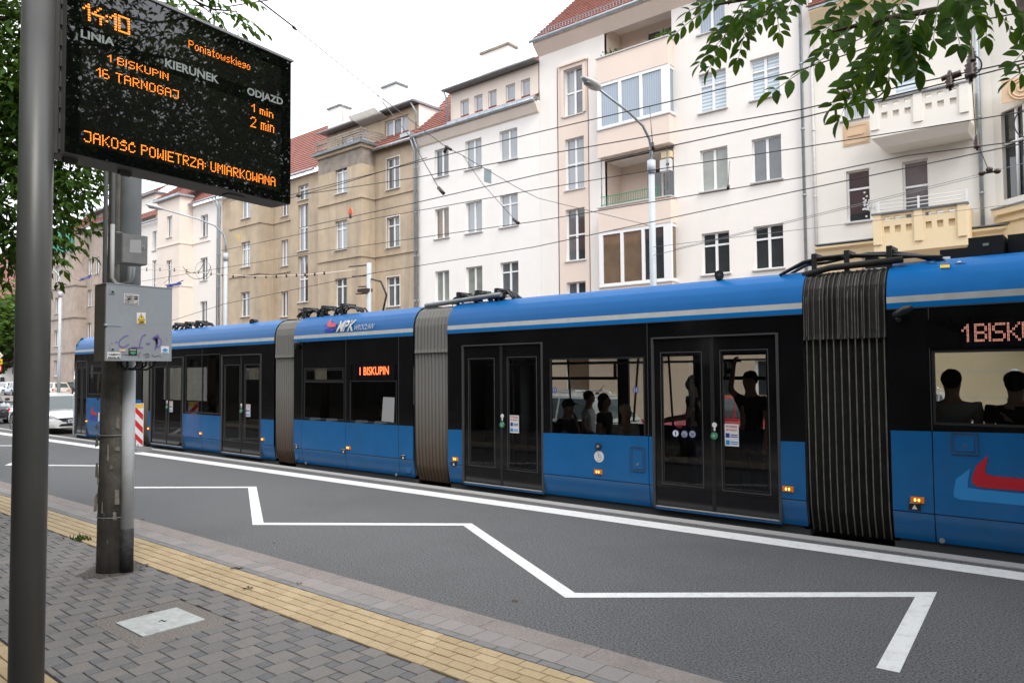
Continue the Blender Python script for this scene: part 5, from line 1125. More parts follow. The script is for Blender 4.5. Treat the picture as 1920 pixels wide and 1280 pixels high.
for a, b in ((-9.25, -7.46), (-5.35, -3.6)):         # hopper windows of the far wall
    mb = MB(); y = TF-.06; z1, z0 = 2.24, 1.93
    mb.box(a, b, y, y+.04, z0-.03, z0+.03); mb.box(a, b, y, y+.04, z1-.015, z1+.015); mb.box(a+.03, a+.08, y, y+.04, z0, z1); mb.box(b-.08, b-.03, y, y+.04, z0, z1); mb.box(a+.08, a+.2, y-.01, y+.04, z0+.08, z0+.17); mb.build('far_window_frame', M['trim'], tram)
mb = MB(); p = at_y(905, 830, 10.6); mb.box(-8.62, -8.3, 10.7, 11.0, FL, .95); mb.build('waste_bin', M['seat_cloth'], tram)
# ------------------------------------------------------------------ lamps, poles, wires, signs
LY = 17.0
def street_lamp(x, label, top=7.55, arm=2.9, lower=None, rise=2.2, side=0):
    t = thing('street_lamp', (x, LY, -.05), label, 'street lamp', 'street lamps along the far side')
    mb = MB(); mb.tube([(x, LY, -.05), (x, LY, 3.2), (x, LY, top)], [.1, .09, .08], 0, 16); mb.tube([(x, LY, top-.32), (x, LY, top+.02)], .11, 0, 16); mb.build('pole', M['lamp_pole'], t)
    mb = MB(); mb.tube([(x, LY, top), (x, LY, top+rise*.28), (x+side*.05, LY-.08, top+rise*.48), (x+side*.2, LY-.42, top+rise*.70), (x+side*.5, LY-1.1, top+rise*.84), (x+side, LY-arm+.4, top+rise)], [.045, .042, .038, .034, .031, .028], 0, 12); mb.build('arm', M['zinc'], t)
    h = V((x+side, LY-arm+.4, top+rise)); d = V((0, -1, .12)).normalized(); mb = MB()
    n = 9; ring = []
    for i in range(n+1):
        u_ = i/n; r = .125*math.sin(math.pi*min(.97, max(.06, u_**.75)))**.7+.015; c = h+d*(.72*u_-.05)
        ring.append([c+V((r*1.15*math.cos(a), 0, r*.62*math.sin(a))) for a in [2*math.pi*k/12 for k in range(12)]])
    for i in range(n):
        for k in range(12): mb.raw([ring[i][k], ring[i][(k+1) % 12], ring[i+1][(k+1) % 12], ring[i+1][k]], [(3, 2, 1, 0)], 0, True)
    mb.face(ring[0]); mb.face(ring[-1][::-1]); hd = mb.build('lamp_head', M['lamp_head'], t, weld=True)
    mb = MB(); c = h+d*.38+V((0, 0, -.045)); mb.ball(c, (.105, .19, .06), 0, 12); mb.build('lamp_glass', M['lamp_glass'], hd)
    return t
street_lamp(-9.43, 'pale grey street lamp with curved arm before the cream building\'s glazed bay', 7.55, 2.9, rise=1.2)
street_lamp(-31.05, 'pale grey street lamp with curved arm before the seam of the beige and pale buildings', 7.5, 2.9, rise=1.75, side=-.9)
street_lamp(-51.1, 'distant pale street lamp between the dark post and the cabinet', 7.3, 2.9, rise=2.3, side=-3)
t = thing('traction_pole', (-20.98, LY, -.05), 'short pale traction pole with wire brackets rising behind the tram roof', 'pole')
mb = MB(); mb.tube([(-20.98, LY, -.05), (-20.98, LY, 6.05)], .085, 0, 16); mb.build('shaft', M['lamp_pole'], t)
mb = MB()
for z, l in ((5.98, .9), (5.6, .7), (5.2, .35), (4.95, .5)): mb.tube([(-20.98, LY, z), (-20.98-l, LY-.2, z)], .025, 0, 8)
mb.box(-21.4, -20.9, LY-.2, LY+.1, 5.0, 5.12); mb.build('bracket', M['insulator'], t)
mb = MB(); mb.tube([(-20.85, LY, 5.45), (-20.2, LY-.1, 5.3), (-19.9, LY-.1, 4.8), (-20.3, LY, 4.0), (-20.6, LY, 3.4)], .035, 0, 8); mb.build('cable', M['cable'], t)
# wires: end points read from the photograph on the vertical plane of each track
def wire(label, pts, y, r=.0095, m='wire', sag=0, ext=(0, 0)):
    P = [at_y(px, py, y) for px, py in pts]
    return wire3(label, P, r, m)
def wire3(label, P, r=.0095, m='wire', parts=()):
    P = [V(p) for p in P]; o = thing('overhead_wire', tuple(P[0]), label, 'wire', 'overhead wires') if parts else None
    mb = MB(); mb.tube(P, r, 0, 6); w_ = mb.build('strand' if parts else 'overhead_wire', M[m], o)
    if not parts: tag(w_, label, 'wire', 'overhead wires'); return w_
    for nm, fn, mm in parts: b = MB(); fn(b); b.build(nm, M[mm], o)
    return o
def insul(p, s=1.0, axis=V((0, 0, 1))):
    def f(b):
        q = V(p); a = axis*.09*s
        b.tube([q-a*1.4, q-a, q-a*.98, q-a*.5, q-a*.48, q, q+a*.02, q+a*.5, q+a*.52, q+a, q+a*1.5], [.018*s, .018*s, .05*s, .055*s, .035*s, .06*s, .035*s, .055*s, .03*s, .035*s, .018*s], 0, 10)
    return ('insulator', f, 'insulator')
N1, N2 = 10.85, 14.1
p1 = at_y(1836, 118, N1); p2 = at_y(1832, 268, N2)
wire3('black contact wire with a jumper loop passing over the pierced ivory balcony', [at_y(520, 372, N1), at_y(800, 300, N1), at_y(1000, 250, N1), at_y(1250, 192, N1), at_y(1500, 131.5, N1), at_y(1700, 65, N1), at_y(1925, 22, N1)], .009)
wire3('black contact wire sagging under the lamp arm, second from the top on the cream facade', [at_y(560, 366, N1), at_y(780, 333, N1), at_y(1000, 293.6, N1), at_y(1500, 206, N1), at_y(1700, 160, N1), at_y(1925, 112, N1)], .009, parts=[insul(at_y(1820, 130, N1), 1.3)])
wire3('black contact wire along the lower edge of the ivory balcony railing', [at_y(560, 428, N1), at_y(780, 380, N1), at_y(1000, 329.4, N1), at_y(1500, 221.8, N1), at_y(1810, 147, N1), at_y(1925, 118, N1)], .009, parts=[insul(at_y(1781, 152, N1), 1.0), ('tensioner', lambda b: (b.tube([at_y(1765, 149, N1), at_y(1781, 142, N1)], .035), b.tube([at_y(1786, 143, N1), at_y(1802, 137, N1)], .045)), 'insulator')])
wire3('black contact wire crossing the middle windows of the cream building', [at_y(415, 470, N2), at_y(700, 410, N2), at_y(1000, 356.6, N2), at_y(1218, 320, N2), at_y(1500, 277, N2), at_y(1925, 209, N2)], .0095)
wire3('black contact wire crossing the white building below its middle window row', [at_y(262, 528, N2), at_y(600, 472, N2), at_y(1000, 415.6, N2), at_y(1500, 333.2, N2), at_y(1700, 292, N2), at_y(1925, 263, N2)], .0095, parts=[insul(p2, 1.0)])
wire3('lowest black contact wire rising from behind the cabinet towards the upper right', [at_y(262, 620, N2), at_y(420, 570, N2), at_y(700, 512, N2), at_y(1000, 463.4, N2), at_y(1500, 357, N2), at_y(1925, 268, N2)], .0095)
wire3('thin black wire running to the corner of the display board over the beige building', [at_y(542, 372, N1), at_y(640, 345, N1), at_y(800, 296, N1)], .0085, parts=[insul(at_y(560, 367, N1), .8, V((1, 0, -.2)).normalized())])
# span wires
wire3('long thin span wire descending across the white sky to the white building', [at_y(478, -5, 6.5), at_y(552, 52, 7.5), at_y(705, 176, 9.5), at_y(838, 277, N1), at_y(868, 292, 12), at_y(970, 352, N2), at_y(1010, 372, 15), at_y(1195, 417, 16.5), at_y(1222, 424, LY)], .008, 'wire_thin', parts=[insul(at_y(552, 53, 7.5), .5, V((.5, .3, -.6)).normalized()), ('wire_hanger', lambda b: (b.tube([at_y(838, 273, N1), at_y(833, 287, N1)], .035), b.tube([at_y(838, 276, N1), at_y(846, 281, N1)], .03)), 'insulator')])
wire3('thin span wire branching down past the gutter corner of the beige building', [at_y(705, 176, 9.5), at_y(768, 256, 10.2), at_y(824, 355, N1)], .0075, 'wire_thin', parts=[('wire_hanger', lambda b: b.tube([at_y(822, 352, N1), at_y(832, 363, N1)], .04), 'insulator')])
wire3('thin span wire falling through the blank grey sign on the white building', [at_y(868, 292, 12), at_y(905, 345, 13), at_y(968, 415, N2)], .007, 'wire_thin', parts=[('wire_hanger', lambda b: b.tube([at_y(962, 411, N2), at_y(973, 419, N2)], .04), 'insulator')])
wire3('thin brown dropper wire joining the two insulators before the ivory bay', [at_y(1822, 40, N1), at_y(1821, 130, N1), at_y(1830, 262, N2)], .007, 'insulator', parts=[insul(at_y(1822, 105, N1), .9)])
wire3('short thin dropper wire below the lower insulator ending in three small clamps', [p2, at_y(1855, 322, 15.5)], .008, 'wire_thin', parts=[('clamp', lambda b: [b.ball(at_y(px, py, 15.5), (.06, .06, .05)) for px, py in ((1841, 325), (1855, 318), (1870, 321))]+[b.tube([at_y(1838, 326, 15.5), at_y(1874, 320, 15.5)], .02)], 'insulator')])
for lab, a, b in (('faint grey span wire below the clamps towards the right edge', (1262, 468), (1925, 305)), ('faint grey stay wire from the lamp pole across the lower cream windows', (1225, 463), (1925, 380)), ('faint grey stay wire below it from the lamp pole to the right', (1225, 479), (1840, 330))):
    wire3(lab, [at_y(*a, 16.9), at_y(*b, 19)], .0065, 'wire_thin')
wire3('drop wire hanging from the upper contact wire in front of the lamp arm', [at_y(1218, 200, N1), at_y(1224, 275, N1)], .007, 'wire_thin', parts=[('wire_hanger', lambda b: b.tube([at_y(1223, 268, N1), at_y(1225, 282, N1)], .03), 'insulator')])
wire3('short drop wire before the roller blind windows of the cream building', [at_y(1368, 302, N2), at_y(1365, 354, N2)], .007, 'wire_thin', parts=[('wire_hanger', lambda b: b.tube([at_y(1366, 347, N2), at_y(1365, 355, N2)], .03), 'insulator')])
wire3('sagging pink feeder line with many small clips in front of the beige building', [at_y(262, 505, N2), at_y(330, 506, N2), at_y(400, 513, N2), at_y(470, 518, N2), at_y(560, 516, 15), at_y(620, 511, 16), at_y(668, 505, LY)], .016, 'red_print' if False else 'peach', parts=[('clip', lambda b: [b.tube([at_y(px, py-3, 14.5), at_y(px, py+3, 14.5)], .03) for px, py in ((275, 505), (300, 505), (327, 506), (350, 508), (372, 510), (396, 513), (417, 515), (437, 517), (458, 518), (478, 519), (499, 518), (518, 518), (537, 517), (556, 516), (572, 515), (590, 514), (608, 512))], 'insulator')])
wire3('second thin feeder line just above the sagging pink one', [at_y(262, 495, N2), at_y(320, 497, N2), at_y(375, 508, N2)], .012, 'peach')
def loop(label, cx_, cy_, r, y, a0=0, a1=6.28, m='insulator', rr=.012): wire3(label, [at_y(cx_+r*math.cos(a0+(a1-a0)*k/18)*.9, cy_+r*math.sin(a0+(a1-a0)*k/18), y) for k in range(19)], rr, m)
loop('brown jumper cable loop hanging left of the lamp with the curved arm', 370, 495, 28, N2, .1, 2.6); loop('thin pale jumper ring in front of the pale building', 381, 507, 17, N2, 0, 6.28, 'wire_thin', .007); loop('second brown jumper loop beside the pale building window', 361, 490, 22, N2, .3, 2.7); loop('thin brown jumper loop hanging near the cabinet corner', 300, 510, 22, N2, -.9, 1.2, 'insulator', .008)
loop('large brown jumper ring left of the concrete pole', 150, 500, 26, N2, 0, 6.28, 'insulator', .01); loop('pale jumper ring overlapping the large brown one by the pole', 172, 497, 20, N2, 0, 6.28, 'wire_thin', .008)
loop('black jumper cable looping right of the brown insulator', 1826, 122, 16, N1, -1.6, 1.6, 'wire', .01); loop('black jumper cable arc among the leaves at the top right', 1625, 140, 48, N1, .1, 3.2, 'wire', .011); loop('black jumper cable arc at the right edge beside the ivory bay', 1925, 232, 26, N2, 1.6, 4.7, 'wire', .01)
for lab, px, py, s in (('blue section insulator on the wire beside the concrete pole', 160, 522, 1), ('blue section insulator on the wire above the tram roof', 328, 534, 1)):
    p = at_y(px, py, N2); mb = MB(); mb.box(p.x-.5, p.x+.5, p.y-.03, p.y+.03, p.z-.03, p.z+.05); mb.box(p.x-.6, p.x-.3, p.y-.05, p.y+.05, p.z-.05, p.z+.02); mb.tube([(p.x-.7, p.y, p.z-.06), (p.x+.7, p.y, p.z+.12)], .02); tag(mb.build('section_insulator', M['navy_print']), lab, 'insulator')
wire3('thin black wire over the sky left of the concrete pole', [at_y(95, 434, N1), at_y(198, 412, N1), at_y(262, 398, N1)], .007, 'wire_thin')
wire3('thick dark cable slanting across the sky above the sign\'s right corner', [at_y(478, -5, 6.5), at_y(552, 52, 7.5)], .014, 'wire')
wire3('dark cable behind the leaves above the display board', [at_y(270, -5, 7), at_y(315, 7, 7), at_y(420, 14, 7.5), at_y(525, -3, 8)], .012, 'wire', parts=[insul(at_y(314, 7, 7), .6, V((1, .3, 0)).normalized())])
# small signs hung in the wires
def flag(name, pts, y, m, label, th=.02):
    P = [at_y(*p, y) for p in pts]; mb = MB(); mb.prism(P, (0, th, 0)); tag(mb.build(name, M[m]), label, 'sign')
flag('wire_marker', [(652, 402), (661.5, 402), (656.5, 387)], N2, 'red_flag', 'small orange red triangle marker on the wire before the beige building')
flag('wire_marker', [(441.5, 440), (452, 440), (448.5, 454)], N2, 'cream_flag', 'small pale yellow pennant marker on the wire before the left bay')
flag('wire_sign', [(907.5, 341), (920.5, 344.5), (920.5, 318), (907.5, 315)], 13.5, 'sign_grey', 'blank grey rectangular sign hung in the wires before the white building')
mb = MB(); mb.tube([at_y(656.5, 400, N2), at_y(657, 409, N2)], .04); tag(mb.build('wire_clamp', M['insulator']), 'dark red clamp under the orange red triangle marker', 'clamp')
# the red and white hazard board at the platform edge
by_ = 9.02; bx_ = -20.75
t = thing('hazard_board', (bx_, by_, 0), 'red and white striped hazard board on a rubber foot beside the concrete pole', 'barrier')
y0, y1 = at_x(250, 800, bx_).y, at_x(269, 800, bx_).y; zt, zb_ = at_x(262, 756, bx_).z, at_x(262, 838, bx_).z; zt = max(zt, 1.05); y0 = y1-.3
mb = MB(); mb.box(bx_-.03, bx_, y0, y1, .12, zt); bd = mb.build('board', M['sign_white'], t)
mb = MB(); hh = .30; z = .1
k = 0
while z < zt-.05:
    def cl(yz): return (bx_+.003, yz[0], min(zt-.02, max(.14, yz[1])))
    mb.face([cl((y0+.015, z+.3)), cl((y1-.015, z)), cl((y1-.015, z+.17)), cl((y0+.015, z+.47))]); z += .36
mb.build('red_stripe', M['sign_red'], bd)
mb = MB(); mb.face([(bx_+.005, y0+.1, zt-.12), (bx_+.005, y1-.02, zt-.12), (bx_+.005, y1-.02, zt-.03), (bx_+.005, y0+.1, zt-.03)]); mb.build('sticker', M['sign_yellow'], bd)
mb = MB(); mb.prism([(bx_-.45, y0-.05, .004), (bx_+.45, y0-.05, .004), (bx_+.40, y0-.05, .11), (bx_-.40, y0-.05, .11)], (0, .4, 0)); mb.build('foot', M['junction'], t)
mb = MB(); mb.tube([(bx_-.015, y0+.15, .1), (bx_-.015, y0+.15, .2)], .03); mb.build('stem', M['zinc'], t)
# traffic signs far left on one post
dp = 42; c1 = at_d(-3, 666, dp); t = thing('road_sign', (c1.x, c1.y, -.05), 'yellow priority diamond over a yellow plate and red ringed round sign at the left edge', 'road sign')
mb = MB(); mb.tube([(c1.x, c1.y, -.05), (c1.x, c1.y, c1.z+.5)], .04); mb.build('post', M['zinc'], t)
side = CR; fr = -CF
def sgn(name, cx_, cz, outline, m, k=0): mb = MB(); mb.face([V((c1.x, c1.y, 0))+V((0, 0, cz))+side*(a)+Z*b+fr*(.06+k) for a, b in outline]); mb.build(name, M[m], t)
q = .32; sgn('sign_plate', 0, c1.z, [(-q, 0), (0, -q), (q, 0), (0, q)], 'sign_white'); q = .22; sgn('sign_face', 0, c1.z, [(-q, 0), (0, -q), (q, 0), (0, q)], 'sign_yellow', .01)
sgn('sign_plate', 0, c1.z-.36, [(-.28, -.15), (.28, -.15), (.28, .15), (-.28, .15)], 'sign_yellow'); sgn('sign_face', 0, c1.z-.36, [(-.15, -.02), (.22, -.02), (.22, .03), (-.15, .03)], 'black_print', .01)
zc = c1.z-.74
for r_, m, k in ((.27, 'sign_red', 0), (.2, 'sign_white', .01)): sgn('sign_plate' if k == 0 else 'sign_face', 0, zc, [(r_*math.cos(i*math.pi/12), r_*math.sin(i*math.pi/12)) for i in range(24)], m, k)
vs, fs = letters('30', .03); mb = MB(); mb.raw([V((c1.x, c1.y, zc-.09))+side*(v.x*.25-.16)+Z*(v.y*.26)+fr*.08 for v in vs], fs); mb.build('sign_print', M['black_print'], t)
# ------------------------------------------------------------------ the departure display on its post
uh = ray(1860, 690); U = V((uh.x, uh.y, 0)).normalized(); Nn = V((U.y, -U.x, 0)); Z = V((0, 0, 1))
BL = at_d(121, 284, 3.85)
def pp(px, py, off=0.0): return at_plane(px, py, BL+Nn*off, Nn)
def uv(p): q = p-BL; return q.dot(U), q.z
WD = uv(pp(545, 380))[0]; HT = uv(pp(278.8, 0))[1]; TH = .2
PC = at_plane(68, 284, BL-Nn*(TH/2), Nn)          # axis of the post
board = thing('departure_board', (PC.x, PC.y, PZ), 'black tram departure display with amber text on a dark grey post', 'display board')
def P3(u_, v_, n_=0.0): return BL+U*u_+Z*v_+Nn*n_
mb = MB(); mb.tube([(PC.x, PC.y, PZ), (PC.x, PC.y, BL.z+HT+.25)], .079, 0, 32); mb.build('post', M['post'], board)
mb = MB(); mb.tube([(PC.x, PC.y, PZ), (PC.x, PC.y, PZ+.03)], .15, 0, 24); mb.build('base_plate', M['post'], board)
ux = uv(PC)[0]
mb = MB(); mb.obox(P3((ux+.03)/2, HT/2, -TH/2), U*(abs(ux-.0)/2-.02), Z*(HT/2+.0), Nn*.045)
for k in range(9): mb.obox(P3(ux+.088, .06+k*HT/9, -TH/2+.05), U*.006, Z*(HT/24), Nn*.006)
mb.build('side_bracket', M['housing'], board)
mb = MB()                                         # hollow body with a rim at the top
mb.obox(P3(WD/2, HT/2, -TH/2-.004), U*(WD/2), Z*(HT/2), Nn*(TH/2-.004)); h = mb.build('housing', M['housing'], board)
mb = MB(); mb.obox(P3(WD/2, HT+.008, -TH/2), U*(WD/2+.012), Z*.008, Nn*(TH/2+.012)); mb.build('rim', M['rim'], h)
mb = MB()
for u_ in (.08, .38): mb.obox(P3(u_, -.012, -TH*.55), U*.035, Z*.012, Nn*.012); mb.tube([P3(u_-.02, -.02, -TH*.55), P3(u_+.03, -.02, -TH*.55)], .011)
mb.obox(P3(WD*.74, -.004, -TH*.5), U*.06, Z*.004, Nn*.035); mb.build('bolt', M['housing'], h)
mb = MB(); mb.obox(P3(WD/2, HT/2, -.004), U*(WD/2-.002), Z*(HT/2-.002), Nn*.004); s_ = mb.build('screen', M['screen'], board)
def rect_px(tl, tr, br, bl, off): return [pp(*q, off) for q in (bl, br, tr, tl)]
lm = mat('led_matrix', (.022, .023, .02), .012, 1.0)   # unlit LED grid behind glass
N_ = lm.node_tree.nodes; L_ = lm.node_tree.links
tc = N_.new('ShaderNodeTexCoord'); mp = N_.new('ShaderNodeMapping'); mp.inputs['Scale'].default_value = (1, 1, 1)
mp.inputs['Rotation'].default_value = (0, 0, -math.atan2(U.y, U.x)); L_.new(tc.outputs['Object'], mp.inputs[0])
sx = N_.new('ShaderNodeSeparateXYZ'); L_.new(mp.outputs[0], sx.inputs[0]); fac = None
for ax in (0, 2):
    a = N_.new('ShaderNodeMath'); a.operation = 'MULTIPLY'; a.inputs[1].default_value = 2*math.pi/.0076; L_.new(sx.outputs[ax], a.inputs[0])
    b = N_.new('ShaderNodeMath'); b.operation = 'SINE'; L_.new(a.outputs[0], b.inputs[0])
    c_ = N_.new('ShaderNodeMath'); c_.operation = 'GREATER_THAN'; c_.inputs[1].default_value = -.3; L_.new(b.outputs[0], c_.inputs[0])
    if fac is None: fac = c_
    else:
        d_ = N_.new('ShaderNodeMath'); d_.operation = 'MULTIPLY'; L_.new(fac.outputs[0], d_.inputs[0]); L_.new(c_.outputs[0], d_.inputs[1]); fac = d_
mx = N_.new('ShaderNodeMix'); mx.data_type = 'RGBA'; mx.inputs[6].default_value = (.004, .004, .004, 1); mx.inputs[7].default_value = (.018, .018, .016, 1)
L_.new(fac.outputs[0], mx.inputs[0]); L_.new(mx.outputs[2], N_['Principled BSDF'].inputs['Base Color'])
mb = MB()
uA = uv(pp(149, 230))[0]; uB = uv(pp(526, 300))[0]; zT = HT-.075; zB = uv(pp(146, 268))[1]
zl0 = uv(pp(149, 78))[1]; zl1 = uv(pp(149, 47))[1]
mb.obox(P3((uA+uB)/2, (zB+zl0)/2, .0005), U*((uB-uA)/2), Z*((zl0-zB)/2), Nn*.0015); mb.obox(P3((uA+uB)/2, (zl1+zT)/2, .0005), U*((uB-uA)/2), Z*((zT-zl1)/2), Nn*.0015)
mb.build('led_matrix', lm, s_)
def led_px(text, tl, tr, bl, bold=False, m='led_orange', name='display_line', fill=.36): return led(name, text, pp(*tl, .003), pp(*tr, .003), pp(*bl, .003), Nn, M[m], s_, fill, bold)
k6 = 120; f6 = 6.4
led_px('14:10', (k6+225/f6, 50/f6-2.5), (k6+780/f6, 238/f6), (k6+230/f6, 222/f6), True, fill=.38)
led_px('1 BISKUPIN', (k6+525/f6, 655/f6), (k6+1245/f6, 890/f6), (k6+525/f6, 735/f6))
led_px('16 TARNOGAJ', (k6+392/f6, 812/f6), (k6+1368/f6, 1098/f6), (k6+392/f6, 912/f6))
led_px('Poniatowskiego', (354, 76), (468, 119), (354, 90), m='led_orange', fill=.33)
led_px('1 min', (472, 195), (511, 209), (472, 208)); led_px('2 min', (470.5, 219.5), (513, 231.5), (470, 237))
led_px('JAKOŚĆ POWIETRZA: UMIARKOWANA', (158, 246), (515, 334), (158, 264.5), fill=.38)
for tx, a, b_, hpx in (('LINIA', (151, 70), (214, 87), 15), ('KIERUNEK', (309, 125), (410, 157), 15.5), ('ODJAZD', (463, 177), (530, 197.5), 13.5)):
    p0 = pp(*a); p1 = pp(*b_); hh = uv(pp(a[0], a[1]-hpx))[1]-uv(p0)[1]
    write('heading', tx, p0, p1, hh, Z, Nn, M['label_grey'], s_, .028)
# ------------------------------------------------------------------ the concrete carriageway pole with its cabinets
sx0, sx1, sy0, sy1 = -8.24, -7.94, 3.0, 3.38
pole = thing('concrete_pole', (-8.09, 3.19, PZ), 'thick dark concrete traction pole with torn paper scraps standing on the pavement', 'pole')
mb = MB(); pcx, pcy = (sx0+sx1)/2+.02, (sy0+sy1)/2+.035
mb.tube([(pcx, pcy, PZ), (pcx, pcy+.01, 2.2), (pcx, pcy+.04, 3.4), (pcx, pcy+.05, 9.6)], [.165, .15, .138, .13], 0, 28); mb.build('shaft', M['pole_concrete'], pole)
px_, py_ = sx1+.045, sy1-.105
mb = MB(); mb.tube([(px_, py_, PZ+.44), (px_, py_, 2.3)], .062, 0, 20); mb.build('protection_pipe', M['pole_grey'], pole)
mb = MB(); mb.tube([(px_, py_, PZ), (px_, py_, PZ+.44)], .064, 0, 20); mb.build('pipe_foot', M['tar'], pole)
mb = MB(); mb.tube([(sx1-.03, 3.295, 3.0), (sx1-.03, 3.295, 9.6)], [.108, .10], 0, 24); mb.build('steel_sleeve', M['pole_grey'], pole)
mb = MB()
for yy in (3.03, 3.10): mb.tube([(sx1+.03, yy, 2.9), (sx1+.03, yy, 9.5)], .021, 0, 10)
mb.tube([(sx1+.03, 3.10, 3.6), (sx1+.03, 3.10, 3.05), (sx1+.05, 3.13, 2.99), (sx1+.1, 3.19, 2.98), (sx1+.12, 3.23, 3.02), (sx1+.12, 3.235, 3.17)], .022, 0, 10)
mb.tube([(sx1+.12, 3.27, 3.17), (sx1+.12, 3.26, 3.05), (sx1+.06, 3.14, 2.94)], .022, 0, 10); mb.build('conduit', M['conduit'], pole)
mb = MB()
for z_, r_ in ((3.53, .15), (1.45, .163), (.62, .168)):
    mb = MB(); mb.tube([(pcx+r_*math.cos(a), pcy+r_*math.sin(a), z_) for a in [math.pi*k/14 for k in range(29)]], .006, 0, 6, cap=False); mb.build('clamp_band', M['zinc_dark'], pole)
rnd = random.Random(3); mb = MB()
def on_pole(a, z, k=0): r = .160+k; return V((pcx+r*math.cos(a), pcy+r*math.sin(a), z))
for k in range(46):                                # scraps of old posters peeling from the shaft
    z_ = rnd.uniform(.35, 2.0); a_ = rnd.choice((rnd.gauss(.62, .22), rnd.gauss(-2.15, .15), rnd.gauss(-.6, .5))); w_, h_ = rnd.uniform(.06, .24), rnd.uniform(.03, .16); o_ = rnd.uniform(.004, .035)
    mb.face([on_pole(a_, z_, .003), on_pole(a_+w_, z_+rnd.uniform(-.02, .02), o_), on_pole(a_+w_*.9, z_+h_, o_*.8), on_pole(a_+.02, z_+h_*1.05, .003)])
mb.build('paper_scrap', M['paper'], pole)
mb = MB()                                          # cables under the large cabinet
for k in range(5):
    y_ = 3.05+.09*k; mb.tube([(-7.62, y_, 2.22), (-7.62, y_+.005, 2.16), (-7.68, y_*.75+3.2*.25, 2.115), (-7.85, 3.2, 2.13), (-7.95, 3.2, 2.2)], .011, 0, 8)
mb.build('cable', M['trim'], pole)
# the large cabinet: its door faces along the street (+X)
cx = -7.5; y0, y1, z0, z1 = 2.89, 3.525, 2.2, 2.945
cab = thing('electrical_cabinet', (-7.65, 3.2, z0), 'large light grey cabinet with stickers and violet scribbles on the concrete pole', 'cabinet')
mb = MB(); mb.box(cx-.26, cx-.02, y0-.005, y1-.005, z0, z1-.01); mb.build('case', M['cabinet_side'], cab)
mb = MB(); mb.box(cx-.02, cx, y0, y1, z0, z1-.005); mb.box(cx-.27, cx+.004, y0-.008, y1+.004, z1-.005, z1+.004); door = mb.build('door', M['cabinet'], cab)
def cb(px, py): p = at_x(px, py, cx); return p.y, p.z
def on_cab(name, poly_px, m, lift=.003):
    mb = MB(); mb.face([(cx+lift, *cb(*q)) for q in poly_px]); return mb.build(name, M[m], door)
def rectpx(x, y, w_, h_): return [(x, y+h_), (x+w_, y+h_), (x+w_, y), (x, y)]
def sc8(x, y): return (160+x/3.2, 300+y/3.2)
def r8(x0, y0, x1, y1): return [sc8(x0, y1), sc8(x1, y1), sc8(x1, y0), sc8(x0, y0)]
mb = MB()
for yy in (790, 1135):
    p = cb(*sc8(160, yy)); mb.box(cx, cx+.006, p[0]-.022, p[0]+.022, p[1]-.022, p[1]+.022); mb.box(cx+.006, cx+.014, p[0]-.006, p[0]+.012, p[1]-.006, p[1]+.006, 1)
mb.build('lock', [M['cabinet'], M['trim']], door)
mb = MB(); p = cb(*sc8(120, 990)); mb.tube([(cx-.01, y0-.012, p[1]), (cx+.008, y0+.01, p[1])], .012); mb.box(cx, cx+.004, y0, y0+.14, p[1]-.006, p[1]+.006); mb.build('hinge', M['zinc'], door)
ph = mat('monochrome_photo_sticker', (.35, .33, .33), .5, var=.75, vscale=28)
on_cab('photo_sticker', [sc8(230, 860), sc8(318, 872), sc8(322, 808), sc8(232, 800)], 'white_plastic'); 
mb = MB(); mb.face([(cx+.005, *cb(*q)) for q in (sc8(232, 857), sc8(315, 868), sc8(319, 811), sc8(235, 803))]); mb.build('sticker_print', ph, door)
for e in (262, 302):                                # a pair of printed eyes and a nose
    mb = MB(); c2 = cb(*sc8(e, 833)); mb.face([(cx+.007, c2[0]+.019*math.cos(a)*1.0, c2[1]+.008*math.sin(a)) for a in [math.pi*i/5 for i in range(10)]]); mb.face([(cx+.007, c2[0]-.022, c2[1]+.014), (cx+.007, c2[0]+.022, c2[1]+.018), (cx+.007, c2[0]+.022, c2[1]+.024), (cx+.007, c2[0]-.022, c2[1]+.021)]); mb.build('sticker_print', M['black_print'], door)
on_cab('sticker_print', r8(268, 845, 290, 862), 'grey_print', .007)
on_cab('warning_sticker', r8(308, 915, 361, 983), 'white_plastic')
on_cab('sticker_print', [sc8(312, 960), sc8(357, 960), sc8(335, 921)], 'black_print', .005); on_cab('sticker_print', [sc8(316, 958), sc8(353, 958), sc8(335, 925)], 'yellow_print', .007)
on_cab('sticker_print', [sc8(333, 952), sc8(340, 940), sc8(335, 941), sc8(338, 931), sc8(331, 944), sc8(336, 943)], 'black_print', .009); on_cab('sticker_print', r8(312, 963, 357, 980), 'yellow_print', .006)
on_cab('sticker_print', r8(322, 966, 349, 970), 'black_print', .009); on_cab('sticker_print', r8(320, 973, 350, 976), 'black_print', .009)
def scribble(name, lines, wpx, m, lift=.004):
    mb = MB()
    for ln in lines:
        pts = [V((0, *cb(*sc8(*q)))) for q in ln]; sm = []
        for i in range(len(pts)-1):
            for k in range(5):
                t = k/5; p0 = pts[max(i-1, 0)]; p1, p2 = pts[i], pts[i+1]; p3 = pts[min(i+2, len(pts)-1)]
                sm.append(.5*((2*p1)+(-p0+p2)*t+(2*p0-5*p1+4*p2-p3)*t*t+(-p0+3*p1-3*p2+p3)*t**3))
        sm.append(pts[-1])
        for i in range(len(sm)-1):
            d = (sm[i+1]-sm[i]).normalized() if (sm[i+1]-sm[i]).length > 1e-6 else V((0, 1, 0)); n = V((0, -d.z, d.y))*wpx
            mb.face([(cx+lift, *(q.yz)) for q in (sm[i]-n, sm[i+1]-n, sm[i+1]+n, sm[i]+n)])
    mb.build(name, M[m], door)
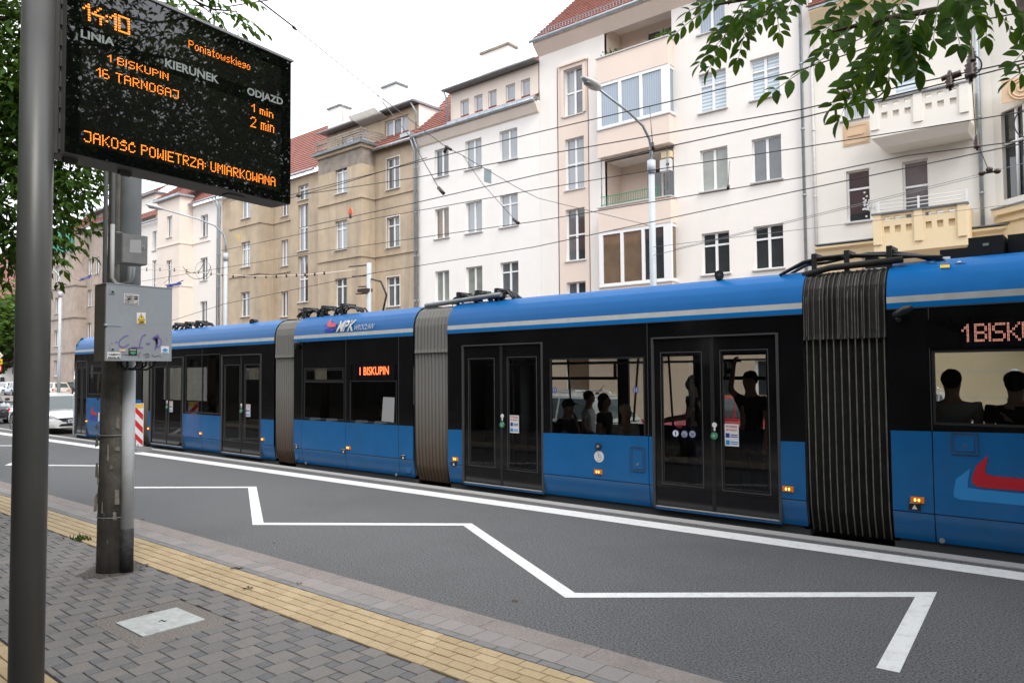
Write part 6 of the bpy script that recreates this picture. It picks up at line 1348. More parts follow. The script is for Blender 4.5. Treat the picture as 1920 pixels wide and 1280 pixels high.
scribble('graffiti_tag', [[(258, 1052), (230, 1060), (205, 1085), (203, 1110), (225, 1122), (262, 1105)], [(362, 1045), (340, 1060), (328, 1100), (320, 1125), (300, 1122), (275, 1122)], [(322, 1125), (345, 1124)], [(365, 1095), (378, 1105), (388, 1092)], [(155, 1098), (162, 1100)], [(180, 1092), (190, 1090)], [(430, 1045), (428, 1090), (415, 1140)], [(402, 1068), (430, 1080), (440, 1050)], [(432, 1060), (455, 1080), (448, 1112), (420, 1125)], [(485, 1075), (490, 1080)]], .0052, 'violet_print')
scribble('graffiti_tag', [[(408, 1060), (425, 1085), (430, 1120)], [(420, 1055), (432, 1100)]], .012, 'violet_print')
scribble('graffiti_tag', [[(330, 1150), (318, 1170), (322, 1185)], [(345, 1172), (375, 1160), (380, 1180), (360, 1182), (372, 1165)], [(398, 1165), (412, 1180), (440, 1172), (452, 1182)], [(222, 1165), (260, 1168)], [(300, 1172), (312, 1168)]], .0022, 'black_print')
on_cab('name_sticker', [sc8(130, 1190), sc8(210, 1190), sc8(210, 1152), sc8(132, 1150)], 'white_plastic', .0035)
for tx, yb in (('VABECH', 1171), ('ESQUE', 1188)):
    a = cb(*sc8(136, yb)); b_ = cb(*sc8(206, yb)); write('sticker_print', tx, (cx+.004, *a), (cx+.004, *b_), .018 if yb < 1180 else .014, Z, (1, 0, 0), M['black_print'], door, .03)
on_cab('oval_sticker', r8(258, 1128, 310, 1172), 'black_print'); on_cab('sticker_print', r8(264, 1134, 304, 1143), 'grey_print', .005)
on_cab('sticker_print', [sc8(266, 1158), sc8(285, 1168), sc8(304, 1158), sc8(298, 1148), sc8(272, 1148)], 'green_button', .005)
on_cab('blue_sticker', r8(453, 1116, 501, 1160), 'white_plastic'); on_cab('sticker_print', [sc8(458, 1140), sc8(477, 1128), sc8(497, 1140), sc8(477, 1150)], 'sky_print', .005); on_cab('sticker_print', r8(458, 1152, 496, 1156), 'sky_print', .005)
on_cab('sticker_print', r8(202, 1135, 240, 1147), 'tan', .004)
# the small junction box above it
jb = thing('junction_box', (-7.6, 3.16, 3.16), 'small dark grey junction box fixed above the large cabinet on the pole', 'box')
mb = MB(); mb.box(-7.66, -7.512, 3.03, 3.272, 3.16, 3.45); mb.build('case', M['junction'], jb)
mb = MB(); mb.box(-7.512, -7.5, 3.035, 3.272, 3.165, 3.445); d_ = mb.build('lid', M['junction'], jb)
mb = MB(); p = at_x(*sc8(347, 524), -7.5); mb.box(-7.5, -7.495, p.y-.012, p.y+.012, p.z-.016, p.z+.016); mb.box(-7.495, -7.49, p.y-.005, p.y+.005, p.z-.005, p.z+.005, 1); mb.build('lock', [M['zinc'], M['trim']], d_)
mb = MB(); mb.face([(-7.498, *at_x(*sc8(x, y), -7.5).yz) for x, y in ((265, 555), (335, 560), (335, 480), (268, 478))]); mb.build('sticker_residue', M['grey_print'], d_)
# ------------------------------------------------------------------ cars
def car(x, y, z, rz, paint, label, kind='hatch', L=4.3, W=1.8, Hh=1.47, plate=None, rails=False, aerial=False, group='cars on the street'):
    """a car pointing along +x before rotation: x is the middle of its length"""
    t = thing('parked_car', (0, 0, 0), label, 'car', group); w = W/2; h = L/2
    rear = {'hatch': .30, 'suv': .34, 'wagon': .22, 'sedan': .95, 'van': .12}[kind]; belt = .60*Hh+.02
    # lower body stations: x, half width factor, deck height
    hood = belt-.02; xs_ = h-.98; 
    St = [(-h, .80, .62*belt), (-h+.06, .90, .88*belt), (-h+.22, .97, belt+.01 if rear < .5 else belt*.98), (-h+.7, 1, belt+.015), (-h+1.3, 1, belt), (0, 1, belt-.015), (xs_-.1, 1, belt-.03), (xs_+.1, .99, hood-.05), (h-.45, .96, hood-.11), (h-.16, .88, hood-.20), (h-.03, .74, .66*belt), (h, .62, .52*belt)]
    def ring(x, k, top):
        zb = .19 if -h+.2 < x < h-.2 else .24
        return [V((x, w*k*.90, zb)), V((x, w*k*.985, zb+.13)), V((x, w*k, .36*belt+.16)), V((x, w*k*.985, top*.82)), V((x, w*k*.93, top*.965)), V((x, w*k*.80, top)), V((x, 0, top+.018))]
    mb = MB(); R_ = [ring(*s) for s in St]
    for a, b in zip(R_, R_[1:]):
        for i in range(6):
            mb.raw([a[i], b[i], b[i+1], a[i+1]], [(0, 1, 2, 3)], 0, True)
            m_ = lambda p: V((p.x, -p.y, p.z)); mb.raw([m_(a[i]), m_(a[i+1]), m_(b[i+1]), m_(b[i])], [(0, 1, 2, 3)], 0, True)
    for s, fl in ((R_[0], 0), (R_[-1], 1)):
        pts = s+[V((p.x, -p.y, p.z)) for p in s[:-1][::-1]]; mb.face(pts[::-1] if fl else pts, 0)
    # greenhouse
    wb, wf, rb, rf = xs_+.05, xs_-.72, -h+.12 if rear < .5 else -h+.62, -h+.12+rear+.18 if rear < .5 else -h+1.35
    if kind == 'van': wb, wf = xs_+.25, xs_-.3
    zb, zt = belt-.03, Hh; bw, tw = w*.90, w*.70
    roofs = [(wf, zt-.05), (wf-.35, zt-.008), ((wf+rf)/2, zt), (rf+.1, zt-.02), (rf, zt-.05)]
    mb2 = MB()
    top = [[V((x, tw*.9 if i in (0, 4) else tw, z-.03)), V((x, tw*.8, z)), V((x, 0, z+.022))] for i, (x, z) in enumerate(roofs)]
    mir = lambda p: V((p.x, -p.y, p.z))
    for a, b in zip(top, top[1:]):
        for i in (0, 1):
            mb.raw([a[i], a[i+1], b[i+1], b[i]], [(3, 2, 1, 0)], 0, True); mb.raw([mir(q) for q in (a[i], a[i+1], b[i+1], b[i])], [(0, 1, 2, 3)], 0, True)
    base = [V((wb, bw*.86, zb)), V((wf-.1, bw, zb)), V(((wf+rf)/2, bw, zb+.01)), V((rf+.1, bw*.99, zb+.02)), V((rb, bw*.86, zb+.01))]
    for i in range(4):
        for f in (lambda p: p, mir):
            q = [f(base[i]), f(base[i+1]), f(top[i+1][0]), f(top[i][0])]; mb.raw(q, [(0, 1, 2, 3)] if f is mir else [(3, 2, 1, 0)], 0, True)
    for b_, t_ in ((base[0], top[0]), (base[4], top[4])): mb.face([b_, t_[0], t_[1], t_[2], mir(t_[1]), mir(t_[0]), mir(b_)])
    mt = Matrix.Translation((x, y, z)) @ Matrix.Rotation(rz, 4, 'Z')
    def bld(name, mb, m, par=None): mb.map(lambda p: mt @ p); return mb.build(name, m, par or t)
    t.location = (x, y, z); t.rotation_euler = (0, 0, rz); WM[t] = mt.copy()
    bld('body', mb, M[paint])
    def lerpq(q, a0, a1, b0, b1, off):
        P = lambda a, b: q[0].lerp(q[1], a).lerp(q[3].lerp(q[2], a), b)
        n = (q[1]-q[0]).cross(q[3]-q[0]).normalized()*off; return [P(a0, b0)+n, P(a1, b0)+n, P(a1, b1)+n, P(a0, b1)+n]
    # panes: slightly proud of the shell
    q = [mir(base[0]), base[0], top[0][0], mir(top[0][0])]
    g = MB(); g.face([p+V((.012, 0, .008)) for p in lerpq(q, .06, .94, .03, .95, 0)]); bld('windscreen', g, M['car_glass'])
    q = [base[4], mir(base[4]), mir(top[4][0]), top[4][0]]
    g = MB(); g.face([p+V((-.012, 0, .008)) for p in lerpq(q, .08, .92, .16, .9, 0)]); bld('rear_window', g, M['car_glass'])
    for f, s in ((lambda p: p, 1), (mir, -1)):
        g = MB()
        for i in range(4):
            q = [f(base[i]), f(base[i+1]), f(top[i+1][0]), f(top[i][0])]; n = V((0, s*.012, .003))
            P = lambda a, b: q[0].lerp(q[1], a).lerp(q[3].lerp(q[2], a), b)+n
            a0, a1 = (.42, .94) if i == 0 else ((.04, .97) if i < 3 else (.05, .45)); pts = [P(a0, .1), P(a1, .1), P(a1, .9), P(a0 if i else .72, .9)]
            g.face(pts if s < 0 else pts[::-1])
        bld('side_window', g, M['car_glass'])
        g = MB(); g.ball((wf+.38, s*(bw+.12), zb+.1), (.06, .11, .07), 0, 10); bld('wing_mirror', g, M[paint] if kind != 'suv' else M['trim'])
        g = MB(); hx = h-.16; g.prism([(h-.012, s*w*.60, belt*.63), (h-.20, s*w*.93, belt*.70), (h-.36, s*w*.985, belt*.83), (h-.12, s*w*.80, belt*.775), (h-.03, s*w*.62, belt*.70)], (.025, s*.006, .004)); bld('headlight', g, M['lamp_clear'])
        tz_ = belt*.78 if kind != 'wagon' else belt*.8; g = MB()
        if kind == 'wagon': g.box(-h-.004, -h+.3, s*(w*.66), s*(w*.975), tz_-.12, tz_+.08)
        else: g.prism([(-h-.012, s*w*.40, tz_+.01), (-h+.06, s*w*.93, tz_+.16), (-h+.24, s*w*.985, tz_+.2), (-h+.12, s*w*.96, tz_-.02), (-h-.006, s*w*.52, tz_-.08)], (-.02, 0, 0))
        tl = bld('tail_lamp', g, M['tail_red'])
        if kind != 'wagon': g = MB(); g.prism([(-h-.035, s*w*.52, tz_+.01), (-h+.02, s*w*.82, tz_+.09), (-h+.02, s*w*.84, tz_+.0), (-h-.035, s*w*.58, tz_-.04)], (-.006, 0, 0)); bld('lamp_lens', g, M['lamp_clear'], tl)
        for xx in (h-.86, -h+.80):
            r = .33 if kind not in ('suv', 'van') else .36; g = MB(); yy = s*(w-.10); c0, c1 = (yy-.11, yy+.11)
            g.tube([(xx, c0, r), (xx, c0+.03, r), (xx, c1-.03, r), (xx, c1, r)], [r*.93, r, r, r*.93], 0, 28); wh = bld('wheel', g, M['tyre'])
            g = MB(); ya = s*(w+.012); g.tube([(xx, s*(w-.04), r), (xx, s*(w-.01), r)], r*.70, 0, 24)
            bld('hub', g, M['trim'], wh); g = MB()
            for k in range(10):
                a = math.pi*2*k/10; d = V((math.cos(a), 0, math.sin(a))); e = V((-d.z, 0, d.x)); c = V((xx, ya, r)); g.face([c+e*.02, c+d*r*.68+e*.035, c+d*r*.68-e*.035, c-e*.02])
            g.tube([(xx+r*.68*math.cos(math.pi*k/12), ya-.01*s, r+r*.68*math.sin(math.pi*k/12)) for k in range(25)], .018, 0, 6, cap=False); bld('rim', g, M['alloy'], wh)
            g = MB(); n = 14; ra = r+.07; yb = s*(w*.992+.006); g.face([(xx+ra*math.cos(math.pi*k/n*1.0), yb, r+ra*math.sin(math.pi*k/n)) for k in range(n+1)][::s]); bld('wheel_arch', g, M['trim'])
    g = MB(); g.prism([(h+.004, -w*.40, belt*.52), (h+.004, w*.40, belt*.52), (h-.022, w*.60, belt*.655), (h-.022, -w*.60, belt*.655)], (.016, 0, 0)); gr = bld('grille', g, M['trim'])
    g = MB(); g.prism([(h+.01, -w*.56, .30), (h+.01, w*.56, .30), (h+.02, w*.5, .38), (h+.02, -w*.5, .38)], (.01, 0, 0)); g.box(h-.02, h+.03, -w*.62, w*.62, .22, .245, 1); bld('lower_grille', g, [M['trim'], M['chrome']])
    g = MB(); g.box(-h-.012, -h+.1, -w*.8, w*.8, .2, .34); bld('rear_bumper', g, M['trim'])
    for xx, s in ((h+.03, 1), (-h-.02, -1)):
        g = MB(); z0 = .42 if s > 0 else .55*belt+.12; g.box(xx-.006*s, xx+.006*s, -.26, .26, z0, z0+.115); pl = bld('licence_plate', g, M['sign_white'])
        g = MB(); g.box(xx+.0065*s, xx+.008*s, s*-.26, s*-.215, z0, z0+.115); bld('plate_band', g, M['blue_print'], pl)
        if plate:
            vs, fs = letters(plate, .02); wd = max(v.x for v in vs); g = MB(); g.raw([V((xx+.009*s, s*(-.19+.43*v.x/wd), z0+.025+v.y*.09)) for v in vs], fs); bld('plate_print', g, M['black_print'], pl)
    if kind == 'grille_suv': pass
    if rails:
        for s in (1, -1): g = MB(); g.tube([(wf-.15, s*tw*.92, zt-.03), (wf-.25, s*tw*.92, zt+.06), (rf+.4, s*tw*.92, zt+.06), (rf+.22, s*tw*.92, zt-.03)], .018, 0, 8); bld('roof_rail', g, M['chrome'])
        g = MB()
        for xx in (wf-.5, rf+.55): g.tube([(xx, -tw*.92, zt+.08), (xx, tw*.92, zt+.08)], .02, 0, 8)
        bld('cross_bar', g, M['zinc'])
    if aerial: g = MB(); g.tube([(rf+.3, 0, zt), (rf+.1, 0, zt+.22)], .008, 0, 6); g.ball((rf+.3, 0, zt+.02), (.06, .03, .03)); bld('aerial', g, M['trim'])
    return t
PI = math.pi
FZ = -.215
# through the tram's windows
car(-11.4, 15.45, -.12, PI, 'car_silver', 'silver white estate car with roof rails seen through the tram window, tail towards us', 'suv', 4.3, 1.86, 1.62, 'DW 7K41', True, True)
car(-18.0, 21.2, FZ+.24, PI, 'car_silver', 'silver car seen through the narrow glass of the tram\'s left door', 'hatch', plate='DW 3P')
car(-8.6, 19.5, FZ, PI, 'car_red', 'red car seen between the two standing passengers through the right tram door', 'hatch', 4.2, 1.78, 1.6)
car(-5.6, 17.6, FZ, PI, 'car_silver', 'silver car partly visible behind the tram\'s window post', 'hatch', 4.0, 1.75, 1.45)
car(-5.2, 21.4, FZ+.24, PI, 'car_cream', 'pale car with roof bars seen behind the seated men on the right', 'wagon', 4.4, 1.76, 1.5, None, True)
# on the track lane to the left
car(-31.75, 10.35, -.05, 0, 'car_white', 'white hatchback facing us between the grey post and the tram nose', 'hatch', 4.45, 1.8, 1.45, 'WI 4')
d = car(-40.6, 10.1, -.05, 0, 'car_dark', 'dark car with chrome barred grille behind the white hatchback at the left edge', 'suv', 4.6, 1.88, 1.62)
mb = MB()
for k in range(9): mb.box(-38.27, -38.25, 9.72+.085*k, 9.75+.085*k, .55, .82)
mb.build('grille_bar', M['chrome'], d)
def far_car(px, py, dist, rz, paint, label, **k):
    p = at_z(px, py, -.05); q = CAM+(p-CAM); return car(q.x, q.y, -.05, rz, paint, label, **k)
far_car(14, 741, 0, PI, 'car_white', 'white estate car with red tail lamp parked far off at the left edge', kind='wagon', L=4.5, Hh=1.5)
far_car(2, 731, 0, PI, 'car_dark', 'dark van parked beyond the white estate at the left edge', kind='van', L=4.8, W=1.95, Hh=2.0)
far_car(103, 745, 0, PI, 'car_cream', 'beige hatchback with its tail to us parked between post and tram nose', kind='hatch', L=4.0, Hh=1.5)
far_car(127, 744, 0, PI, 'car_dark', 'black hatchback with tall red tail lamps half hidden by the tram nose', kind='hatch', L=4.2, Hh=1.5)
far_car(98, 728, 0, PI, 'car_silver', 'silver car of which the roof shows beyond the beige hatchback', kind='hatch', L=4.2, Hh=1.5)
far_car(32, 742, 0, PI, 'car_blue', 'dark blue car almost hidden behind the grey post', kind='hatch', L=4.2, Hh=1.45)
# ------------------------------------------------------------------ people
def skinned(name, verts, edges, radii, parent, m, sub=1, mats=None):
    me = bpy.data.meshes.new(name); bm = bmesh.new(); ly = bm.verts.layers.skin.verify(); vs = []
    for i, (p, r) in enumerate(zip(verts, radii)):
        v = bm.verts.new(p); s = v[ly]; s.radius = (r, r) if not isinstance(r, tuple) else r; s.use_root = (i == 0); vs.append(v)
    for a, b in edges: bm.edges.new((vs[a], vs[b]))
    bm.to_mesh(me); bm.free()
    o = bpy.data.objects.new(name, me); sc.collection.objects.link(o)
    sk = o.modifiers.new('s', 'SKIN'); sk.use_smooth_shade = True; sb = o.modifiers.new('d', 'SUBSURF'); sb.levels = sub; sb.render_levels = sub
    dg = bpy.context.evaluated_depsgraph_get(); me2 = bpy.data.meshes.new_from_object(o.evaluated_get(dg)); bpy.data.objects.remove(o); bpy.data.meshes.remove(me)
    me2.name = name; me2.materials.clear(); me2.materials.append(M[m]); me2.polygons.foreach_set('use_smooth', [True]*len(me2.polygons))
    return link(name, me2, parent)
def person(x, y, z, rz, pose, label, top='cloth_black', legs='denim', hair='hair_dark', skin='skin_dark', k=1.0, rh=None, lh=None, head=(0, 0), cap=False, longhair=False, sleeves=True, group=None, wide=.175):
    """pose 'sit' or 'stand'; the figure faces local +y; rh / lh: (elbow, hand) in local metres"""
    t = thing('person', (x, y, z), label, 'person', group, rz); mt = Matrix.Translation((x, y, z)) @ Matrix.Rotation(rz, 4, 'Z') @ Matrix.Scale(k, 4)
    hz = .50 if pose == 'sit' else .93
    J = {'pel': (0, 0, hz), 'sp': (0, .0, hz+.2), 'ch': (0, -.01, hz+.40), 'nk': (0, 0, hz+.54), 'hd0': (0, .01, hz+.62), 'hd1': (head[0]*.2, .02+head[1]*.2, hz+.70), 'hd2': (head[0], .01+head[1], hz+.79)}
    for s, n, hand in ((1, 'r', rh), (-1, 'l', lh)):
        J['sh'+n] = (wide*s, -.01, hz+.47)
        el, ha = hand or (((.23*s, -.02, hz+.19), (.21*s, .2, hz+.06)) if pose == 'sit' else ((.23*s, -.03, hz+.18), (.23*s, .05, hz-.07)))
        J['el'+n], J['wr'+n] = el, ha
        J['hip'+n] = (.10*s, .0, hz-.03)
        if pose == 'sit': J['kn'+n], J['an'+n], J['to'+n] = (.12*s, .43, hz), (.12*s, .44, .08), (.12*s, .60, .03)
        else: J['kn'+n], J['an'+n], J['to'+n] = (.11*s, .02, .48), (.11*s, -.02, .08), (.12*s, .15, .03)
    def V_(n): return V(J[n])
    names = ['pel', 'sp', 'ch', 'nk', 'hd0', 'hd1', 'hd2', 'shr', 'elr', 'wrr', 'shl', 'ell', 'wrl', 'hipr', 'knr', 'anr', 'tor', 'hipl', 'knl', 'anl', 'tol']
    rad = [.125, .12, .125, .06, .066, .084, .074, .058, .042, .028, .058, .042, .028, .085, .058, .042, .035, .085, .058, .042, .035]
    E_ = [('pel', 'sp'), ('sp', 'ch'), ('ch', 'nk'), ('nk', 'hd0'), ('hd0', 'hd1'), ('hd1', 'hd2'), ('ch', 'shr'), ('shr', 'elr'), ('elr', 'wrr'), ('ch', 'shl'), ('shl', 'ell'), ('ell', 'wrl'), ('pel', 'hipr'), ('hipr', 'knr'), ('knr', 'anr'), ('anr', 'tor'), ('pel', 'hipl'), ('hipl', 'knl'), ('knl', 'anl'), ('anl', 'tol')]
    ix = {n: i for i, n in enumerate(names)}; vs = [V_(n) for n in names]; es = [(ix[a], ix[b]) for a, b in E_]
    # palms and five fingers
    for n, s in (('r', 1), ('l', -1)):
        d = (V_('wr'+n)-V_('el'+n)).normalized(); w_ = V_('wr'+n); sd = d.cross(V((0, 0, 1))); sd = sd.normalized() if sd.length > .1 else V((1, 0, 0)); up = sd.cross(d)
        vs.append(w_+d*.065); rad.append((.034, .02)); es.append((ix['wr'+n], len(vs)-1)); pa = len(vs)-1
        for q, ln in zip((-.028, -.009, .010, .028), (.062, .078, .074, .056)):
            vs.append(vs[pa]+d*.03+sd*q); rad.append(.009); es.append((pa, len(vs)-1))
            vs.append(vs[-1]+d*ln*.5-up*.01); rad.append(.0085); es.append((len(vs)-2, len(vs)-1)); vs.append(vs[-1]+d*ln*.4-up*.03); rad.append(.007); es.append((len(vs)-2, len(vs)-1))
        vs.append(w_+d*.04+sd*.045*s); rad.append(.010); es.append((pa, len(vs)-1)); vs.append(vs[-1]+d*.04+sd*.015*s); rad.append(.008); es.append((len(vs)-2, len(vs)-1))
    # nose, chin, ears
    h1 = V_('hd1')
    for off, r in (((0, .098, .0), .014), ((0, .075, -.055), .028), ((.082, .0, -.0), .014), ((-.082, .0, -.0), .014)): vs.append(h1+V(off)); rad.append(r); es.append((ix['hd1'], len(vs)-1))
    b = skinned('body', [mt @ v for v in vs], es, [tuple(q*k for q in r) if isinstance(r, tuple) else r*k for r in rad], t, skin)
    # clothes
    tn = ['pel', 'sp', 'ch', 'shr', 'shl']; tv = [V_(n) for n in tn]; tr = [.145, .14, .15, .08, .08]; te = [(0, 1), (1, 2), (2, 3), (2, 4)]
    tv.append(V_('ch').lerp(V_('nk'), .62)); tr.append(.085); te.append((2, 5))
    for n in 'rl': tv.append(V_('hip'+n)+V((0, 0, .04))); tr.append(.112); te.append((0, len(tv)-1))
    for n, s in (('r', 3), ('l', 4)):
        f = .55 if sleeves else .15; tv.append(V_('sh'+n).lerp(V_('el'+n), f)); tr.append(.058); te.append((s, len(tv)-1))
    skinned('shirt', [mt @ v for v in tv], te, [r*k for r in tr], t, top)
    ln = ['pel', 'hipr', 'knr', 'anr', 'hipl', 'knl', 'anl']
    skinned('trousers', [mt @ (V_(n)+V((0, 0, .02 if n.startswith('an') else 0))) for n in ln], [(0, 1), (1, 2), (2, 3), (0, 4), (4, 5), (5, 6)], [r*k for r in (.145, .108, .074, .06, .108, .074, .06)], t, legs)
    for n in 'rl': mb = MB(); a = V_('an'+n); mb.ball(a+V((0, .06, -.04)), (.05, .14, .05)); mb.map(lambda p: mt @ p); mb.build('shoe', M['trim'], t)
    hc = V((head[0]*.6, .0+head[1]*.6, hz+.735)); mb = MB(); mb.ball(hc+V((0, -.018, .012)), (.094, .106, .10), 0, 16)
    if longhair: mb.ball(hc+V((0, -.06, -.09)), (.095, .06, .14), 0, 14)
    rr = random.Random(int(abs(x*100)))
    mb.v = [tuple(V(p)+V((rr.uniform(-.006, .006), rr.uniform(-.006, .006), rr.uniform(-.006, .006)))) for p in mb.v]
    mb.map(lambda p: mt @ p); mb.build('hair', M[hair], t)
    if cap: mb = MB(); mb.ball(hc+V((0, .0, .035)), (.102, .112, .085), 0, 16); mb.prism([(-.07, .08, hc.z+.04), (.07, .08, hc.z+.04), (.05, .2, hc.z+.02), (-.05, .2, hc.z+.02)], (0, 0, .012)); mb.map(lambda p: mt @ p); mb.build('cap', M['cap'], t)
    for s in (1, -1):
        mb = MB(); mb.ball(h1+V((.032*s, .080, .018)), .011, 0, 8); mb.map(lambda p: mt @ p); mb.build('eye', M['black_print'], t)
    mb = MB(); mb.ball(h1+V((0, .091, -.037)), (.022, .007, .005), 0, 8); mb.map(lambda p: mt @ p); mb.build('mouth', M['red_print'] if False else M['skin_dark'], t)
    return t
def put(px, y): p = at_y(px, 700, y); return p.x
gp = 'passengers inside the tram'
# standing in the right doorway
person(put(1407, 10.35), 10.35, FL, PI*.93, 'stand', 'dark silhouette standing in the right tram doorway, one arm raised to a rail', rh=((.30, .02, 1.52), (.22, .05, 1.82)), head=(.0, .03), group=gp, k=1.1)
person(put(1299, 10.8), 10.8, FL, PI*.60, 'stand', 'tall dark shirted person standing behind the left leaf of the right tram door', top='cloth_black', lh=((-.28, .05, 1.16), (-.2, .35, 1.1)), rh=((.26, .05, 1.16), (.15, .35, 1.12)), group=gp, k=1.07)
# seated by the long window
person(put(1063, 10.25), 10.25, FL+.15, -PI*.55, 'sit', 'seated person in a black cap leaning a cheek on a bare forearm', cap=True, lh=((-.2, .12, .60), (-.1, .10, .98)), rh=((.2, .2, .62), (.05, .35, .62)), skin='skin', group=gp, k=1.0, head=(0, .04))
person(put(1103, 11.2), 11.2, FL+.27, -PI*.42, 'sit', 'seated person in a white jersey looking right behind the tram window', top='cloth_white', group=gp, head=(0, .03))
person(put(1133, 10.8), 10.8, FL+.24, -PI*.45, 'sit', 'seated person with dark long hair and headband in the middle of the tram window', longhair=True, group=gp)
person(put(1172, 10.15), 10.15, FL+.1, -PI*.65, 'sit', 'seated person with short blond hair and flowered blouse behind the tram window', top='cloth_flower', hair='hair_blond', skin='skin', group=gp)
# two men with their backs to the near window
person(put(1783, TY+.45), TY+.47, FH+.16, 0, 'sit', 'seated person in a grey shirt with back to the nearest tram window', top='cloth_grey', group=gp, k=1.17, wide=.215)
person(put(1903, TY+.45), TY+.47, FH+.14, 0, 'sit', 'seated dark clothed person in a cap, back to us, at the right picture edge', cap=True, group=gp, k=1.16, wide=.215)
# further passengers
person(put(716, 10.4), 10.4, .12, PI*.5, 'sit', 'dark silhouette of a seated passenger behind the notice in the tram window', group=gp)
person(put(402, 9.98), 9.98, FL+.08, -PI*.5, 'sit', 'seated person in a white shirt resting chin on hand in the forward tram section', top='cloth_white', rh=((.22, .15, .62), (.05, .16, .95)), skin='skin', group=gp)
# on the far pavement
person(put(1901, 22.4), 22.4, .28, -PI*.5+PI, 'stand', 'grey haired person in a pale shirt walking on the far pavement', hair='hair_grey', top='cloth_white', skin='skin')
# ------------------------------------------------------------------ trees
def ortho(d):
    a = d.cross(V((0, 0, 1))); a = a.normalized() if a.length > .05 else V((1, 0, 0)); return a, a.cross(d).normalized()
def leaflet(mb, p, d, n, L, W_, tone):
    """a pointed oval leaflet folded along its midrib"""
    s = d.cross(n).normalized(); n = s.cross(d).normalized()
    st = ((0, 0, 0), (.10, .42, .01), (.28, .92, .02), (.5, 1, .035), (.72, .78, .06), (.9, .33, .11), (1, 0, .15))
    m = [p+d*(L*t)-n*(L*k) for t, _, k in st]; f = n*(W_*.2)
    l = [m[i]+s*(W_*st[i][1]*.5)+f*st[i][1] for i in range(1, 6)]; r = [m[i]-s*(W_*st[i][1]*.5)+f*st[i][1] for i in range(1, 6)]
    F = [(0, 1, 7), (5, 6, 11), (0, 12, 1), (5, 16, 6)]+[(i+1, i+2, 8+i, 7+i) for i in range(4)]+[(i+1, 12+i, 13+i, i+2) for i in range(4)]
    mb.raw(m+l+r, F, 0, True, tone)
def leaflet_low(mb, p, d, n, L, W_, tone):
    s = d.cross(n).normalized(); n = s.cross(d).normalized(); f = n*(W_*.2)
    mb.raw([p, p+d*L*.45+s*W_*.5+f, p+d*L-n*L*.14, p+d*L*.45-s*W_*.5+f, p+d*L*.45], [(0, 4, 1), (1, 4, 2), (0, 3, 4), (3, 2, 4)], 0, True, tone)
def compound(mb, sm, p0, p1, L, nl, droop=.25, rr=random, tone0=.4, face=None, w=.42, rad=.0022):
    leaflet = globals()['leaflet'] if sm else leaflet_low
    """a feathered leaf from p0 to p1 with nl pairs of leaflets"""
    ax = p1-p0; ln = ax.length; pts = []
    for i in range(7):
        t = i/6; pts.append(p0+ax*t+V((0, 0, droop*ln*(t*(1-t)))))
    if sm: sm.tube(pts, [rad, rad, rad, rad*.9, rad*.8, rad*.7, rad*.5], 0, 5)
    for k in range(nl):
        t = .22+.74*k/max(1, nl-1); i = min(5, int(t*6)); c = pts[i].lerp(pts[i+1], t*6-i); d = (pts[i+1]-pts[i]).normalized()
        nn = face or V((rr.gauss(0, .25), rr.gauss(0, .25), 1)).normalized(); sd = d.cross(nn).normalized()
        for s in (1, -1):
            ld = (sd*s*.85+d*.5+V((0, 0, -.25))+V((rr.gauss(0, .12), rr.gauss(0, .12), rr.gauss(0, .12)))).normalized()
            sz = L*(1-.25*abs(t-.55)/.45)*rr.uniform(.85, 1.12); leaflet(mb, c+ld*.004, ld, (nn+V((rr.gauss(0, .25), rr.gauss(0, .25), 0))).normalized(), sz, sz*w, min(1, max(.02, tone0+rr.gauss(0, .22))))
    d = (pts[-1]-pts[-2]).normalized(); leaflet(mb, pts[-1], (d+V((0, 0, -.15))).normalized(), V((rr.gauss(0, .3), rr.gauss(0, .3), 1)).normalized(), L, L*w, min(1, max(.02, tone0+rr.gauss(0, .2))))
def branch(mb, a, b, r0, r1, rr, wob=.08, n=6):
    pts = [a.lerp(b, i/n)+V((rr.gauss(0, 1), rr.gauss(0, 1), rr.gauss(0, 1)))*wob*(a-b).length*.18*(0 < i < n) for i in range(n+1)]; mb.tube(pts, [r0+(r1-r0)*i/n for i in range(n+1)], 0, 8); return pts
def crown(mb, lim, root, centers, per, L, rr, spread, tone=.45, sub=.16):
    """limbs to clump centres; every clump is a spray of feathered leaves"""
    for q_, (c, s) in enumerate(centers):
        if c.y < 3 or c.x < 0: branch(lim, root, c, .05, .012, rr)
        elif q_ % 12 == 0: branch(lim, root, c, .03, .01, rr)
        for k in range(int(per*s*s)):
            q = c+V((rr.gauss(0, 1), rr.gauss(0, 1), rr.gauss(0, .75)))*spread*s*.55; d = (q-c); d = (d.normalized()*.6+V((rr.gauss(0, .5), rr.gauss(0, .5), rr.uniform(-.7, .1)))).normalized()
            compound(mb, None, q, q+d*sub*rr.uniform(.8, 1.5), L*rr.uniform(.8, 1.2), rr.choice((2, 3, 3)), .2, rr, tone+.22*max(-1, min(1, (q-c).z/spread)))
def inview(p, m=40): 
    x, y, z = project(p); return z > .2 and -m < x < 1920+m and -m < y < 1280+m
